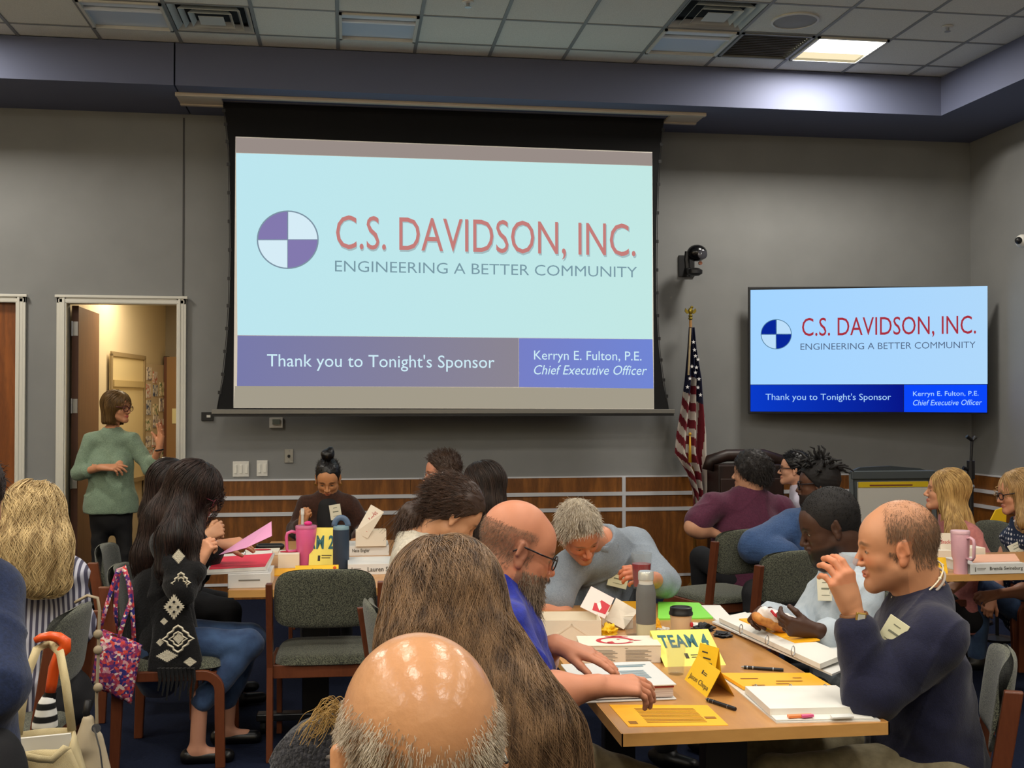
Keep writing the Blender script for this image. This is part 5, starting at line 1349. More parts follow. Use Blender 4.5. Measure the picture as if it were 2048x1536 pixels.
T_ = np.linspace(0, 1, 5)[None, :, None]; strands('beard', r0[:, None] + d[:, None] * T_ * ln_[:, None] - S['off'], .0006, hairmat('beard_strand', (150, 130, 108), (60, 42, 32)), S['t'])
mk = (y_ < .03) & (z < .055) & (z > -.055) & (np.abs(x) > -1); mk &= ~((np.abs(x) > .07) & (y_ > -.03) & (z < .03)); r0 = roots_on(v, mk, 4200, 5); N_ = S['hg'].grad(r0); d = N_ * .25 + S['R'] @ nrm((0, -.3, -1)) + rr.normal(size=(4200, 3)) * .15
strands('hair', r0[:, None] + d[:, None] * T_ * .006 - S['off'], .0003, hairmat('cropped_strand', (134, 108, 88), (88, 68, 54)), S['t'])
# wedding ring
tp_ = S['tips1'][2] * .52 + (np.array(Pm(1112, 1290, Y))) * .48 + V(0, 0, .006) - S['off']
MB().tube([tp_ + V(.003 * math.sin(a), .0125 * math.cos(a), .0125 * math.sin(a)) for a in np.linspace(0, 2 * PI, 14, endpoint=False)], .002, 6, closed=True).build('ring', M_brass, S['t'], smooth=True)

# --- grey polo man leaning over the far end of the near table
Y = 4.62
S = person('polo', 'grey-haired man in blue-grey polo bending over the table with red drink', (1160, 1064, Y), (.20, -.70, -.68), (1198, 1082, Y + .2), ((1138, 1140, Y + .12), (1268, 1088, Y + .34)), (1215, 1290, Y + .62), roll=-.30,
    arms=(((1100, 1222, Y + .0), (1180, 1262, Y - .02)), ((1325, 1165, Y + .1), (1300, 1158, Y - .1))), sleeve=('short', 'mid'), build=1.1, belly=.3, skin=(206, 136, 108), lips=(176, 96, 84), brow=(130, 100, 80), top=('polo_shirt', cloth('blue_grey_pique', (138, 148, 158), (124, 134, 146), 200, .3, 300)), topth=.018, fold=.007, h=.008, hh=.003, neckr=.064,
    colkw=dict(flush=.35, stub=.3, stubc=(150, 120, 100)), hands=(dict(dir=(.9, -.3, -.2), back=(0, -.3, .9), side=-1), dict(dir=(-.75, -.45, .25), back=(.35, -.65, .5), side=1, curl=(.5, .7, .8, .8, .9), spread=.05)))
simple_hair(S, mat('grey_hair', (168, 156, 136), .6), hairmat('grey_strand', (220, 210, 192), (128, 112, 92)), n=3600, off=.010, length=.032, comb=(.3, .6, .2), lift=.5, front=.034, rad=.0008, amp=.002)
simple_hair(S, MATS['grey_hair'], MATS['grey_strand'], n=700, off=.004, length=.022, comb=(0, .8, .0), lift=.4, front=.052, rad=.0008, mask=lambda q: (q[:, 1] > .02) & (np.abs(q[:, 0]) < .025), h=.007)
badge(S, (1236, 1158, Y - .05), .088, .072, -.25, nrml=(-.05, -1, .02), dot=mat('green_dot', (44, 96, 50), .6), m=mat('badge_cream', (222, 220, 186), .5))
# collar
b = MB(); cpts = [hp_(S, .0, .0, 0)]
nk = S['N'] - S['off']; ring = [nk + S['side'] * .088 * math.cos(a) + S['fr'] * .088 * math.sin(a) + S['up'] * .012 for a in np.linspace(PI * .60, 2 * PI + PI * .40, 18)]
b.tube(ring, .016, 8, flat=(.5, 1.3)); b.build('collar', MATS['blue_grey_pique'], S['t'], smooth=True)

# --- man in light blue shirt with sandwich
Y = 3.95
S = person('lightblue', 'man with short black hair and beard in light blue shirt holding a wrapped sandwich', (1657, 1050, Y), (-.92, .16, -.34), (1700, 1130, Y), ((1668, 1172, Y + .22), (1722, 1190, Y - .18)), (1712, 1385, Y + .05),
    arms=(((1600, 1262, Y + .15), (1524, 1232, Y - .06)), ((1725, 1300, Y - .24), (1636, 1262, Y - .33))), sleeve=('cuff', 'cuff'), build=1.08, belly=.25, hs=1.03, neckr=.066, skin=(70, 44, 34), lips=(92, 52, 46), brow=(20, 14, 12), headkw=dict(beard=.5, jaw=1.05), top=('shirt', cloth('light_blue_cotton', (178, 188, 196), (166, 178, 188), 30)), topth=.020, fold=.009, h=.008, hh=.003,
    colkw=dict(hairc=(14, 11, 11), hmask=lambda x, y, z: .92 * np.clip((-.055 - z) / .014, 0, 1) * np.clip((y + .0) / .02, 0, 1) * (z > -.135) * (1 - .8 * np.exp(-((x / .022) ** 4 + ((z + .067) / .008) ** 4)))), bottom=mat('black_trousers', (12, 12, 15), .8), thigh=.40,
    hands=(dict(dir=(-.4, -.55, .15), back=(-.6, .3, .6), side=-1, curl=(.4, .7, .8, .8, .9)), dict(dir=(-.88, .25, .12), back=(-.1, -.85, -.45), side=1, curl=(.3, .6, .7, .7, .8), spread=.04)))
simple_hair(S, mat('jet_hair', (16, 13, 13), .75), hairmat('jet_strand', (28, 24, 23), (8, 7, 7)), n=4000, off=.005, length=.005, comb=(0, 0, 0.1), lift=1, front=.032, rad=.0008, amp=.0008, vol=(1.02, 1.02, 1.02))
# open collar and badge
b = MB(); nk = S['N'] - S['off']; ring = [nk + S['side'] * .090 * math.cos(a) + S['fr'] * .090 * math.sin(a) + S['up'] * (.012 + .02 * abs(math.cos(a / 2 - PI / 4))) for a in np.linspace(PI * .62, 2 * PI + PI * .38, 18)]
b.tube(ring, .020, 8, flat=(.4, 1.3)); b.build('collar', MATS['light_blue_cotton'], S['t'], smooth=True)
badge(S, (1652, 1178, Y - .05), .062, .085, .1, nrml=(-.75, -.65, .1))
SL_ = S

# --- man in navy sweater drinking, right foreground
Y = 3.12
S = person('navyright', 'man with thinning hair in navy sweater drinking from a clear cup at table end', (1793, 1092, Y), (-.93, .32, -.13), (1845, 1190, Y + .0), ((1800, 1262, Y + .2), (1872, 1275, Y - .19)), (1855, 1530, Y + .02),
    arms=(((1790, 1400, Y + .2), (1740, 1400, Y + .22)), ((1745, 1388, Y - .18), (1706, 1226, Y - .14))), sleeve=('long', 'cuff'), build=1.2, belly=.35, hs=1.08, neckr=.067, skin=(204, 144, 112), lips=(188, 104, 90), brow=(112, 82, 58), top=('sweater', cloth('navy_sweater', (27, 29, 54), (23, 25, 46), 150, .2, 300)), topth=.022, fold=.007, h=.007, hh=.0026, handh=.0026,
    colkw=dict(flush=.4, stub=.4, stubc=(140, 100, 76), hairc=(112, 88, 68), hmask=lambda x, y, z: .55 * np.clip((.035 - y) / .03, 0, 1) * np.clip((z + .05 + .0) / .02, 0, 1) * (.45 + .55 * np.clip((.08 - z) / .03, 0, 1)) * ~((np.abs(x) > .062) & (y > -.03) & (z < .02))), bottom=cloth('khaki_trousers', (128, 120, 96), (112, 104, 82), 40), thigh=.46,
    hands=(None, dict(dir=(-.36, -.05, .93), back=(.15, -.93, .1), side=1, curl=(.45, .55, .6, .62, .7), spread=.055, thumb=(.5, .5))), hand_scale=1.14)
SR = S
v, q = S['hg'].mesh(.005); lv = ((v - S['C']) @ S['R']) / S['s']; x, y_, z = lv.T; rr = np.random.default_rng(3); T_ = np.linspace(0, 1, 5)[None, :, None]
mk = (y_ < .030 - .25 * np.clip(z - .08, 0, 1)) & (z > -.055) & ~((np.abs(x) > .066) & (y_ > -.032) & (z < .022)) & (.78 * y_ - .62 * z < .030); n_ = 12000; r0 = roots_on(v, mk, n_, 5)
lq = ((r0 - S['C']) @ S['R']) / S['s']; keep = rr.uniform(size=n_) > .55 * np.clip((lq[:, 2] - .07) / .04, 0, 1); r0 = r0[keep]; n_ = len(r0); N_ = S['hg'].grad(r0)
d = N_ * .35 + S['R'] @ nrm((0, .1, -1)) + rr.normal(size=(n_, 3)) * .22; strands('hair', r0[:, None] + d[:, None] * T_ * rr.uniform(.008, .014, n_)[:, None, None] - S['off'], .00032, hairmat('thin_brown_strand', (140, 110, 84), (88, 66, 50)), S['t'])
# shirt edge, necklace, cuff, watch, ring, badge
nk = S['N'] - S['off']
def neckring(S, r, drop, tilt, a0=0, a1=2 * PI, n=26):
    ax = nrm(hp_(S, 0, -.03, -.06) - S['N']); e1 = nrm(np.cross(ax, (0, 1., 0)) * -1); e1 = nrm(S['side'] - ax * (S['side'] @ ax)); e2 = np.cross(ax, e1) * 1.0; fw = e2 if e2 @ S['fr'] > 0 else -e2
    nk = S['N'] - S['off'] + ax * .040; return [nk + e1 * r * math.cos(a) + fw * (r * math.sin(a)) - ax * (drop + tilt * math.sin(a)) for a in np.linspace(a0, a1, n)]
MB().tube(neckring(S, .081, .006, .012)[:-1], .004, 8, closed=True).build('collar', mat('tshirt_edge', (176, 166, 156), .8), S['t'], smooth=True)
nc = neckring(S, .0835, -.010, .022, n=60)
b = MB(); b.tube(nc[:-1], .0025, 6, closed=True)
for k in range(0, 59, 7): b.ball(nc[k], .0055, u=8, v=6)
b.build('necklace', mat('shell_beads', (232, 222, 196), .35), S['t'], smooth=True)
wv = Pm(1708, 1232, Y - .141) - S['off']; ax_ = nrm(Pm(1700, 1190, Y - .14) - Pm(1712, 1260, Y - .15)); e1 = nrm(np.cross(ax_, (0, 1., 0))); e2 = np.cross(ax_, e1)
MB().tube([wv + e1 * .037 * math.cos(a) + e2 * .035 * math.sin(a) for a in np.linspace(0, 2 * PI, 24, endpoint=False)], .009, 8, closed=True, flat=(.35, 1)).build('watch_strap', mat('leather_strap', (120, 78, 44), .5), S['t'], smooth=True)
wf = boxobj('watch', tuple(wv + V(0, -.040, 0)), (.030, .008, .034), mat('gold_watch', (196, 164, 88), .25, .8), S['t'], bev=.003, rot=(0, .15, 0)); boxobj('watch_dial', (0, -.005, 0), (.020, .003, .024), mat('watch_dial', (190, 190, 180), .3), wf)
cf = Pm(1714, 1262, Y - .146) - S['off']
MB().tube([cf - ax_ * .03, cf + ax_ * .016], .052, 20).build('cuff', MATS['navy_sweater'], S['t'], smooth='auto', bev=.004)
badge(S, (1787, 1266, Y - .05), .062, .085, -.5, nrml=(-.72, -.68, .1), m=mat('badge_cream', (222, 220, 186), .5))

# --- bald man, nearest
Y = 1.2
S = person('bald', 'nearest man seen from behind, shiny bald crown and cropped grey hair', (834, 1522, Y), (-.20, .95, -.22), (850, 1680, Y - .08), ((1190, 1800, Y - .1), (520, 1800, Y - .05)), (850, 2350, Y - .15), hs=1.075, neckr=.066, skin=(198, 144, 108), build=1.08, h=.012, hh=.003,
    top=('shirt', cloth('dark_tee', (40, 42, 50))), colkw=dict(flush=.1, hairc=(150, 128, 106), hmask=lambda x, y, z: .45 * np.clip((.020 - z + .45 * np.clip(-y - .0, 0, 1) * 0 - .0) / .02, 0, 1) * (y < .05) * ~((np.abs(x) > .078) & (y > -.035) & (z < .03))), headkw=dict(cr=1.0))
skb = bpy.data.materials['skin'].copy(); skb.name = 'skin_shiny'; [setattr(n_.inputs['Scale'], 'default_value', 70) for n_ in skb.node_tree.nodes if n_.type == 'TEX_NOISE']; [setattr(n_.inputs['Strength'], 'default_value', .12) for n_ in skb.node_tree.nodes if n_.type == 'BUMP']; pb_ = skb.node_tree.nodes['Principled BSDF']; pb_.inputs['Roughness'].default_value = .24; pb_.inputs['Specular IOR Level'].default_value = .42
for c_ in S['t'].children:
    if c_.name.startswith('body'): c_.data.materials[0] = skb
v, q = S['hg'].mesh(.004); lv = ((v - S['C']) @ S['R']) / S['s']; x, y_, z = lv.T; rr = np.random.default_rng(9)
hl_ = .018 + .10 * np.clip(-y_ - .02, 0, .1) * -1.0 + .04 * np.clip(np.abs(x) / .07, 0, 1)
mk = (z < hl_ + .012) & (z > -.11) & (y_ < .045) & ~((np.abs(x) > .072) & (y_ > -.034) & (z < .026)); n_ = 22000; r0 = roots_on(v, mk, n_, 5); lq = ((r0 - S['C']) @ S['R']) / S['s']; N_ = S['hg'].grad(r0)
hlr = .018 - .10 * np.clip(-lq[:, 1] - .02, 0, .1) + .04 * np.clip(np.abs(lq[:, 0]) / .07, 0, 1)
dens = np.clip((hlr + .012 - lq[:, 2]) / .03, 0, 1); keep = rr.uniform(size=n_) < .04 + .96 * dens ** 1.5; r0, N_, dens = r0[keep], N_[keep], dens[keep]; n_ = len(r0)
d = N_ * .22 + (S['R'] @ nrm((0, -.3, -1)))[None] * .6 + (S['R'] @ V(1, 0, 0))[None] * (lq[keep][:, :1] * 7) + rr.normal(size=(n_, 3)) * .16
strands('hair', r0[:, None] + d[:, None] * T_ * (rr.uniform(.005, .010, n_) * (.45 + .55 * dens))[:, None, None] - V(0, 0, .002) * T_ ** 2 - S['off'], .00038, hairmat('silver_strand', (206, 196, 178), (122, 102, 80)), S['t'])
glasses(S, mat('steel_temple', (150, 146, 140), .25, .7), w=.029, hgt=.020, r=.0022)


# --- long haired woman in the centre, back to the camera
Y = 2.15
S = person('longhair', 'woman with very long wavy brown hair seen from behind in the centre foreground', (882, 1226, Y), (-.5, .84, -.18), (905, 1300, Y - .02), ((1000, 1375, Y - .05), (805, 1360, Y + .05)), (940, 1700, Y - .1), hs=1.05, build=.95, fem=True, h=.010, hh=.004, skin=(206, 150, 124),
    top=('top', cloth('dark_top', (40, 38, 44))), thigh=.4)
prims = [(Pm(880, 1210, Y - .02), Pm(890, 1280, Y - .06), .092, .110, .03, .8, V(0, 1, 0)), (Pm(890, 1280, Y - .06), Pm(928, 1385, Y - .10), .110, .122, .03, .62, V(0, 1, 0)), (Pm(928, 1385, Y - .10), Pm(1000, 1520, Y - .14), .124, .135, .03, .5, V(0, 1, 0)), (Pm(1000, 1520, Y - .14), Pm(1060, 1640, Y - .14), .135, .11, .03, .5, V(0, 1, 0))]
def dlong(P, t):
    q = (P - FIG['longhair']['C']); top = np.clip((q[:, 2]) / .11, 0, 1)[:, None]; rad = q.copy(); rad[:, 2] = 0; rad /= (np.linalg.norm(rad, axis=1, keepdims=True) + 1e-6)
    below = np.clip(-q[:, 2] / .25, 0, 1)[:, None]
    return DOWN[None] * (1.2 - .7 * top) + (rad * .55 + V(.0, -.35, 0)) * top + V(.42, 0, 0)[None] * below
long_hair(S, prims, mat('long_brown_base', (58, 46, 34), .5), hairmat('long_brown_strand', (146, 116, 86), (58, 42, 32), .35), n=15000, length=.78, steps=60, rad=.00055, wave=(.5, 62), lift=(-.001, .010), seed=12, foldamp=.010, h=.007, dirf=dlong, mask=lambda lv, v: (v[:, 2] > S['C'][2] - .02), off=.014, ffreq=55)
rr = np.random.default_rng(4); v_ = None

# --- right background group
Y = 7.3
S = person('maroon', 'man with dark curly hair in maroon polo seen from behind, elbow on chair back', (1499, 946, Y), (-.75, .62, .0), (1500, 990, Y), ((1562, 1018, Y + .05), (1425, 1012, Y - .05)), (1500, 1150, Y),
    arms=(((1592, 1075, Y + .1), (1570, 1120, Y + .3)), ((1386, 1054, Y - .12), (1432, 1068, Y - .1))), sleeve=('short', 'short'), build=1.2, belly=.6, hs=1.05, skin=(206, 150, 124), top=('polo_shirt', cloth('maroon_pique', (92, 44, 66), (80, 38, 58), 100)), topth=.02, hh=.006, armr=1.15, neckr=.066,
    hands=(None, dict(dir=(.9, .1, -.3), back=(0, -.2, .9), side=1)))
simple_hair(S, mat('dark_curls', (30, 25, 24), .6), hairmat('dark_curl_strand', (50, 42, 38), (18, 15, 14)), n=2600, off=.026, length=.04, comb=(0, -.3, -.6), lift=.4, wave=.010, steps=9, rad=.0011, front=.018, low=-.05, amp=.007, h=.008)
Y = 8.1
S = person('farglasses', 'man with dark hair, glasses and pale shirt between the maroon polo and dreadlocked men', (1588, 938, Y), (-.94, .34, .04), (1600, 975, Y), ((1600, 1005, Y + .18), (1606, 1008, Y - .18)), (1610, 1140, Y), top=('shirt', cloth('pale_lilac', (196, 190, 206))), skin=(214, 156, 132), brow=(26, 20, 18), thigh=.36)
glasses(S, M_specs, r=.0028)
simple_hair(S, MATS['black_hair'], MATS['black_strand'], n=1200, off=.012, length=.03, comb=(0, .5, .5), lift=.5, rad=.0011, front=.016)
Y = 6.2
S = person('dreads', 'man with black twisted locks and glasses in blue knit sweater, arm over chair back', (1634, 968, Y), (-.92, .36, -.06), (1652, 1022, Y), ((1590, 1052, Y + .12), (1690, 1060, Y - .2)), (1650, 1215, Y + .05),
    arms=(((1512, 1092, Y + .05), (1590, 1112, Y - .1)), ((1712, 1150, Y - .2), (1680, 1190, Y))), build=1.25, belly=.6, hs=1.02, skin=(92, 58, 44), lips=(110, 64, 56), brow=(20, 16, 14), headkw=dict(beard=.6), colkw=dict(hairc=(14, 11, 11), hmask=lambda x, y, z: .9 * np.clip((-.05 - z) / .01, 0, 1) * (y > -.0) * (z > -.17)),
    top=('sweater', cloth('heather_blue', (64, 92, 136), (44, 66, 106), 140, .4, 160, st=(1, 1, 5))), topth=.026, hh=.005, armr=1.25, fold=.008)
glasses(S, M_specs, r=.0032)
simple_hair(S, MATS['jet_hair'], MATS['jet_strand'], n=0, off=.018, front=.012, low=-.05)
b = MB(); rr = np.random.default_rng(6)
for k in range(85):
    a = rr.uniform(0, 2 * PI); e = rr.uniform(.15, 1.45); base = V(.085 * math.cos(a) * math.cos(e), .10 * math.sin(a) * math.cos(e) - .02, .045 + .095 * math.sin(e))
    if base[1] > .05 and base[2] < .09: continue
    dv = nrm(base - V(0, -.02, .0)) + rr.normal(size=3) * .35; ln = rr.uniform(.05, .10); p0 = hp_(S, *base)
    pts = [p0 + (S['R'] @ dv) * ln * t + V(0, 0, -1) * .05 * t * t + rr.normal(size=3) * .004 for t in np.linspace(0, 1, 5)]
    b.tube([p - S['off'] for p in pts], [.0085, .008, .0075, .006, .003], 5)
o = b.build('locks', MATS['jet_hair'], S['t'], smooth=True); o['kind'] = 'stuff'
Y = 6.3
S = person('pink', 'woman with long straight blonde hair and pink sleeves looking left', (1890, 982, Y), (-.9, .38, .1), (1903, 1035, Y), ((1885, 1070, Y + .16), (1938, 1072, Y - .14)), (1920, 1230, Y + .1),
    arms=(((1860, 1130, Y + .1), (1850, 1150, Y - .1)), ((1962, 1120, Y - .18), (1920, 1165, Y - .3))), sleeve=('mid', 'mid'), fem=True, neckr=.047, skin=(216, 152, 122), lips=(190, 96, 92), brow=(120, 84, 50), top=('blouse', cloth('dusty_pink', (190, 122, 118), (176, 110, 108))), topth=.018, hh=.004, thigh=.36,
    hands=(None, dict(dir=(-.8, -.3, -.3), back=(0, -.4, .9), side=1)))
prims = [(hp_(S, 0, -.04, .03), hp_(S, .02, -.05, -.14), .098, .075, .04, .85, V(0, 1, 0)), (hp_(S, -.05, -.03, -.06), Pm(1912, 1062, Y - .16), .055, .045, .04, .7, V(0, 1, 0)), (Pm(1912, 1062, Y - .16), Pm(1890, 1100, Y - .2), .045, .02, .04, .6, V(0, 1, 0)), (Pm(1925, 1030, Y - .05), Pm(1948, 1085, Y - .1), .05, .03, .04, .8, V(0, 1, 0))]
long_hair(S, prims, mat('golden_base', (150, 116, 66), .5), hairmat('golden_strand', (220, 184, 118), (132, 98, 54)), n=1500, length=.42, steps=22, rad=.0012, lift=(0, .006), off=.010)
Y = 6.25
S = person('dotdress', 'woman with blonde hair and glasses in navy dress with white dots at right edge', (2032, 985, Y), (-.93, .22, -.18), (2048, 1045, Y), ((2020, 1078, Y + .17), (2070, 1082, Y - .14)), (2060, 1240, Y + .1),
    arms=(((1990, 1160, Y + .1), (1985, 1190, Y - .05)), ((2068, 1180, Y - .2), (1996, 1188, Y - .22))), sleeve=('none', 'none'), fem=True, neckr=.047, skin=(212, 150, 124), lips=(176, 92, 88), brow=(120, 84, 50), top=('dress', dots('dotted_navy', (36, 50, 76), (216, 216, 220), 36, .30)), topth=.016, hh=.004, bottom=cloth('blue_jeans', (60, 84, 120)), thigh=.36,
    hands=(dict(dir=(-.4, -.2, -.6), back=(-.5, -.6, .5), side=-1, curl=(.4, .7, .8, .8, .8)), dict(dir=(-.8, -.1, -.1), back=(0, -.6, .7), side=1, curl=(.4, .7, .8, .8, .8))))
glasses(S, M_specs, r=.0028)
long_hair(S, [(hp_(S, 0, -.05, .03), hp_(S, .0, -.06, -.12), .098, .085, .04, .85, V(0, 1, 0)), (hp_(S, -.04, -.03, -.06), Pm(2046, 1045, Y - .12), .05, .04, .04, .7, V(0, 1, 0))], MATS['golden_base'], hairmat('blonde_c', (206, 172, 120), (122, 94, 58)), n=1000, length=.3, steps=16, rad=.0012, off=.010)
badge(S, (2034, 1096, Y - .3), .09, .065, .5, nrml=(-.5, -.85, .1))
# ================================================================ tables and chairs
TZ = .74
M_ttop = wood('beech_laminate', (186, 134, 76), (158, 106, 56), scale=3, dist=2, rough=.28, stretch=(1.2, .2, 1), fine=.3)
M_tedge = wood('beech_edge', (206, 158, 92), (184, 134, 72), scale=3, dist=1.5, rough=.4, stretch=(.3, .3, 1))
def table(cx, cy, wx, wy, rz, label, split=None):
    t = thing('table', label, 'table', (cx, cy, 0), rz, 'wood-topped meeting tables')
    b = MB(); b.box((0, 0, TZ - .0155), (wx - .006, wy - .006, .031)); b.build('tabletop', M_ttop, t)
    b = MB()
    for s in (-1, 1): b.box((s * (wx / 2 - .002), 0, TZ - .017), (.004, wy, .033)); b.box((0, s * (wy / 2 - .002), TZ - .017), (wx, .004, .033))
    b.build('edge_band', M_tedge, t)
    lng = wy > wx
    for s in (-1, 1):
        q = (0, s * (wy / 2 - .28)) if lng else (s * (wx / 2 - .28), 0)
        d = (.045, .09) if not lng else (.09, .045)
        b = MB(); b.box((q[0], q[1], .38), (d[0] * 1.4, d[1] * 1.4, .66)); b.box((q[0], q[1], TZ - .045), ((.5, .06, .03) if lng else (.06, .5, .03)))
        lg = b.build('leg', M_black, t, bev=.004)
        b = MB(); b.box((q[0], q[1], .085), ((.56, .07, .035) if lng else (.07, .56, .035))); ft = b.build('foot_bar', mat('foot_metal', (52, 54, 58), .3, .6), t, bev=.006)
        for e in (-1, 1):
            p = (q[0] + (e * .25 if lng else 0), q[1] + (0 if lng else e * .25)); b = MB(); b.lathe([(.03, -.012), (.034, 0), (.03, .012)], 16, c=(p[0], p[1], .034), M=Matrix.Rotation(PI / 2, 3, 'Y')); b.box((p[0], p[1], .062), (.03, .03, .02)); b.build('caster', M_black, t)
    return t
nl = AZ(1254, 1461, TZ); nr = AZ(1806, 1452, TZ)
T4 = table((nl.x + nr.x) / 2 - .02, (nl.y + nr.y) / 2 + .92, (nr - nl).length, 1.83, .0, 'wood-topped table in right foreground covered in binders, meal boxes and yellow cards')
n2 = AZ(467, 1185, TZ)
T2 = table(n2.x + .385, n2.y + .96, .76, 1.83, -.04, 'wood-topped table on the left with pink tumbler, blue bottle and white binders')
n3 = AZ(1895, 1150, TZ)
T3 = table(n3.x + .62, n3.y + .38, 1.52, .76, 0, 'wood-topped table at the right edge with pale pink tumbler')
n1 = AZ(-90, 1240, TZ)
M_cw = wood('cherry_wood', (112, 62, 38), (84, 42, 24), scale=6, dist=2.5, rough=.32, stretch=(1, 1, .2))
M_up = speckle('chair_fabric', (98, 100, 84), (48, 50, 44), 260)
def make_chair(label):
    t = thing('chair', label, 'chair', (0, 0, 0), 0, 'wood-framed chairs with speckled grey-green upholstery')
    for s in (-1, 1):
        x = s * .245
        b = MB(); b.prism([(x - .014, -.235, 0), (x - .014, -.195, 0), (x - .014, -.175, .42), (x - .014, -.235, .80), (x - .014, -.285, .80), (x - .014, -.225, .42)], (.028, 0, 0)); p_ = b.build('back_post', M_cw, t, bev=.004)
        for z in (.62, .72): MB().ball((x - .0 , -.265 if z > .7 else -.25, z), (.0075, .006, .0075), u=10, v=6).build('bolt', M_steel, p_)
        pts = []
        path = [(-.20, .405), (.16, .405)] + [(.16 + .07 * math.sin(a), .335 + .07 * math.cos(a)) for a in np.linspace(.2, PI / 2, 6)] + [(.235, 0)]
        b = MB(); rings = []
        for i, (y, z) in enumerate(path):
            a = path[max(i - 1, 0)]; c = path[min(i + 1, len(path) - 1)]; d = Vector((0, c[0] - a[0], c[1] - a[1])).normalized(); n = Vector((0, -d.z, d.y)) * .021
            p = Vector((x * .985, y, z)); rings.append([b.bm.verts.new(p + n + Vector((-.013, 0, 0))), b.bm.verts.new(p + n + Vector((.013, 0, 0))), b.bm.verts.new(p - n + Vector((.013, 0, 0))), b.bm.verts.new(p - n + Vector((-.013, 0, 0)))])
        for A, B in zip(rings, rings[1:]):
            for k in range(4): b.bm.faces.new((A[k], A[(k + 1) % 4], B[(k + 1) % 4], B[k]))
        b.bm.faces.new(rings[0][::-1]); b.bm.faces.new(rings[-1])
        b.build('front_leg', M_cw, t, bev=.003)
    boxobj('apron', (0, .20, .385), (.47, .022, .05), M_cw, t, bev=.003); boxobj('apron', (0, -.19, .395), (.47, .022, .06), M_cw, t, bev=.003)
    g = SDF(); g.cone((0, .09, .438), (0, -.09, .438), .225, .215, 0, flat=.17, fd=(0, 0, 1)); 
    def seat(u, v):
        return None
    b = MB(); N_ = 18
    def se(x, y):
        ex, ey = abs(x) / .232, abs(y) / .225; r = max(0, 1 - ex ** 5 - ey ** 5); return r ** .3
    top = [[None] * (N_ + 1) for _ in range(N_ + 1)]; bot = [[None] * (N_ + 1) for _ in range(N_ + 1)]
    for i in range(N_ + 1):
        for j in range(N_ + 1):
            u, v = (i / N_ * 2 - 1), (j / N_ * 2 - 1); u = math.sin(u * PI / 2); v = math.sin(v * PI / 2); sc = 1 / max(1, (abs(u) ** 6 + abs(v) ** 6) ** (1 / 6))
            x, y = u * sc * .232, v * sc * .225; h_ = se(x, y)
            top[i][j] = b.bm.verts.new((x, y + .01, .43 + .045 * h_ - .008 * (1 - (y / .225)) * .3)); bot[i][j] = b.bm.verts.new((x * .98, y * .98 + .01, .43 - .018 * h_))
    for i in range(N_):
        for j in range(N_):
            b.bm.faces.new((top[i][j], top[i + 1][j], top[i + 1][j + 1], top[i][j + 1])); b.bm.faces.new((bot[i][j + 1], bot[i + 1][j + 1], bot[i + 1][j], bot[i][j]))
    bmesh.ops.remove_doubles(b.bm, verts=b.bm.verts, dist=.002)
    b.build('seat', M_up, t, smooth=True)
    b = MB(); F = [[None] * (N_ + 1) for _ in range(N_ + 1)]; B_ = [[None] * (N_ + 1) for _ in range(N_ + 1)]
    for i in range(N_ + 1):
        for j in range(N_ + 1):
            u, v = math.sin((i / N_ * 2 - 1) * PI / 2), math.sin((j / N_ * 2 - 1) * PI / 2); sc = 1 / max(1, (abs(u) ** 5 + abs(v) ** 5) ** (1 / 5))
            u *= sc; v *= sc; x = u * .228 * (1 - .04 * max(0, v)); z = .725 + v * .125 + .012 * (1 - u * u) * (1 if v > 0 else -.6)
            e = max(0, 1 - abs(u) ** 8 - abs(v) ** 8) ** .35; yc = -.205 - (z - .6) * .14 - .03 * (1 - u * u)
            F[i][j] = b.bm.verts.new((x, yc + .024 * e, z)); B_[i][j] = b.bm.verts.new((x, yc - .022 * e, z))
    for i in range(N_):
        for j in range(N_):
            b.bm.faces.new((F[i][j], F[i][j + 1], F[i + 1][j + 1], F[i + 1][j])); b.bm.faces.new((B_[i][j], B_[i + 1][j], B_[i + 1][j + 1], B_[i][j + 1]))
    bmesh.ops.remove_doubles(b.bm, verts=b.bm.verts, dist=.002)
    b.build('backrest', M_up, t, smooth=True)
    return t
# (pixel of the middle of the seat back foot, depth, facing) measured on the floor
chair0 = None
def chair(x, y, face, label):
    """face: direction the sitter looks, as an angle from +Y, clockwise"""
    global chair0
    if chair0 is None: c = chair0 = make_chair(label)
    else: c = copy_tree(chair0); c['label'] = label
    c.location = (x, y, 0); c.rotation_euler = (0, 0, -face); return c
a = AZ(541, 1528, 0); chair(a.x + .245, a.y + .235, .03, 'empty chair with its back to the camera at the near end of the left table')
S = FIG['cardigan']; chair(S['P'][0] + .06, S['P'][1], PI / 2 + .03, 'chair under the woman in black cardigan, paisley bag on its corner')
a, c = AZ(92, 1310, .75), AZ(193, 1196, .84); mid = (a + c) / 2; dv = (c - a); fa = math.atan2(-dv.y, dv.x)
fdir = Vector((-dv.y, dv.x, 0)).normalized(); CC = Vector((mid.x, mid.y, 0)) + fdir * .25
CH_C = chair(CC.x, CC.y, math.atan2(fdir.x, fdir.y), 'chair behind the blonde woman in stripes, tote bag and cane hooked on it')
p = AZ(738, 1215, .84); chair(p.x + .27, p.y + .02, PI / 2 - .12, 'chair of the ponytail woman, only the back corner showing beside long hair')
p = AZ(1447, 1065, .84); chair(p.x + .06, p.y + .24, -.35, 'chair the man in maroon sits on, near the flagpole')
p = AZ(1545, 1108, .84); chair(p.x + .05, p.y + .22, -.30, 'chair with the arm of the blue sweater man along its back')
p = AY(2012, 1400, 3.1); chair(p.x - .23, 3.22, -PI / 2 + .48, 'chair under the man in navy sweater at the right')
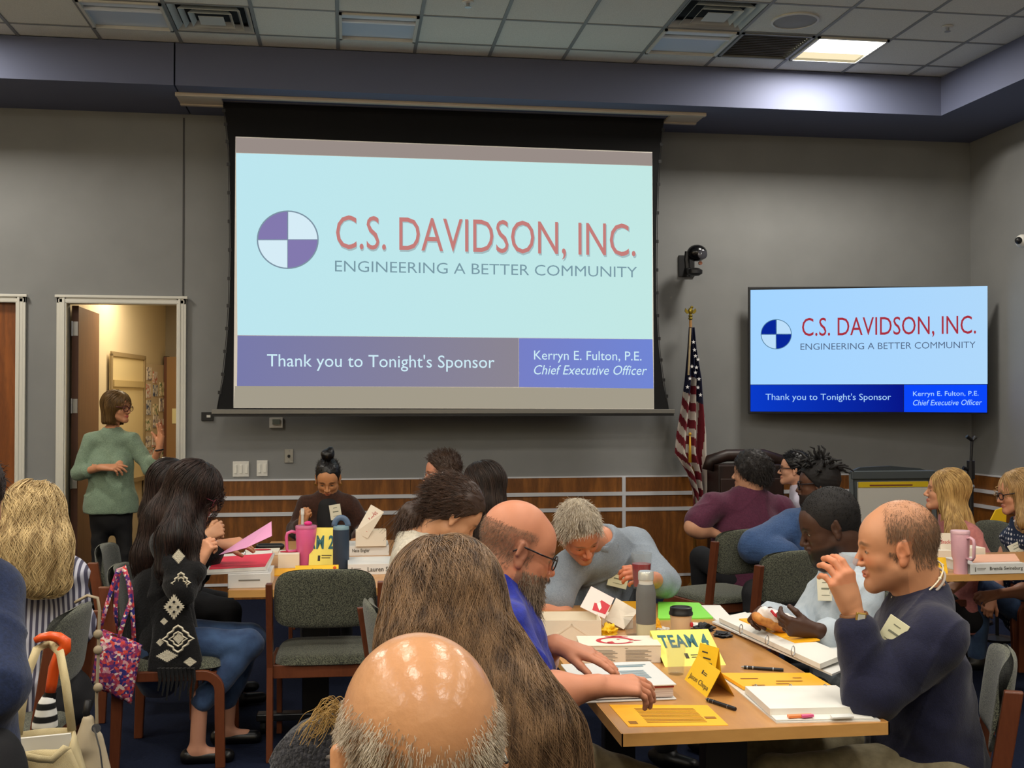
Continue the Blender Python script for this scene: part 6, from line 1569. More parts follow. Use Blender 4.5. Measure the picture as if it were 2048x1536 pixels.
S = FIG['lightblue']; chair(S['P'][0] - .0, S['P'][1] + .05, -PI / 2, 'chair under the man in light blue shirt')
S = FIG['beard']; chair(S['P'][0] - .02, S['P'][1], PI / 2, 'chair under the bearded man in royal blue')
S = FIG['dotdress']; chair(S['P'][0] + .05, S['P'][1] + .05, -PI / 2, 'chair under the woman in the dotted dress')
S = FIG['pink']; chair(S['P'][0] + .05, S['P'][1] + .08, -PI / 2, 'chair under the blonde woman with pink sleeves')
S = FIG['polo']; chair(S['P'][0], S['P'][1] + .05, PI, 'chair under the grey-haired man in polo at the table head')
S = FIG['bun']; chair(S['P'][0], S['P'][1] + .05, PI, 'chair under the woman with the bun by the wainscot')
S = FIG['farman']; chair(S['P'][0], S['P'][1], -PI / 2, 'chair under the man with silver glasses at the far table')
S = FIG['fardark']; chair(S['P'][0], S['P'][1], -.8, 'chair under the woman with straight dark hair')
S = FIG['behind']; chair(S['P'][0], S['P'][1], PI / 2, 'chair hidden behind the cardigan woman')
S = FIG['farglasses']; chair(S['P'][0], S['P'][1], -PI / 2, 'chair under the man with glasses beyond the dreadlocked man')
# ================================================================ things on the tables
def T(x, y, z=TZ): return AZ(x, y, z)
M_pw = mat('paper_white', (222, 220, 212), .6); M_vinyl = mat('white_vinyl', (218, 218, 214), .3)
M_yel = mat('yellow_card', (236, 190, 22), .55); M_yel2 = mat('pale_yellow_card', (238, 222, 104), .6); M_ink = mat('ink', (60, 54, 40), .7); M_box = mat('meal_box_card', (226, 216, 198), .55)
M_red = mat('print_red', (190, 36, 50), .5); M_orange = mat('golden_paper', (238, 172, 18), .55); M_teal = mat('teal_ink', (30, 92, 98), .5); M_prn = mat('print_grey', (120, 116, 108), .7)
def slab(name, pts, th, m, parent=None, label=None, cat=None, group=None, bev=0):
    b = MB(); b.prism(pts, (0, 0, th)); o = b.build(name, m, parent, bev=bev)
    if label: tag(o, label, cat, group)
    return o
def flat(px, z=TZ): return [tuple(T(x, y, z)) for x, y in px]
def lerp4(P, u, v): a, b, c, d = [Vector(p) for p in P]; return a * (1 - u) * (1 - v) + b * u * (1 - v) + c * u * v + d * (1 - u) * v   # a bl, b br, c tr, d tl
def lines_on(P, rows, m, par, lift=.0008, hgt=.012, name='print'):
    b = MB(); n = (Vector(P[1]) - Vector(P[0])).cross(Vector(P[3]) - Vector(P[0])).normalized() * lift
    for (u0, u1, v, h_) in rows:
        b.quad([lerp4(P, u0, v) + n, lerp4(P, u1, v) + n, lerp4(P, u1, v + h_) + n, lerp4(P, u0, v + h_) + n])
    o = b.build(name, m, par); o['kind'] = 'stuff'; return o
def text_on(P, body, u0, u1, v0, v1, m, par, bold=0, lift=.0012, shear=0):
    a = lerp4(P, u0, v0); r = lerp4(P, u1, v0) - a; u = lerp4(P, u0, v1) - a
    return text_mesh(body, a, r, u, r.length, u.length, m, 'lettering', par, bold, shear, lift)

# closed binder under the bearded man's hands
c = T(1255, 1385); bw_, bd, bh = .275, .275, .048
yb0 = T(1353, 1400).y; x0, x1 = T(1353, 1400).x - .285, T(1353, 1400).x; y1 = yb0 + .29
t = thing('binder', 'white closed binder under the bearded man\'s hands', 'binder', ((x0 + x1) / 2, (yb0 + y1) / 2, TZ))
boxobj('back_cover', (0, 0, .003), (.285, .29, .004), M_vinyl, t, bev=.001); boxobj('pages', (.004, 0, .022), (.262, .274, .028), mat('page_block', (214, 204, 196), .8, c2=(170, 150, 146), nscale=400, stretch=(.01, .01, 1)), t)
boxobj('red_divider', (.002, 0, .0375), (.27, .278, .004), mat('red_divider', (150, 44, 40), .6), t)
cv = boxobj('front_cover', (0, 0, .044), (.285, .29, .004), M_vinyl, t, bev=.001)
P = [(-.13, -.13, .0022), (.13, -.13, .0022), (.13, .13, .0022), (-.13, .13, .0022)]
lines_on(P, [(.45, .95, .88, .02), (.5, .9, .80, .05)] + [(.55, .85, .25 + k * .05, .02) for k in range(8)], mat('cover_print', (120, 146, 156), .6), cv)
# sheet of golden paper
P = flat([(1257, 1454), (1457, 1451), (1415, 1411), (1218, 1410)])
o = slab('flyer', P, .0012, M_orange, None, 'golden yellow printed sheet lying at the near edge of the right table', 'paper')
P2 = [(p[0], p[1], p[2] + .0014) for p in P]
lines_on(P2, [(.22, .82, .80 - k * .065, .022) for k in range(11)] + [(.84, .95, .3, .1), (.04, .12, .1, .12)], mat('brown_print', (146, 96, 20), .7), o, .0006)
# small folded name cards
def tent(base_l, base_r, hgt, dep, m, label, body=None, extra=None, cat='name card', name='name_card', lean=.5):
    """base_l/base_r: photo pixels of the front bottom corners on the table"""
    a, b_ = Vector(T(*base_l)), Vector(T(*base_r)); r = (b_ - a); W_ = r.length; r.normalize(); bk = Vector((-r.y, r.x, 0))
    t = thing(name, label, cat, (a + b_) / 2 + bk * dep * .5)
    o0 = (a + b_) / 2 + bk * dep * .5
    rid_a, rid_b = a + bk * dep * lean + Vector((0, 0, hgt)) - o0, b_ + bk * dep * lean + Vector((0, 0, hgt)) - o0
    P = [a - o0, b_ - o0, rid_b, rid_a]
    n = (P[1] - P[0]).cross(P[3] - P[0]).normalized() * .0012
    b = MB(); b.prism([p for p in P], -n); fp = b.build('front_panel', m, t)
    b = MB(); Q = [b_ + bk * dep - o0, a + bk * dep - o0, rid_a, rid_b]; b.prism(Q, n * 0 + Vector((0, -.001, 0))); b.build('rear_panel', m, t)
    return t, P
t, P = tent((1369, 1359), (1413, 1395), .075, .085, M_yel, 'folded yellow name card printed Jason, between the glass and the pen')
text_on(P, 'Jason Chepa', .1, .92, .12, .36, M_ink, t, .0); lines_on(P, [(.45, .5, .55, .14), (.52, .66, .62, .03), (.52, .66, .56, .03)], M_ink, t)
t, P = tent((1390, 1340), (1428, 1352), .085, .03, M_yel, 'yellow name card standing just behind the one printed Jason', lean=.7)
lines_on(P, [(.2, .5, .7, .05), (.3, .7, .5, .05), (.4, .8, .35, .05)], M_ink, t)
# TEAM 4 sign
a = T(1330, 1330); b_ = T(1452, 1328)
t, P = tent((1330, 1334), (1452, 1330), .080, .20, M_yel2, 'pale yellow folded card reading TEAM 4', cat='table sign', name='team_sign', lean=.95)
# shear it as in the photograph: the card is skewed on the table
text_on(P, 'TEAM 4', .08, .9, .50, .86, M_teal, t, .03); lines_on(P, [(.4, .46, .2, .14), (.5, .8, .28, .02), (.5, .78, .22, .02)], M_ink, t)
# drinking glasses
M_glass = mat('clear_glass', (150, 160, 160), .03, alpha=.13, spec=1.0)
def glassware(x, y, r0, r1, h_, label, ribs=0, z=TZ, liquid=None, cat='glass', name='drinking_glass'):
    p = T(x, y, z); t = thing(name, label, cat, p); k = r1 / r0
    MB().lathe([(r0 * .9, 0), (r0, .004), (r1, h_), (r1 - .0018, h_), (r0 - .0018, .008), (.001, .008)], 28).build('cup', M_glass, t, smooth='auto')
    if liquid: MB().lathe([(r0 - .003, .009), (r0 + (r1 - r0) * liquid[0] - .003, h_ * liquid[0])], 24).build('drink', liquid[1], t, smooth='auto')
    return t
glassware(1352, 1348, .026, .034, .105, 'tall clear glass standing in front of the TEAM 4 card')
glassware(1268, 1270, .031, .040, .062, 'short clear glass beside the grey bottle')
# pens
def pen(a, b_, label, z=TZ + .006):
    A, B = T(*a, z), T(*b_, z); c = (A + B) / 2; t = thing('pen', label, 'pen', c); d = (B - A) / 2
    MB().tube([-d * .85, d * .85], .0055, 10).build('barrel', M_black, t, smooth='auto'); MB().tube([-d, -d * .85], [.0015, .0052], 10).build('tip', M_steel, t); MB().tube([d * .85, d], [.0056, .005], 10).build('cap', M_black, t)
    for f_ in (-.72, -.45, .5): MB().tube([d * f_, d * (f_ + .04)], .0061, 10).build('ring', M_steel, t)
pen((1411, 1398), (1471, 1418), 'black pen lying beside the name card printed Jason'); pen((1482, 1334), (1567, 1340), 'black pen above the open binder with yellow pages')
# open binder
t0 = T(1600, 1400); t = thing('open_binder', 'open white ring binder with golden page and blank sheets by the man in navy', 'binder', (t0.x, t0.y, TZ)); o0 = Vector((t0.x, t0.y, 0))
def rel(px, z): return [Vector(T(x, y, z)) - Vector((t0.x, t0.y, TZ)) for x, y in px]
def rs(name, px, z, th, m): b = MB(); b.prism(rel(px, z), (0, 0, th)); return b.build(name, m, t)
rs('cover', [(1553, 1447), (1761, 1443), (1618, 1350), (1434, 1350)], TZ, .004, M_vinyl)
rs('rear_pocket', [(1552, 1442), (1748, 1438), (1700, 1408), (1520, 1412)], TZ + .005, .003, M_pw)
rs('page_stack', [(1487, 1380), (1664, 1378), (1620, 1352), (1442, 1352)], TZ + .006, .010, M_orange)
Pp_ = rel([(1487, 1377), (1664, 1375), (1620, 1350), (1442, 1350)], TZ + .017)
lines_on(Pp_, [(.15, .35, .7, .05), (.45, .6, .3, .04), (.5, .8, .5, .04), (.75, .85, .75, .04), (.15, .3, .2, .04)], mat('brown_print', (146, 96, 20)), t)
rs('page_stack', [(1540, 1432), (1735, 1428), (1672, 1384), (1490, 1386)], TZ + .006, .020, M_pw)
rs('index_tab', [(1578, 1437), (1626, 1434), (1622, 1431), (1574, 1433)], TZ + .010, .006, mat('tab_orange', (226, 130, 70), .5)); rs('index_tab', [(1605, 1436), (1628, 1434), (1626, 1432), (1602, 1433)], TZ + .012, .006, mat('tab_pink', (214, 90, 140), .5))
rs('index_tab', [(1665, 1438), (1708, 1436), (1700, 1430), (1660, 1432)], TZ + .012, .004, M_vinyl)
for x in (1512, 1582, 1651):
    c = Vector(T(x, 1380, TZ + .012)) - Vector((t0.x, t0.y, TZ)); MB().tube([c + Vector((0, .016 * math.cos(a), .016 * math.sin(a))) for a in np.linspace(0, 2 * PI, 16, endpoint=False)], .0018, 6, closed=True).build('ring', M_steel, t, smooth=True)
# closed meal box with red print
A, B = T(1161, 1327), T(1322, 1326); wd = (B - A).length; d_ = Vector((B.x - A.x, B.y - A.y, 0)).normalized(); ang = math.atan2(d_.y, d_.x)
hb = (1327 - 1292) / FPX * A.y * 1.0; dpt = .15
t = thing('meal_box', 'closed white meal box with red round emblem on lid, nearest the bearded man', 'box', ((A.x + B.x) / 2 - d_.y * dpt / 2, (A.y + B.y) / 2 + d_.x * dpt / 2, TZ), ang)
boxobj('box_body', (0, 0, hb / 2), (wd, dpt, hb), M_box, t, bev=.002); lid_ = boxobj('lid', (0, 0, hb + .001), (wd + .003, dpt + .003, .003), M_box, t, bev=.001)
b = MB(); R1, R2 = .052, .041
for k in range(40):
    a0, a1 = PI * .02 + 2 * PI * k / 40 * .92, 2 * PI * (k + 1) / 40 * .92 + PI * .02
    w0 = lambda a: 1.0
    b.quad([(R1 * 1.25 * math.cos(a0), R1 * math.sin(a0), 0), (R1 * 1.25 * math.cos(a1), R1 * math.sin(a1), 0), (R2 * 1.2 * math.cos(a1), R2 * math.sin(a1) , 0), (R2 * 1.2 * math.cos(a0), R2 * math.sin(a0), 0)])
b.quad([(.063, -.004, 0), (.092, .004, 0), (.063, .010, 0)]); b.quad([(-.03, -.045, 0), (-.005, -.03, 0), (-.012, -.012, 0), (-.03, -.022, 0)])
for k, (x, y, r) in enumerate(((-.01, .062, .012), (.012, .066, .013), (.034, .058, .011))): b.quad([(x + r * 1.6 * math.cos(a), y + r * .6 * math.sin(a), 0) for a in np.linspace(0, 2 * PI, 12, endpoint=False)])
b.quad([(.012 + .006 * math.cos(a), .018 + .005 * math.sin(a), 0) for a in np.linspace(0, 2 * PI, 10, endpoint=False)])
e = b.build('emblem', M_red, lid_); e.location = (-.01, -.005, .0024); e['kind'] = 'stuff'
P = [Vector((-wd / 2, -dpt / 2 - .001, 0)), Vector((wd / 2, -dpt / 2 - .001, 0)), Vector((wd / 2, -dpt / 2 - .001, hb)), Vector((-wd / 2, -dpt / 2 - .001, hb))]
lines_on(P, [(.12, .17, .86, .03), (.55, .59, .86, .03)] + [(.13, .40 + .03 * (k % 3), .74 - k * .085, .03) for k in range(8)] + [(.56, .80 + .04 * ((k + 1) % 3), .74 - k * .085, .03) for k in range(8)], M_prn, t)
# open meal box with raised lids
def openbox(x0, x1, yb, w_px_side, hb, dpt, label, ang=0.0, lids=(), m=M_box):
    A, B = T(x0, yb), T(x1, yb); wd = (B - A).length
    t = thing('meal_box', label, 'box', ((A.x + B.x) / 2, (A.y + B.y) / 2 + dpt / 2, TZ), ang); th = .002
    boxobj('base', (0, 0, .002), (wd, dpt, .003), m, t)
    for s in (-1, 1):
        boxobj('side_wall', (s * wd / 2, 0, hb / 2), (th, dpt, hb), m, t); boxobj('end_wall', (0, s * dpt / 2, hb / 2), (wd, th, hb), m, t)
    for s in (-1, 1):
        b = MB(); b.prism([(-wd * .5 * s, -dpt / 2 - .0015, 0), (0, -dpt / 2 - .0015, hb * .85), (wd * .02 * s, -dpt / 2 - .0015, hb * .8), (-wd * .42 * s, -dpt / 2 - .0015, 0)], (0, -.0008, 0)); b.build('fold', m, t)
    return t, wd
t, wd = openbox(1090, 1208, 1284, 0, .078, .17, 'open white meal box at the bearded man\'s far side', -.12)
def panel(name, px, Y0, Y1, m, parent, th=.002):
    """upright card panel, its lower corners at depth Y0 and upper at Y1"""
    off = Vector(parent.location) if parent is not None else Vector()
    P = [Vector(AY(px[0][0], px[0][1], Y0)), Vector(AY(px[1][0], px[1][1], Y0)), Vector(AY(px[2][0], px[2][1], Y1)), Vector(AY(px[3][0], px[3][1], Y1))]
    return P, off
def card(name, pts, Ys, m, label=None, cat=None, parent=None, th=.002):
    P = [Vector(AY(x, y, Y)) for (x, y), Y in zip(pts, Ys)]; n = (P[1] - P[0]).cross(P[2] - P[0]).normalized() * th
    c = sum(P, Vector()) / len(P)
    Mi = Matrix.Identity(4)
    if parent is not None:
        bpy.context.view_layer.update(); Mi = parent.matrix_world.inverted(); P = [Mi @ p for p in P]; n = Mi.to_3x3() @ n; o = MB().prism(P, n).build(name, m, parent)
    else:
        P = [p - c for p in P]; o = MB().prism(P, n).build(name, m); o.location = c
    if label: tag(o, label, cat)
    return o, P
M_lid = mat('lid_pinkish', (226, 204, 196), .5)
yl = t.location.y + .05
o, P = card('lid', [(1160, 1214), (1209, 1238), (1228, 1197), (1182, 1173)], [yl, yl - .02, yl + .06, yl + .08], M_lid, parent=t)
b = MB(); Q = [lerp4(P, u, v) for u, v in ((.45, .1), (.95, .18), (.98, .62), (.6, .66), (.52, .45), (.40, .42))]; n = (P[1] - P[0]).cross(P[3] - P[0]).normalized() * -.003
b.prism([q + n * .25 for q in Q], n * -.2); b.prism([q - n * 1.05 for q in Q], n * .3)
e = b.build('printed_graphic', M_red, t)
b = MB(); Q = [lerp4(P, u, v) for u, v in ((.50, .42), (.58, .56), (.72, .36), (.70, .2), (.62, .28))]; b.prism([q + n * .45 for q in Q], n * -.2); b.prism([q - n * 1.25 for q in Q], n * .3); b.build('printed_graphic', M_pw, t)
tb = thing('meal_box', 'small open meal box with a plain flap up, left of the grey bottle', 'box', T(1240, 1258)); boxobj('box_body', (0, .04, .025), (.10, .09, .05), M_box, tb, bev=.002)
yl = tb.location.y - .01
card('lid', [(1211, 1240), (1247, 1259), (1276, 1222), (1232, 1196)], [yl, yl - .02, yl + .02, yl + .04], M_box, parent=tb)
# bottle of grey silicone with glass neck
p = T(1292, 1272); t = thing('water_bottle', 'grey sleeved glass bottle standing beside the meal boxes', 'bottle', p); sc = p.y / FPX
hB = 133 * sc; r = 20 * sc
MB().lathe([(r * .92, 0), (r, .01), (r, hB * .25)], 28).build('glass_base', mat('frosted_base', (196, 198, 170), .2), t, smooth='auto')
MB().lathe([(r * 1.02, hB * .2), (r * 1.02, hB * .66), (r * .93, hB * .74), (r * .80, hB * .80)], 28).build('sleeve', mat('grey_silicone', (98, 100, 100), .7), t, smooth='auto')
MB().lathe([(r * .74, hB * .80), (r * .74, hB * .87)], 28).build('neck', mat('bottle_neck', (205, 205, 198), .25), t, smooth='auto')
MB().lathe([(r * .80, hB * .87), (r * .80, hB * .98), (r * .7, hB)], 28).build('cap', mat('bottle_cap', (190, 192, 186), .2, .3), t, smooth='auto')
# coffee cup
p = T(1362, 1268); t = thing('coffee_cup', 'paper coffee cup with black plastic lid in the middle of the table', 'cup', p); sc = p.y / FPX
MB().lathe([(19 * sc * .95, 0), (19 * sc, .003), (23 * sc, 43 * sc)], 28).build('cup', mat('cup_paper', (214, 190, 158), .6), t, smooth='auto')
MB().lathe([(24.5 * sc, 40 * sc), (24.5 * sc, 45 * sc), (23 * sc, 47 * sc), (22.5 * sc, 55 * sc), (20 * sc, 56 * sc), (19 * sc, 54 * sc), (.002, 54 * sc)], 28).build('lid', M_black, t, smooth='auto')
b = MB(); b.ball((.032, -.030, 22 * sc), (.006, .006, .010), u=10, v=8); b.build('printed_mark', M_red, t)
# green folder, papers, crumpled wrappers
o = slab('folder', flat([(1316, 1240), (1430, 1238), (1398, 1208), (1316, 1206)]), .006, mat('lime_folder', (128, 214, 72), .5), None, 'bright green folder lying at the far end of the right table', 'folder')
slab('paper_stack', flat([(1432, 1244), (1467, 1243), (1440, 1214), (1402, 1214)]), .008, M_pw, None, 'white papers fanned out right of the green folder', 'paper')
slab('envelope', flat([(1232, 1222), (1275, 1222), (1275, 1204), (1236, 1204)]), .004, M_orange, None, 'golden envelope behind the grey bottle', 'envelope')
def crumple(x, y, sz, m, label, name='napkin', cat='napkin', seed=0, flatz=.5):
    rr = np.random.default_rng(seed); p = T(x, y); b = MB(); r_ = bmesh.ops.create_icosphere(b.bm, subdivisions=3, radius=1)
    for v in b.bm.verts:
        n = 1 + .35 * math.sin(v.co.x * 5 + seed) * math.cos(v.co.y * 6 + 2 * seed) + .2 * math.sin(v.co.z * 9) + rr.uniform(-.12, .12)
        v.co = Vector((v.co.x * sz[0] * n, v.co.y * sz[1] * n, max(v.co.z * sz[2] * n, -sz[2] * .5) + sz[2] * .52))
    o = b.build(name, m); o.location = p; tag(o, label, cat)
crumple(1408, 1262, (.035, .03, .018), mat('black_wrap', (22, 22, 26), .5), 'crumpled black wrapper right of the coffee cup', 'wrapper', 'wrapper', 3)
crumple(1387, 1256, (.03, .03, .012), M_pw, 'crumpled white napkin by the coffee cup', seed=5)
crumple(1326, 1268, (.03, .025, .014), M_pw, 'crumpled white napkin between bottle and coffee cup', seed=8)
crumple(1218, 1268, (.028, .03, .022), M_yel, 'crumpled yellow paper beside the open meal box', 'crumpled_paper', 'paper', 9)
crumple(1315, 1266, (.014, .02, .03), M_orange, 'golden packet behind the coffee cup', 'snack_packet', 'packet', 11)
crumple(1445, 1272, (.03, .04, .010), mat('black_wrap', (22, 22, 26)), 'small black wrapper near the tilted binder', 'wrapper', 'wrapper', 13)
# tilted open binder, leaning off the right side
t0 = Vector(AZ(1560, 1300, .79)); t = thing('open_binder', 'open binder slanting over the table edge before the man in light blue', 'binder', t0)
def rel3(px, zs): return [Vector(AZ(x, y, z)) - t0 for (x, y), z in zip(px, zs)]
zc = (.762, .775, .80, .79)
b = MB(); b.prism(rel3([(1424, 1246), (1664, 1352), (1735, 1322), (1500, 1228)], (.745, .76, .775, .755)), (0, 0, .006)); b.build('cover', M_vinyl, t)
b = MB(); b.prism(rel3([(1438, 1244), (1640, 1338), (1690, 1318), (1490, 1232)], (.756, .77, .785, .765)), (0, 0, .016)); b.build('page_stack', M_pw, t)
b = MB(); b.prism(rel3([(1478, 1240), (1590, 1288), (1640, 1282), (1530, 1236)], (.778, .786, .80, .786)), (0, 0, .005)); b.build('page_stack', M_orange, t)
for x, y in ((1482, 1258), (1534, 1280), (1586, 1302)):
    c = Vector(AZ(x, y, .79)) - t0; MB().tube([c + Vector((.010 * math.cos(a), .010 * math.cos(a), .016 * math.sin(a))) for a in np.linspace(0, 2 * PI, 14, endpoint=False)], .0018, 6, closed=True).build('ring', M_steel, t, smooth=True)
# sandwich held by the man in light blue
Y = 3.78; c = Vector(AY(1545, 1236, Y)); t = thing('sandwich', 'half-unwrapped sandwich in the hands of the man in light blue', 'sandwich', c)
g = SDF(); g.cone((-.045, 0, -.0), (.05, 0, -.038), .034, .040, .02, flat=.6, fd=(.5, 0, .85)); v, q = g.mesh(.004); npmesh('bun', [(v, q)], mat('bread', (206, 148, 78), .7, c2=(170, 104, 50), nscale=40), t, fold=lambda p: wobble(p, .003, 90, 1))
g = SDF(); g.cone((-.028, -.006, .016), (.055, -.006, -.018), .030, .036, .02, flat=.8, fd=(.5, 0, .85)); v, q = g.mesh(.004); npmesh('wrapper', [(v, q)], mat('foil_wrap', (222, 216, 212), .35), t, fold=lambda p: wobble(p, .005, 110, 4))
b = MB()
for k in range(4): a = k * .9; b.tube([(-.02 + k * .02, -.038 + .004 * k, .035 - .012 * k), (-.008 + k * .02, -.046, .018 - .012 * k), (.006 + k * .02, -.042, .012 - .012 * k)], .005, 5)
b.build('printed_stripe', M_red, t)
# cup at the mouth of the man in navy
Y = 3.04; A, B = Vector(AY(1672, 1192, Y)), Vector(AY(1698, 1112, Y)); t = thing('plastic_cup', 'clear plastic cup raised to the lips by the man in navy', 'cup', A); d = B - A; q_ = d.to_track_quat('Z', 'Y').to_matrix()
MB().lathe([(.020, 0), (.029, d.length), (.0275, d.length), (.0185, .003), (.001, .003)], 26, M=q_).build('cup', mat('clear_plastic', (190, 196, 204), .08, alpha=.28, spec=1.0), t, smooth='auto')
# red drink held by the man in polo
Y = 4.42; c = Vector(AY(1283, 1176, Y)); t = thing('drinking_glass', 'glass of red drink in the hand of the man in polo', 'glass', c); sc = Y / FPX
MB().lathe([(17 * sc, 0), (18 * sc, .004), (22 * sc, 72 * sc), (21 * sc, 72 * sc), (16 * sc, .006), (.001, .006)], 26).build('cup', M_glass, t, smooth='auto')
MB().lathe([(15.5 * sc, .007), (19.6 * sc, 50 * sc)], 24).build('drink', mat('red_drink', (140, 16, 30), .1, spec=.6), t, smooth='auto')

# ---------------------------------------------------------------- left table
# box binder with red sheet
A = T(455, 1178); B = T(541, 1176); wd = (B - A).length; sc = A.y / FPX
t = thing('box_binder', 'thick white box binder under the open one at the left table\'s near corner', 'binder', ((A.x + B.x) / 2, A.y + .14, TZ)); h1 = 28 * sc
boxobj('case', (0, 0, h1 / 2), (wd, .26, h1), M_vinyl, t, bev=.002); lb = boxobj('spine_label', (0, -.131, h1 * .55), (wd * .5, .001, .006), M_prn, t)
t2 = thing('open_binder', 'open white binder with bright red sheet on top of the box binder', 'binder', ((A.x + B.x) / 2 - .05, A.y + .13, TZ + h1))
def rz(px, z): return [Vector(T(x, y, z)) - Vector(t2.location) for x, y in px]
z0 = TZ + h1
MB().prism(rz([(410, 1150), (536, 1144), (550, 1108), (428, 1118)], z0 + .001), (0, 0, .006)).build('cover', M_vinyl, t2)
MB().prism(rz([(414, 1146), (532, 1140), (546, 1106), (430, 1115)], z0 + .008), (0, 0, .014)).build('page_stack', M_pw, t2)
MB().prism(rz([(418, 1139), (530, 1133), (545, 1107), (432, 1115)], z0 + .023), (0, 0, .002)).build('red_sheet', mat('hot_red_paper', (222, 50, 74), .6), t2)
for x, y in ((436, 1114), (490, 1109)): 
    c = Vector(T(x, y, z0 + .025)) - Vector(t2.location); MB().tube([c + Vector((0, .016 * math.cos(a), .018 * math.sin(a))) for a in np.linspace(0, 2 * PI, 14, endpoint=False)], .002, 6, closed=True).build('ring', M_steel, t2)
# pink sheet in the hand
Y = 5.35; o, P = card('paper_sheet', [(438, 1110), (492, 1096), (544, 1072), (543, 1043), (480, 1082)], [Y, Y - .1, Y - .1, Y + .06, Y + .06], mat('pink_paper', (226, 152, 196), .6), 'pink sheet of paper held by the woman in black cardigan', 'paper', th=.001)
# meal box with red print on the left table
def mealbox(x0, x1, yb, hpx, dpt, label, redtop=True):
    A, B = T(x0, yb), T(x1, yb); wd = (B - A).length; h_ = hpx * A.y / FPX
    t = thing('meal_box', label, 'box', ((A.x + B.x) / 2, A.y + dpt / 2, TZ)); boxobj('box_body', (0, 0, h_ / 2), (wd, dpt, h_), M_box, t, bev=.002)
    if redtop: b = MB(); b.quad([(.05 * math.cos(a), .035 * math.sin(a), h_ + .0022) for a in np.linspace(0, 2 * PI, 20, endpoint=False)]); b.build('emblem', M_red, t)
    return t
mealbox(556, 598, 1137, 28, .17, 'white meal box left of the pink tumbler')
mealbox(488, 556, 1112, 8, .15, 'low white meal box with red emblem behind the red sheet')
def tumbler(x, yb, ytop, wtop, m, mlid, label, hside, cat='tumbler'):
    p = T(x, yb); sc = p.y / FPX; H = (yb - ytop) * sc; r = wtop / 2 * sc; t = thing('tumbler', label, cat, p)
    MB().lathe([(r * .72, 0), (r * .74, .004), (r * .74, H * .28), (r * .93, H * .40), (r, H * .9), (r * .98, H * .92)], 32).build('body', m, t, smooth='auto')
    MB().lathe([(r * 1.02, H * .90), (r * 1.03, H * .95), (r * .98, H * .97), (r * .5, H * .975)], 32).build('lid', mlid, t, smooth='auto')
    hx = hside; pts = [(hx[0] * r * .9, hx[1] * r * .9, H * .80), (hx[0] * r * 1.35, hx[1] * r * 1.35, H * .83), (hx[0] * r * 1.75, hx[1] * r * 1.75, H * .79), (hx[0] * r * 1.85, hx[1] * r * 1.85, H * .70), (hx[0] * r * 1.8, hx[1] * r * 1.8, H * .40), (hx[0] * r * 1.6, hx[1] * r * 1.6, H * .34), (hx[0] * r * .9, hx[1] * r * .9, H * .36)]
    MB().tube(pts, r * .17, 8, flat=(1.3, .9)).build('handle', m, t, smooth=True)
    return t, r, H
t, r, H = tumbler(612, 1131, 1050, 41, mat('pink_enamel', (214, 96, 150), .35, coat=.3), mat('pink_clear', (222, 130, 170), .2, trans=.3), 'bright pink handled tumbler on the left table', (-1, 0))
MB().ball((.01, 0, H * 1.02), (r * .4, r * .3, r * .22)).build('straw_plug', mat('hot_pink', (216, 50, 130), .4), t, smooth=True)
p = T(682, 1140); sc = p.y / FPX; t = thing('water_bottle', 'dark blue-grey bottle with loop lid beside the TEAM 2 card', 'bottle', p); H = 100 * sc; r = 16 * sc
MB().lathe([(r * .95, 0), (r, .006), (r, H * .80)], 28).build('body', mat('slate_blue', (44, 58, 76), .5), t, smooth='auto'); MB().lathe([(r * .98, H * .80), (r * .98, H * .85), (r * .9, H * .87)], 28).build('lid_ring', mat('lid_teal', (120, 150, 160), .4), t, smooth='auto')
MB().tube([(r * .85 * math.cos(a), 0, H * .86 + H * .17 * math.sin(a)) for a in np.linspace(0, PI, 12)], r * .22, 8, flat=(1.6, .7)).build('carry_loop', mat('lid_blue', (86, 108, 136), .4), t, smooth=True)
t, P = tent((617, 1134), (667, 1134), .20, .10, M_yel2, 'pale yellow folded card reading TEAM 2, partly behind the pink tumbler', cat='table sign', name='team_sign', lean=.6)
text_on(P, 'TEAM 2', -.6, .97, .45, .80, M_teal, t, .03); lines_on(P, [(.35, .45, .15, .14), (.5, .9, .28, .02), (.5, .85, .22, .02)], M_ink, t)
t, P = tent((590, 1160), (677, 1158), .065, .07, M_yel, 'bright yellow folded name card above the empty chair back')
text_on(P, 'Liz Bennett Stricker', .06, .94, .08, .30, M_ink, t); lines_on(P, [(.38, .42, .55, .2), (.44, .62, .68, .05), (.44, .62, .58, .05)], M_ink, t)
b = MB(); c = lerp4(P, .91, .78); b.ball(c, (.009, .004, .009), u=10, v=6); b.build('sticker_dot', mat('orange_dot', (214, 90, 20), .6), t)
slab('envelope', flat([(545, 1152), (640, 1154), (628, 1138), (548, 1138)]), .004, M_orange, None, 'golden envelope lying by the left table\'s near edge', 'envelope')
slab('flyer', flat([(634, 1090), (668, 1084), (664, 1068), (634, 1064)], TZ), .002, M_orange, None, 'golden sheet leaning behind the TEAM 2 card', 'paper')
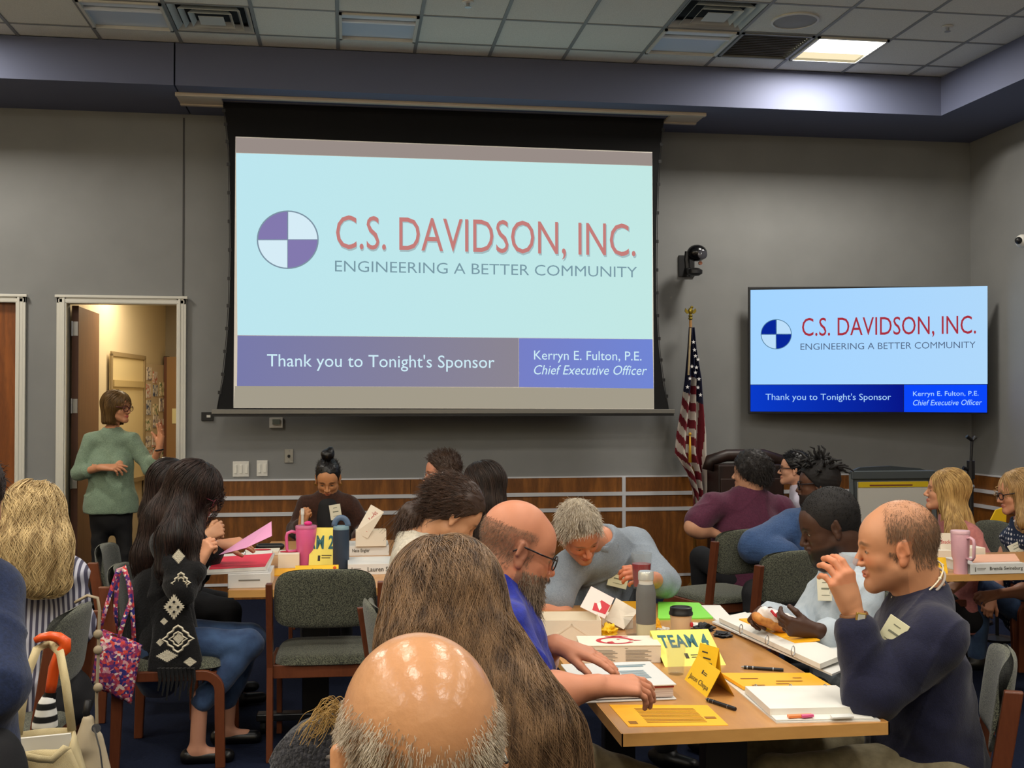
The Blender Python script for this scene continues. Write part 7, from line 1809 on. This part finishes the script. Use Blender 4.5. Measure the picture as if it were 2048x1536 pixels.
def spine(x0, x1, yb, hpx, dpt, label, body, grp=None):
    A, B = T(x0, yb), T(x1, yb); wd = (B - A).length; h_ = hpx * A.y / FPX; t = thing('binder', label, 'binder', ((A.x + B.x) / 2, A.y + dpt / 2, TZ))
    b = MB(); b.box((0, 0, .002), (wd, dpt, .004)); b.box((0, 0, h_ - .002), (wd, dpt, .004)); b.build('covers', M_vinyl, t); boxobj('pages', (0, .01, h_ / 2), (wd - .012, dpt - .03, h_ - .009), M_pw, t); boxobj('spine', (0, -dpt / 2, h_ / 2), (wd, .004, h_), M_vinyl, t, bev=.001)
    P = [Vector((-wd / 2, -dpt / 2 - .0025, 0)), Vector((wd / 2, -dpt / 2 - .0025, 0)), Vector((wd / 2, -dpt / 2 - .0025, h_)), Vector((-wd / 2, -dpt / 2 - .0025, h_))]
    text_on(P, body[0], body[1], body[2], .28, .72, M_ink, t, .01)
    if body[1] > .3: lines_on(P, [(.08, .10, .25, .45), (.12, .28, .55, .05), (.12, .26, .42, .05)], M_prn, t)
    return t
spine(696, 790, 1150, 21, .27, 'white binder lying nearer, with Lauren on its spine', ('Lauren Stic', .42, .98))
spine(694, 778, 1112, 19, .25, 'white binder with Nate on its spine, under the open meal box', ('Nate Engler', .13, .54))
p = T(698, 1112); zt2 = TZ + 19 * p.y / FPX
A, B = Vector(AZ(712, 1093, zt2)), Vector(AZ(772, 1092, zt2)); t = thing('meal_box', 'white meal box with red script on raised lid, on binder', 'box', ((A.x + B.x) / 2, A.y + .06, zt2)); wd = (B - A).length; h_ = 30 * A.y / FPX
for s in (-1, 1): boxobj('side_wall', (s * wd / 2, 0, h_ / 2), (.003, .12, h_), M_box, t); boxobj('end_wall', (0, s * .06, h_ / 2), (wd, .003, h_), M_box, t)
boxobj('base', (0, 0, .003), (wd, .12, .003), M_box, t)
yl = t.location.y - .055
o, P = card('lid', [(711, 1064), (735, 1077), (768, 1024), (742, 1009)], [yl, yl - .01, yl - .03, yl + .01], M_box, parent=t)
Pv = [P[0], P[1], P[2], P[3]]
a = lerp4(P, .75, .18); r_ = lerp4(P, .75, .88) - a; u_ = lerp4(P, .30, .18) - a; text_mesh('Potato Snacks', a, r_, u_, r_.length, u_.length, M_red, 'lettering', t, 0, .3, .004)
slab('napkin', flat([(705, 1122), (728, 1120), (726, 1114), (704, 1116)]), .003, M_pw, None, 'small white napkin between the two named binders', 'napkin')
t = thing('glasses_case', 'black case lying at the far left of the left table', 'case', T(540, 1100)); g = SDF(); g.cone((-.06, 0, .02), (.06, 0, .02), .024, .024, 0, flat=.8, fd=(0, 0, 1)); v, q = g.mesh(.006); npmesh('shell', [(v, q)], M_black, t)
# marker in the hand of the woman with the bun
c = Vector(BUNHAND.tolist()); t = thing('marker', 'white marker upright in the hand of the woman with the bun', 'marker', c); MB().tube([(0, 0, -.05), (0, 0, .035)], .0095, 10).build('barrel', M_white, t, smooth='auto'); MB().tube([(0, 0, .035), (0, 0, .075)], .0115, 10).build('cap', mat('marker_cap', (236, 236, 232), .3), t, smooth='auto')

# ---------------------------------------------------------------- right table
t, r, H = tumbler(1921, 1147, 1052, 39, mat('pale_pink_enamel', (222, 172, 182), .4), mat('pale_pink_lid', (226, 184, 190), .3), 'pale pink handled tumbler on the right-hand table', (.35, -.9))
A, B = T(1939, 1149), T(2060, 1147); t = spine(1941, 2060, 1149, 22, .26, 'white-spined binder with dark edge at the right table', ('Brenda Swineburg', .35, .95))
slab('paper_sheet', [tuple(Vector(p) + Vector((0, 0, .052))) for p in flat([(1945, 1146), (2040, 1143), (2030, 1128), (1950, 1130)])], .003, mat('peach_paper', (226, 170, 140), .6), None, 'peach sheet on top of the binder on the right table', 'paper')
mealbox(1940, 1974, 1128, 34, .12, 'white meal box right behind the pale pink tumbler', False)
t = mealbox(1872, 1906, 1120, 20, .12, 'white meal box with red script left of the pale pink tumbler', False)
yl = t.location.y; o, P = card('lid', [(1876, 1102), (1907, 1102), (1907, 1066), (1878, 1066)], [yl, yl, yl + .02, yl + .02], M_box, parent=t); text_on(P, 'Snacks', .15, .85, .4, .62, M_red, t, 0, .0035)
tent((1876, 1146), (1896, 1146), .075, .06, M_yel, 'yellow folded name card at the left corner of the right table')
# golden bag beyond the women
o, P = card('poster_board', [(1972, 1055), (2010, 1052), (2012, 1012), (1990, 1020)], [7.0, 7.0, 7.0, 7.0], M_yel, 'golden yellow card on a stand between the two blonde women', 'card', th=.01)
bpy.context.view_layer.update(); MB().tube([(0, .02, 0), (0, .02, -o.location.z + .02)], .012, 8).build('stand', M_black, o); MB().lathe([(.12, 0), (.12, .015), (.02, .03)], 20, c=(0, .02, -o.location.z + .002)).build('stand_base', M_black, o)

# ================================================================ bags and cane on the chairs
# canvas tote hanging from the near-left chair
Y = 3.30
def HP(x, y, Y=Y): return Vector(AY(x, y, Y))
c = HP(88, 1450); M_canvas = mat('natural_canvas', (208, 192, 150), .9, c2=(196, 178, 134), nscale=14, bump=.25, bscale=500)
t = thing('tote_bag', 'natural canvas tote bag hanging from the chair at lower left', 'bag', c)
r_ = lambda x, y, Y_=Y: HP(x, y, Y_) - c
g = SDF(); w2 = (160 - 12) / 2 * Y / FPX; 
b = MB()
front = [(30, 1385), (140, 1376), (165, 1470), (170, 1560), (5, 1560), (18, 1440)]
nF = 12
def ff(u, v):
    l = r_(22 - 22 * v, 1500 + 130 * v); r2 = r_(140 + 24 * min(1, v * 2), 1492 + 130 * v); p = l.lerp(r2, u); return p + Vector((0, -.05 * math.sin(PI * u) * (.5 + v * .5) - .01 * math.sin(u * 9 + v * 4), 0))
def fb(u, v):
    l = r_(30 - 28 * v, 1466 + 172 * v, Y + .06); r2 = r_(148 + 26 * min(1, v * 2), 1456 + 182 * v, Y + .06); p = l.lerp(r2, u); return p + Vector((0, .02 * math.sin(PI * u), 0))
b.grid(ff, 16, 10); o = b.build('front_panel', M_canvas, t, smooth=True, solid=.003)
b = MB(); b.grid(fb, 16, 10); b.build('rear_panel', M_canvas, t, smooth=True, solid=.003)
b = MB(); b.grid(lambda u, v: ff(0, v).lerp(fb(0, v), u), 2, 8); b.grid(lambda u, v: ff(1, v).lerp(fb(1, v), u), 2, 8); b.build('side_panel', M_canvas, t, smooth=True, solid=.003)
boxobj('document', tuple(r_(82, 1508, Y + .02)), (.165, .012, .10), M_pw, t, rot=(0, -.06, 0))
def strap(pts, w_, m, name='strap', par=t, th=.003):
    b = MB(); b.tube(pts, w_, 6, flat=(1, .18)); return b.build(name, m, par, smooth=False)
def ribbon(pts, wid, m, name, par):
    b = MB(); P = [Vector(p) for p in pts]; L_, R2 = [], []
    for i, p in enumerate(P):
        d = (P[min(i + 1, len(P) - 1)] - P[max(i - 1, 0)]).normalized(); s = d.cross(Vector((0, -1, 0))).normalized() * wid / 2; L_.append(b.bm.verts.new(p - s)); R2.append(b.bm.verts.new(p + s))
    for i in range(len(P) - 1): b.bm.faces.new((L_[i], R2[i], R2[i + 1], L_[i + 1]))
    return b.build(name, m, par, smooth=True, solid=.003)
ribbon([r_(36, 1470, Y + .05), r_(44, 1410, Y + .05), r_(54, 1350, Y + .06), r_(74, 1298, Y + .1), r_(98, 1286, Y + .16), r_(120, 1304, Y + .1), r_(132, 1370, Y + .06), r_(144, 1462, Y + .05)], .024, M_canvas, 'strap', t)
ribbon([r_(26, 1545, Y - .04), r_(36, 1520, Y - .05), r_(50, 1512, Y - .06), r_(78, 1518, Y - .06), r_(104, 1520, Y - .06), r_(130, 1496, Y - .04), r_(136, 1500, Y - .03)], .020, M_canvas, 'strap', t)
# cane with orange handle and striped sleeve
Y2 = 3.42; c = Vector(AY(112, 1300, Y2)); t = thing('cane', 'folding cane with orange handle and black-white striped sleeve on the near-left chair', 'cane', c)
q = lambda x, y, Yq=Y2: Vector(AY(x, y, Yq)) - c
MB().tube([q(70, 1281), q(82, 1275), q(100, 1272), q(118, 1275), q(131, 1284), q(130, 1297), q(118, 1310), q(108, 1335), q(104, 1365), q(100, 1388)], [.009, .012, .014, .0155, .0175, .019, .0165, .0155, .016, .015], 12).build('handle', mat('orange_grip', (224, 84, 26), .35, coat=.2), t, smooth=True)
MB().tube([q(101, 1384), q(99, 1400)], .017, 12).build('strap_collar', M_black, t)
m_st = stripes('zebra_sleeve', (226, 226, 222), (12, 12, 14), 9, 'Z')
MB().tube([q(99, 1392), q(93, 1410), q(92, 1430), q(90, 1448), q(88, 1462)], [.018, .026, .032, .036, .034], 14).build('sleeve', m_st, t, smooth=True)
# quilted paisley bag
Y3 = 5.05; c = Vector(AY(232, 1330, Y3)); t = thing('quilted_bag', 'quilted pink and purple paisley shoulder bag hanging from a chair corner', 'bag', c)
q = lambda x, y, Yq=Y3: Vector(AY(x, y, Yq)) - c
def paisley():
    m = mat('paisley_quilt', (150, 60, 110), .85, bump=.0); nt = m.node_tree; N = nt.nodes; K = nt.links; b = N['Principled BSDF']
    tc = N.new('ShaderNodeTexCoord'); v = N.new('ShaderNodeTexVoronoi'); v.inputs['Scale'].default_value = 85; K.new(tc.outputs['Object'], v.inputs['Vector'])
    sp = N.new('ShaderNodeSeparateColor'); K.new(v.outputs['Color'], sp.inputs[0]); r = N.new('ShaderNodeValToRGB'); K.new(sp.outputs[0], r.inputs[0]); r.color_ramp.interpolation = 'CONSTANT'
    cols = [(0, (150, 52, 92)), (.2, (92, 44, 116)), (.36, (210, 150, 160)), (.5, (46, 44, 120)), (.62, (190, 66, 84)), (.78, (226, 206, 196)), (.88, (214, 74, 60))]
    e = r.color_ramp.elements; e[0].position, e[0].color = 0, L(cols[0][1]); e[1].position, e[1].color = cols[1][0], L(cols[1][1])
    for p, cc in cols[2:]: x = e.new(p); x.color = L(cc)
    n2 = N.new('ShaderNodeTexNoise'); n2.inputs['Scale'].default_value = 90; K.new(tc.outputs['Object'], n2.inputs['Vector']); mx = N.new('ShaderNodeMix'); mx.data_type = 'RGBA'; mx.blend_type = 'OVERLAY'; mx.inputs[0].default_value = .5
    K.new(r.outputs[0], mx.inputs[6]); K.new(n2.outputs['Color'], mx.inputs[7]); K.new(mx.outputs[2], b.inputs['Base Color'])
    w1 = N.new('ShaderNodeTexWave'); w1.wave_profile = 'SIN'; w1.bands_direction = 'DIAGONAL'; w1.inputs['Scale'].default_value = 14; K.new(tc.outputs['Object'], w1.inputs['Vector']); bp = N.new('ShaderNodeBump'); bp.inputs['Strength'].default_value = .6; K.new(w1.outputs['Fac'], bp.inputs['Height']); K.new(bp.outputs[0], b.inputs['Normal'])
    return m
M_pa = paisley()
def pf(u, v, s):
    tl, tr, bl_, br_ = q(184, 1252), q(284, 1290), q(170, 1358), q(262, 1408)
    p = (tl * (1 - u) + tr * u) * (1 - v) + (bl_ * (1 - u) + br_ * u) * v; return p + Vector((0, s * (.045 * (math.sin(PI * u) ** .6) * (.35 + .65 * math.sin(PI * min(1, v * .9 + .1)) ** .5)), .004 * math.sin(u * 20) * math.sin(v * 18)))
b = MB(); b.grid(lambda u, v: pf(u, v, -1), 20, 20); b.grid(lambda u, v: pf(u, v, .6), 20, 20); bmesh.ops.remove_doubles(b.bm, verts=b.bm.verts, dist=.001); b.build('bag_body', M_pa, t, smooth=True, solid=.004)
ribbon([q(200, 1258, Y3 - .02), q(212, 1215, Y3), q(226, 1170), q(236, 1140), q(246, 1135), q(256, 1160), q(262, 1200), q(248, 1240), q(238, 1275, Y3 - .03)], .018, M_pa, 'strap', t)
ribbon([q(232, 1262, Y3 + .02), q(231, 1210, Y3 + .02), q(236, 1150, Y3 + .02), q(248, 1132, Y3 + .03), q(262, 1180, Y3 + .03), q(266, 1240, Y3 + .03), q(268, 1285, Y3 + .02)], .018, M_pa, 'strap', t)
# beige crossbody bag hanging by a rope strap
Y4 = 4.0; c = Vector(AY(190, 1480, Y4)); t = thing('crossbody_bag', 'beige crossbody bag hanging by a long cord strap at lower left', 'bag', c); q = lambda x, y, Yq=Y4: Vector(AY(x, y, Yq)) - c
M_bg = mat('beige_leather', (182, 168, 142), .5)
MB().tube([q(150, 1205), q(175, 1191), q(195, 1196), q(199, 1220), q(197, 1300), q(193, 1400), q(194, 1450), q(192, 1462)], .009, 8, flat=(1.2, .6)).build('strap', mat('beige_cord', (150, 136, 112), .6), t, smooth=True)
for yy in (1268, 1300, 1375): MB().ball(q(196, yy, Y4 - .01), (.016, .012, .016), u=10, v=6).build('knot', mat('beige_cord', (150, 136, 112)), t, smooth=True)
g = SDF(); g.cone(np.array(q(186, 1480)), np.array(q(196, 1560)), .035, .05, .03, flat=.6, fd=(0, 1, 0)); g.cone(np.array(q(176, 1440)), np.array(q(170, 1490)), .02, .03, .03); v, qq = g.mesh(.007); npmesh('pouch', [(v, qq)], M_bg, t)
MB().tube([q(176, 1400), q(172, 1425), q(178, 1440)], .012, 8).build('black_clasp', M_black, t, smooth=True)
MB().tube([q(188, 1455, Y4 - .05), q(200, 1500, Y4 - .06), q(205, 1540, Y4 - .06)], .003, 6).build('zip', M_steel, t)
MB().lathe([(.014, 0), (.016, .004), (.011, .004)], 14, c=q(193, 1456, Y4 - .03), M=Matrix.Rotation(PI / 2, 3, 'X')).build('buckle', M_steel, t)
# every lettering mesh is one line of print
for o in bpy.data.objects:
    if o.name.startswith('lettering') or o.name.startswith('emblem_'): o['kind'] = 'stuff'
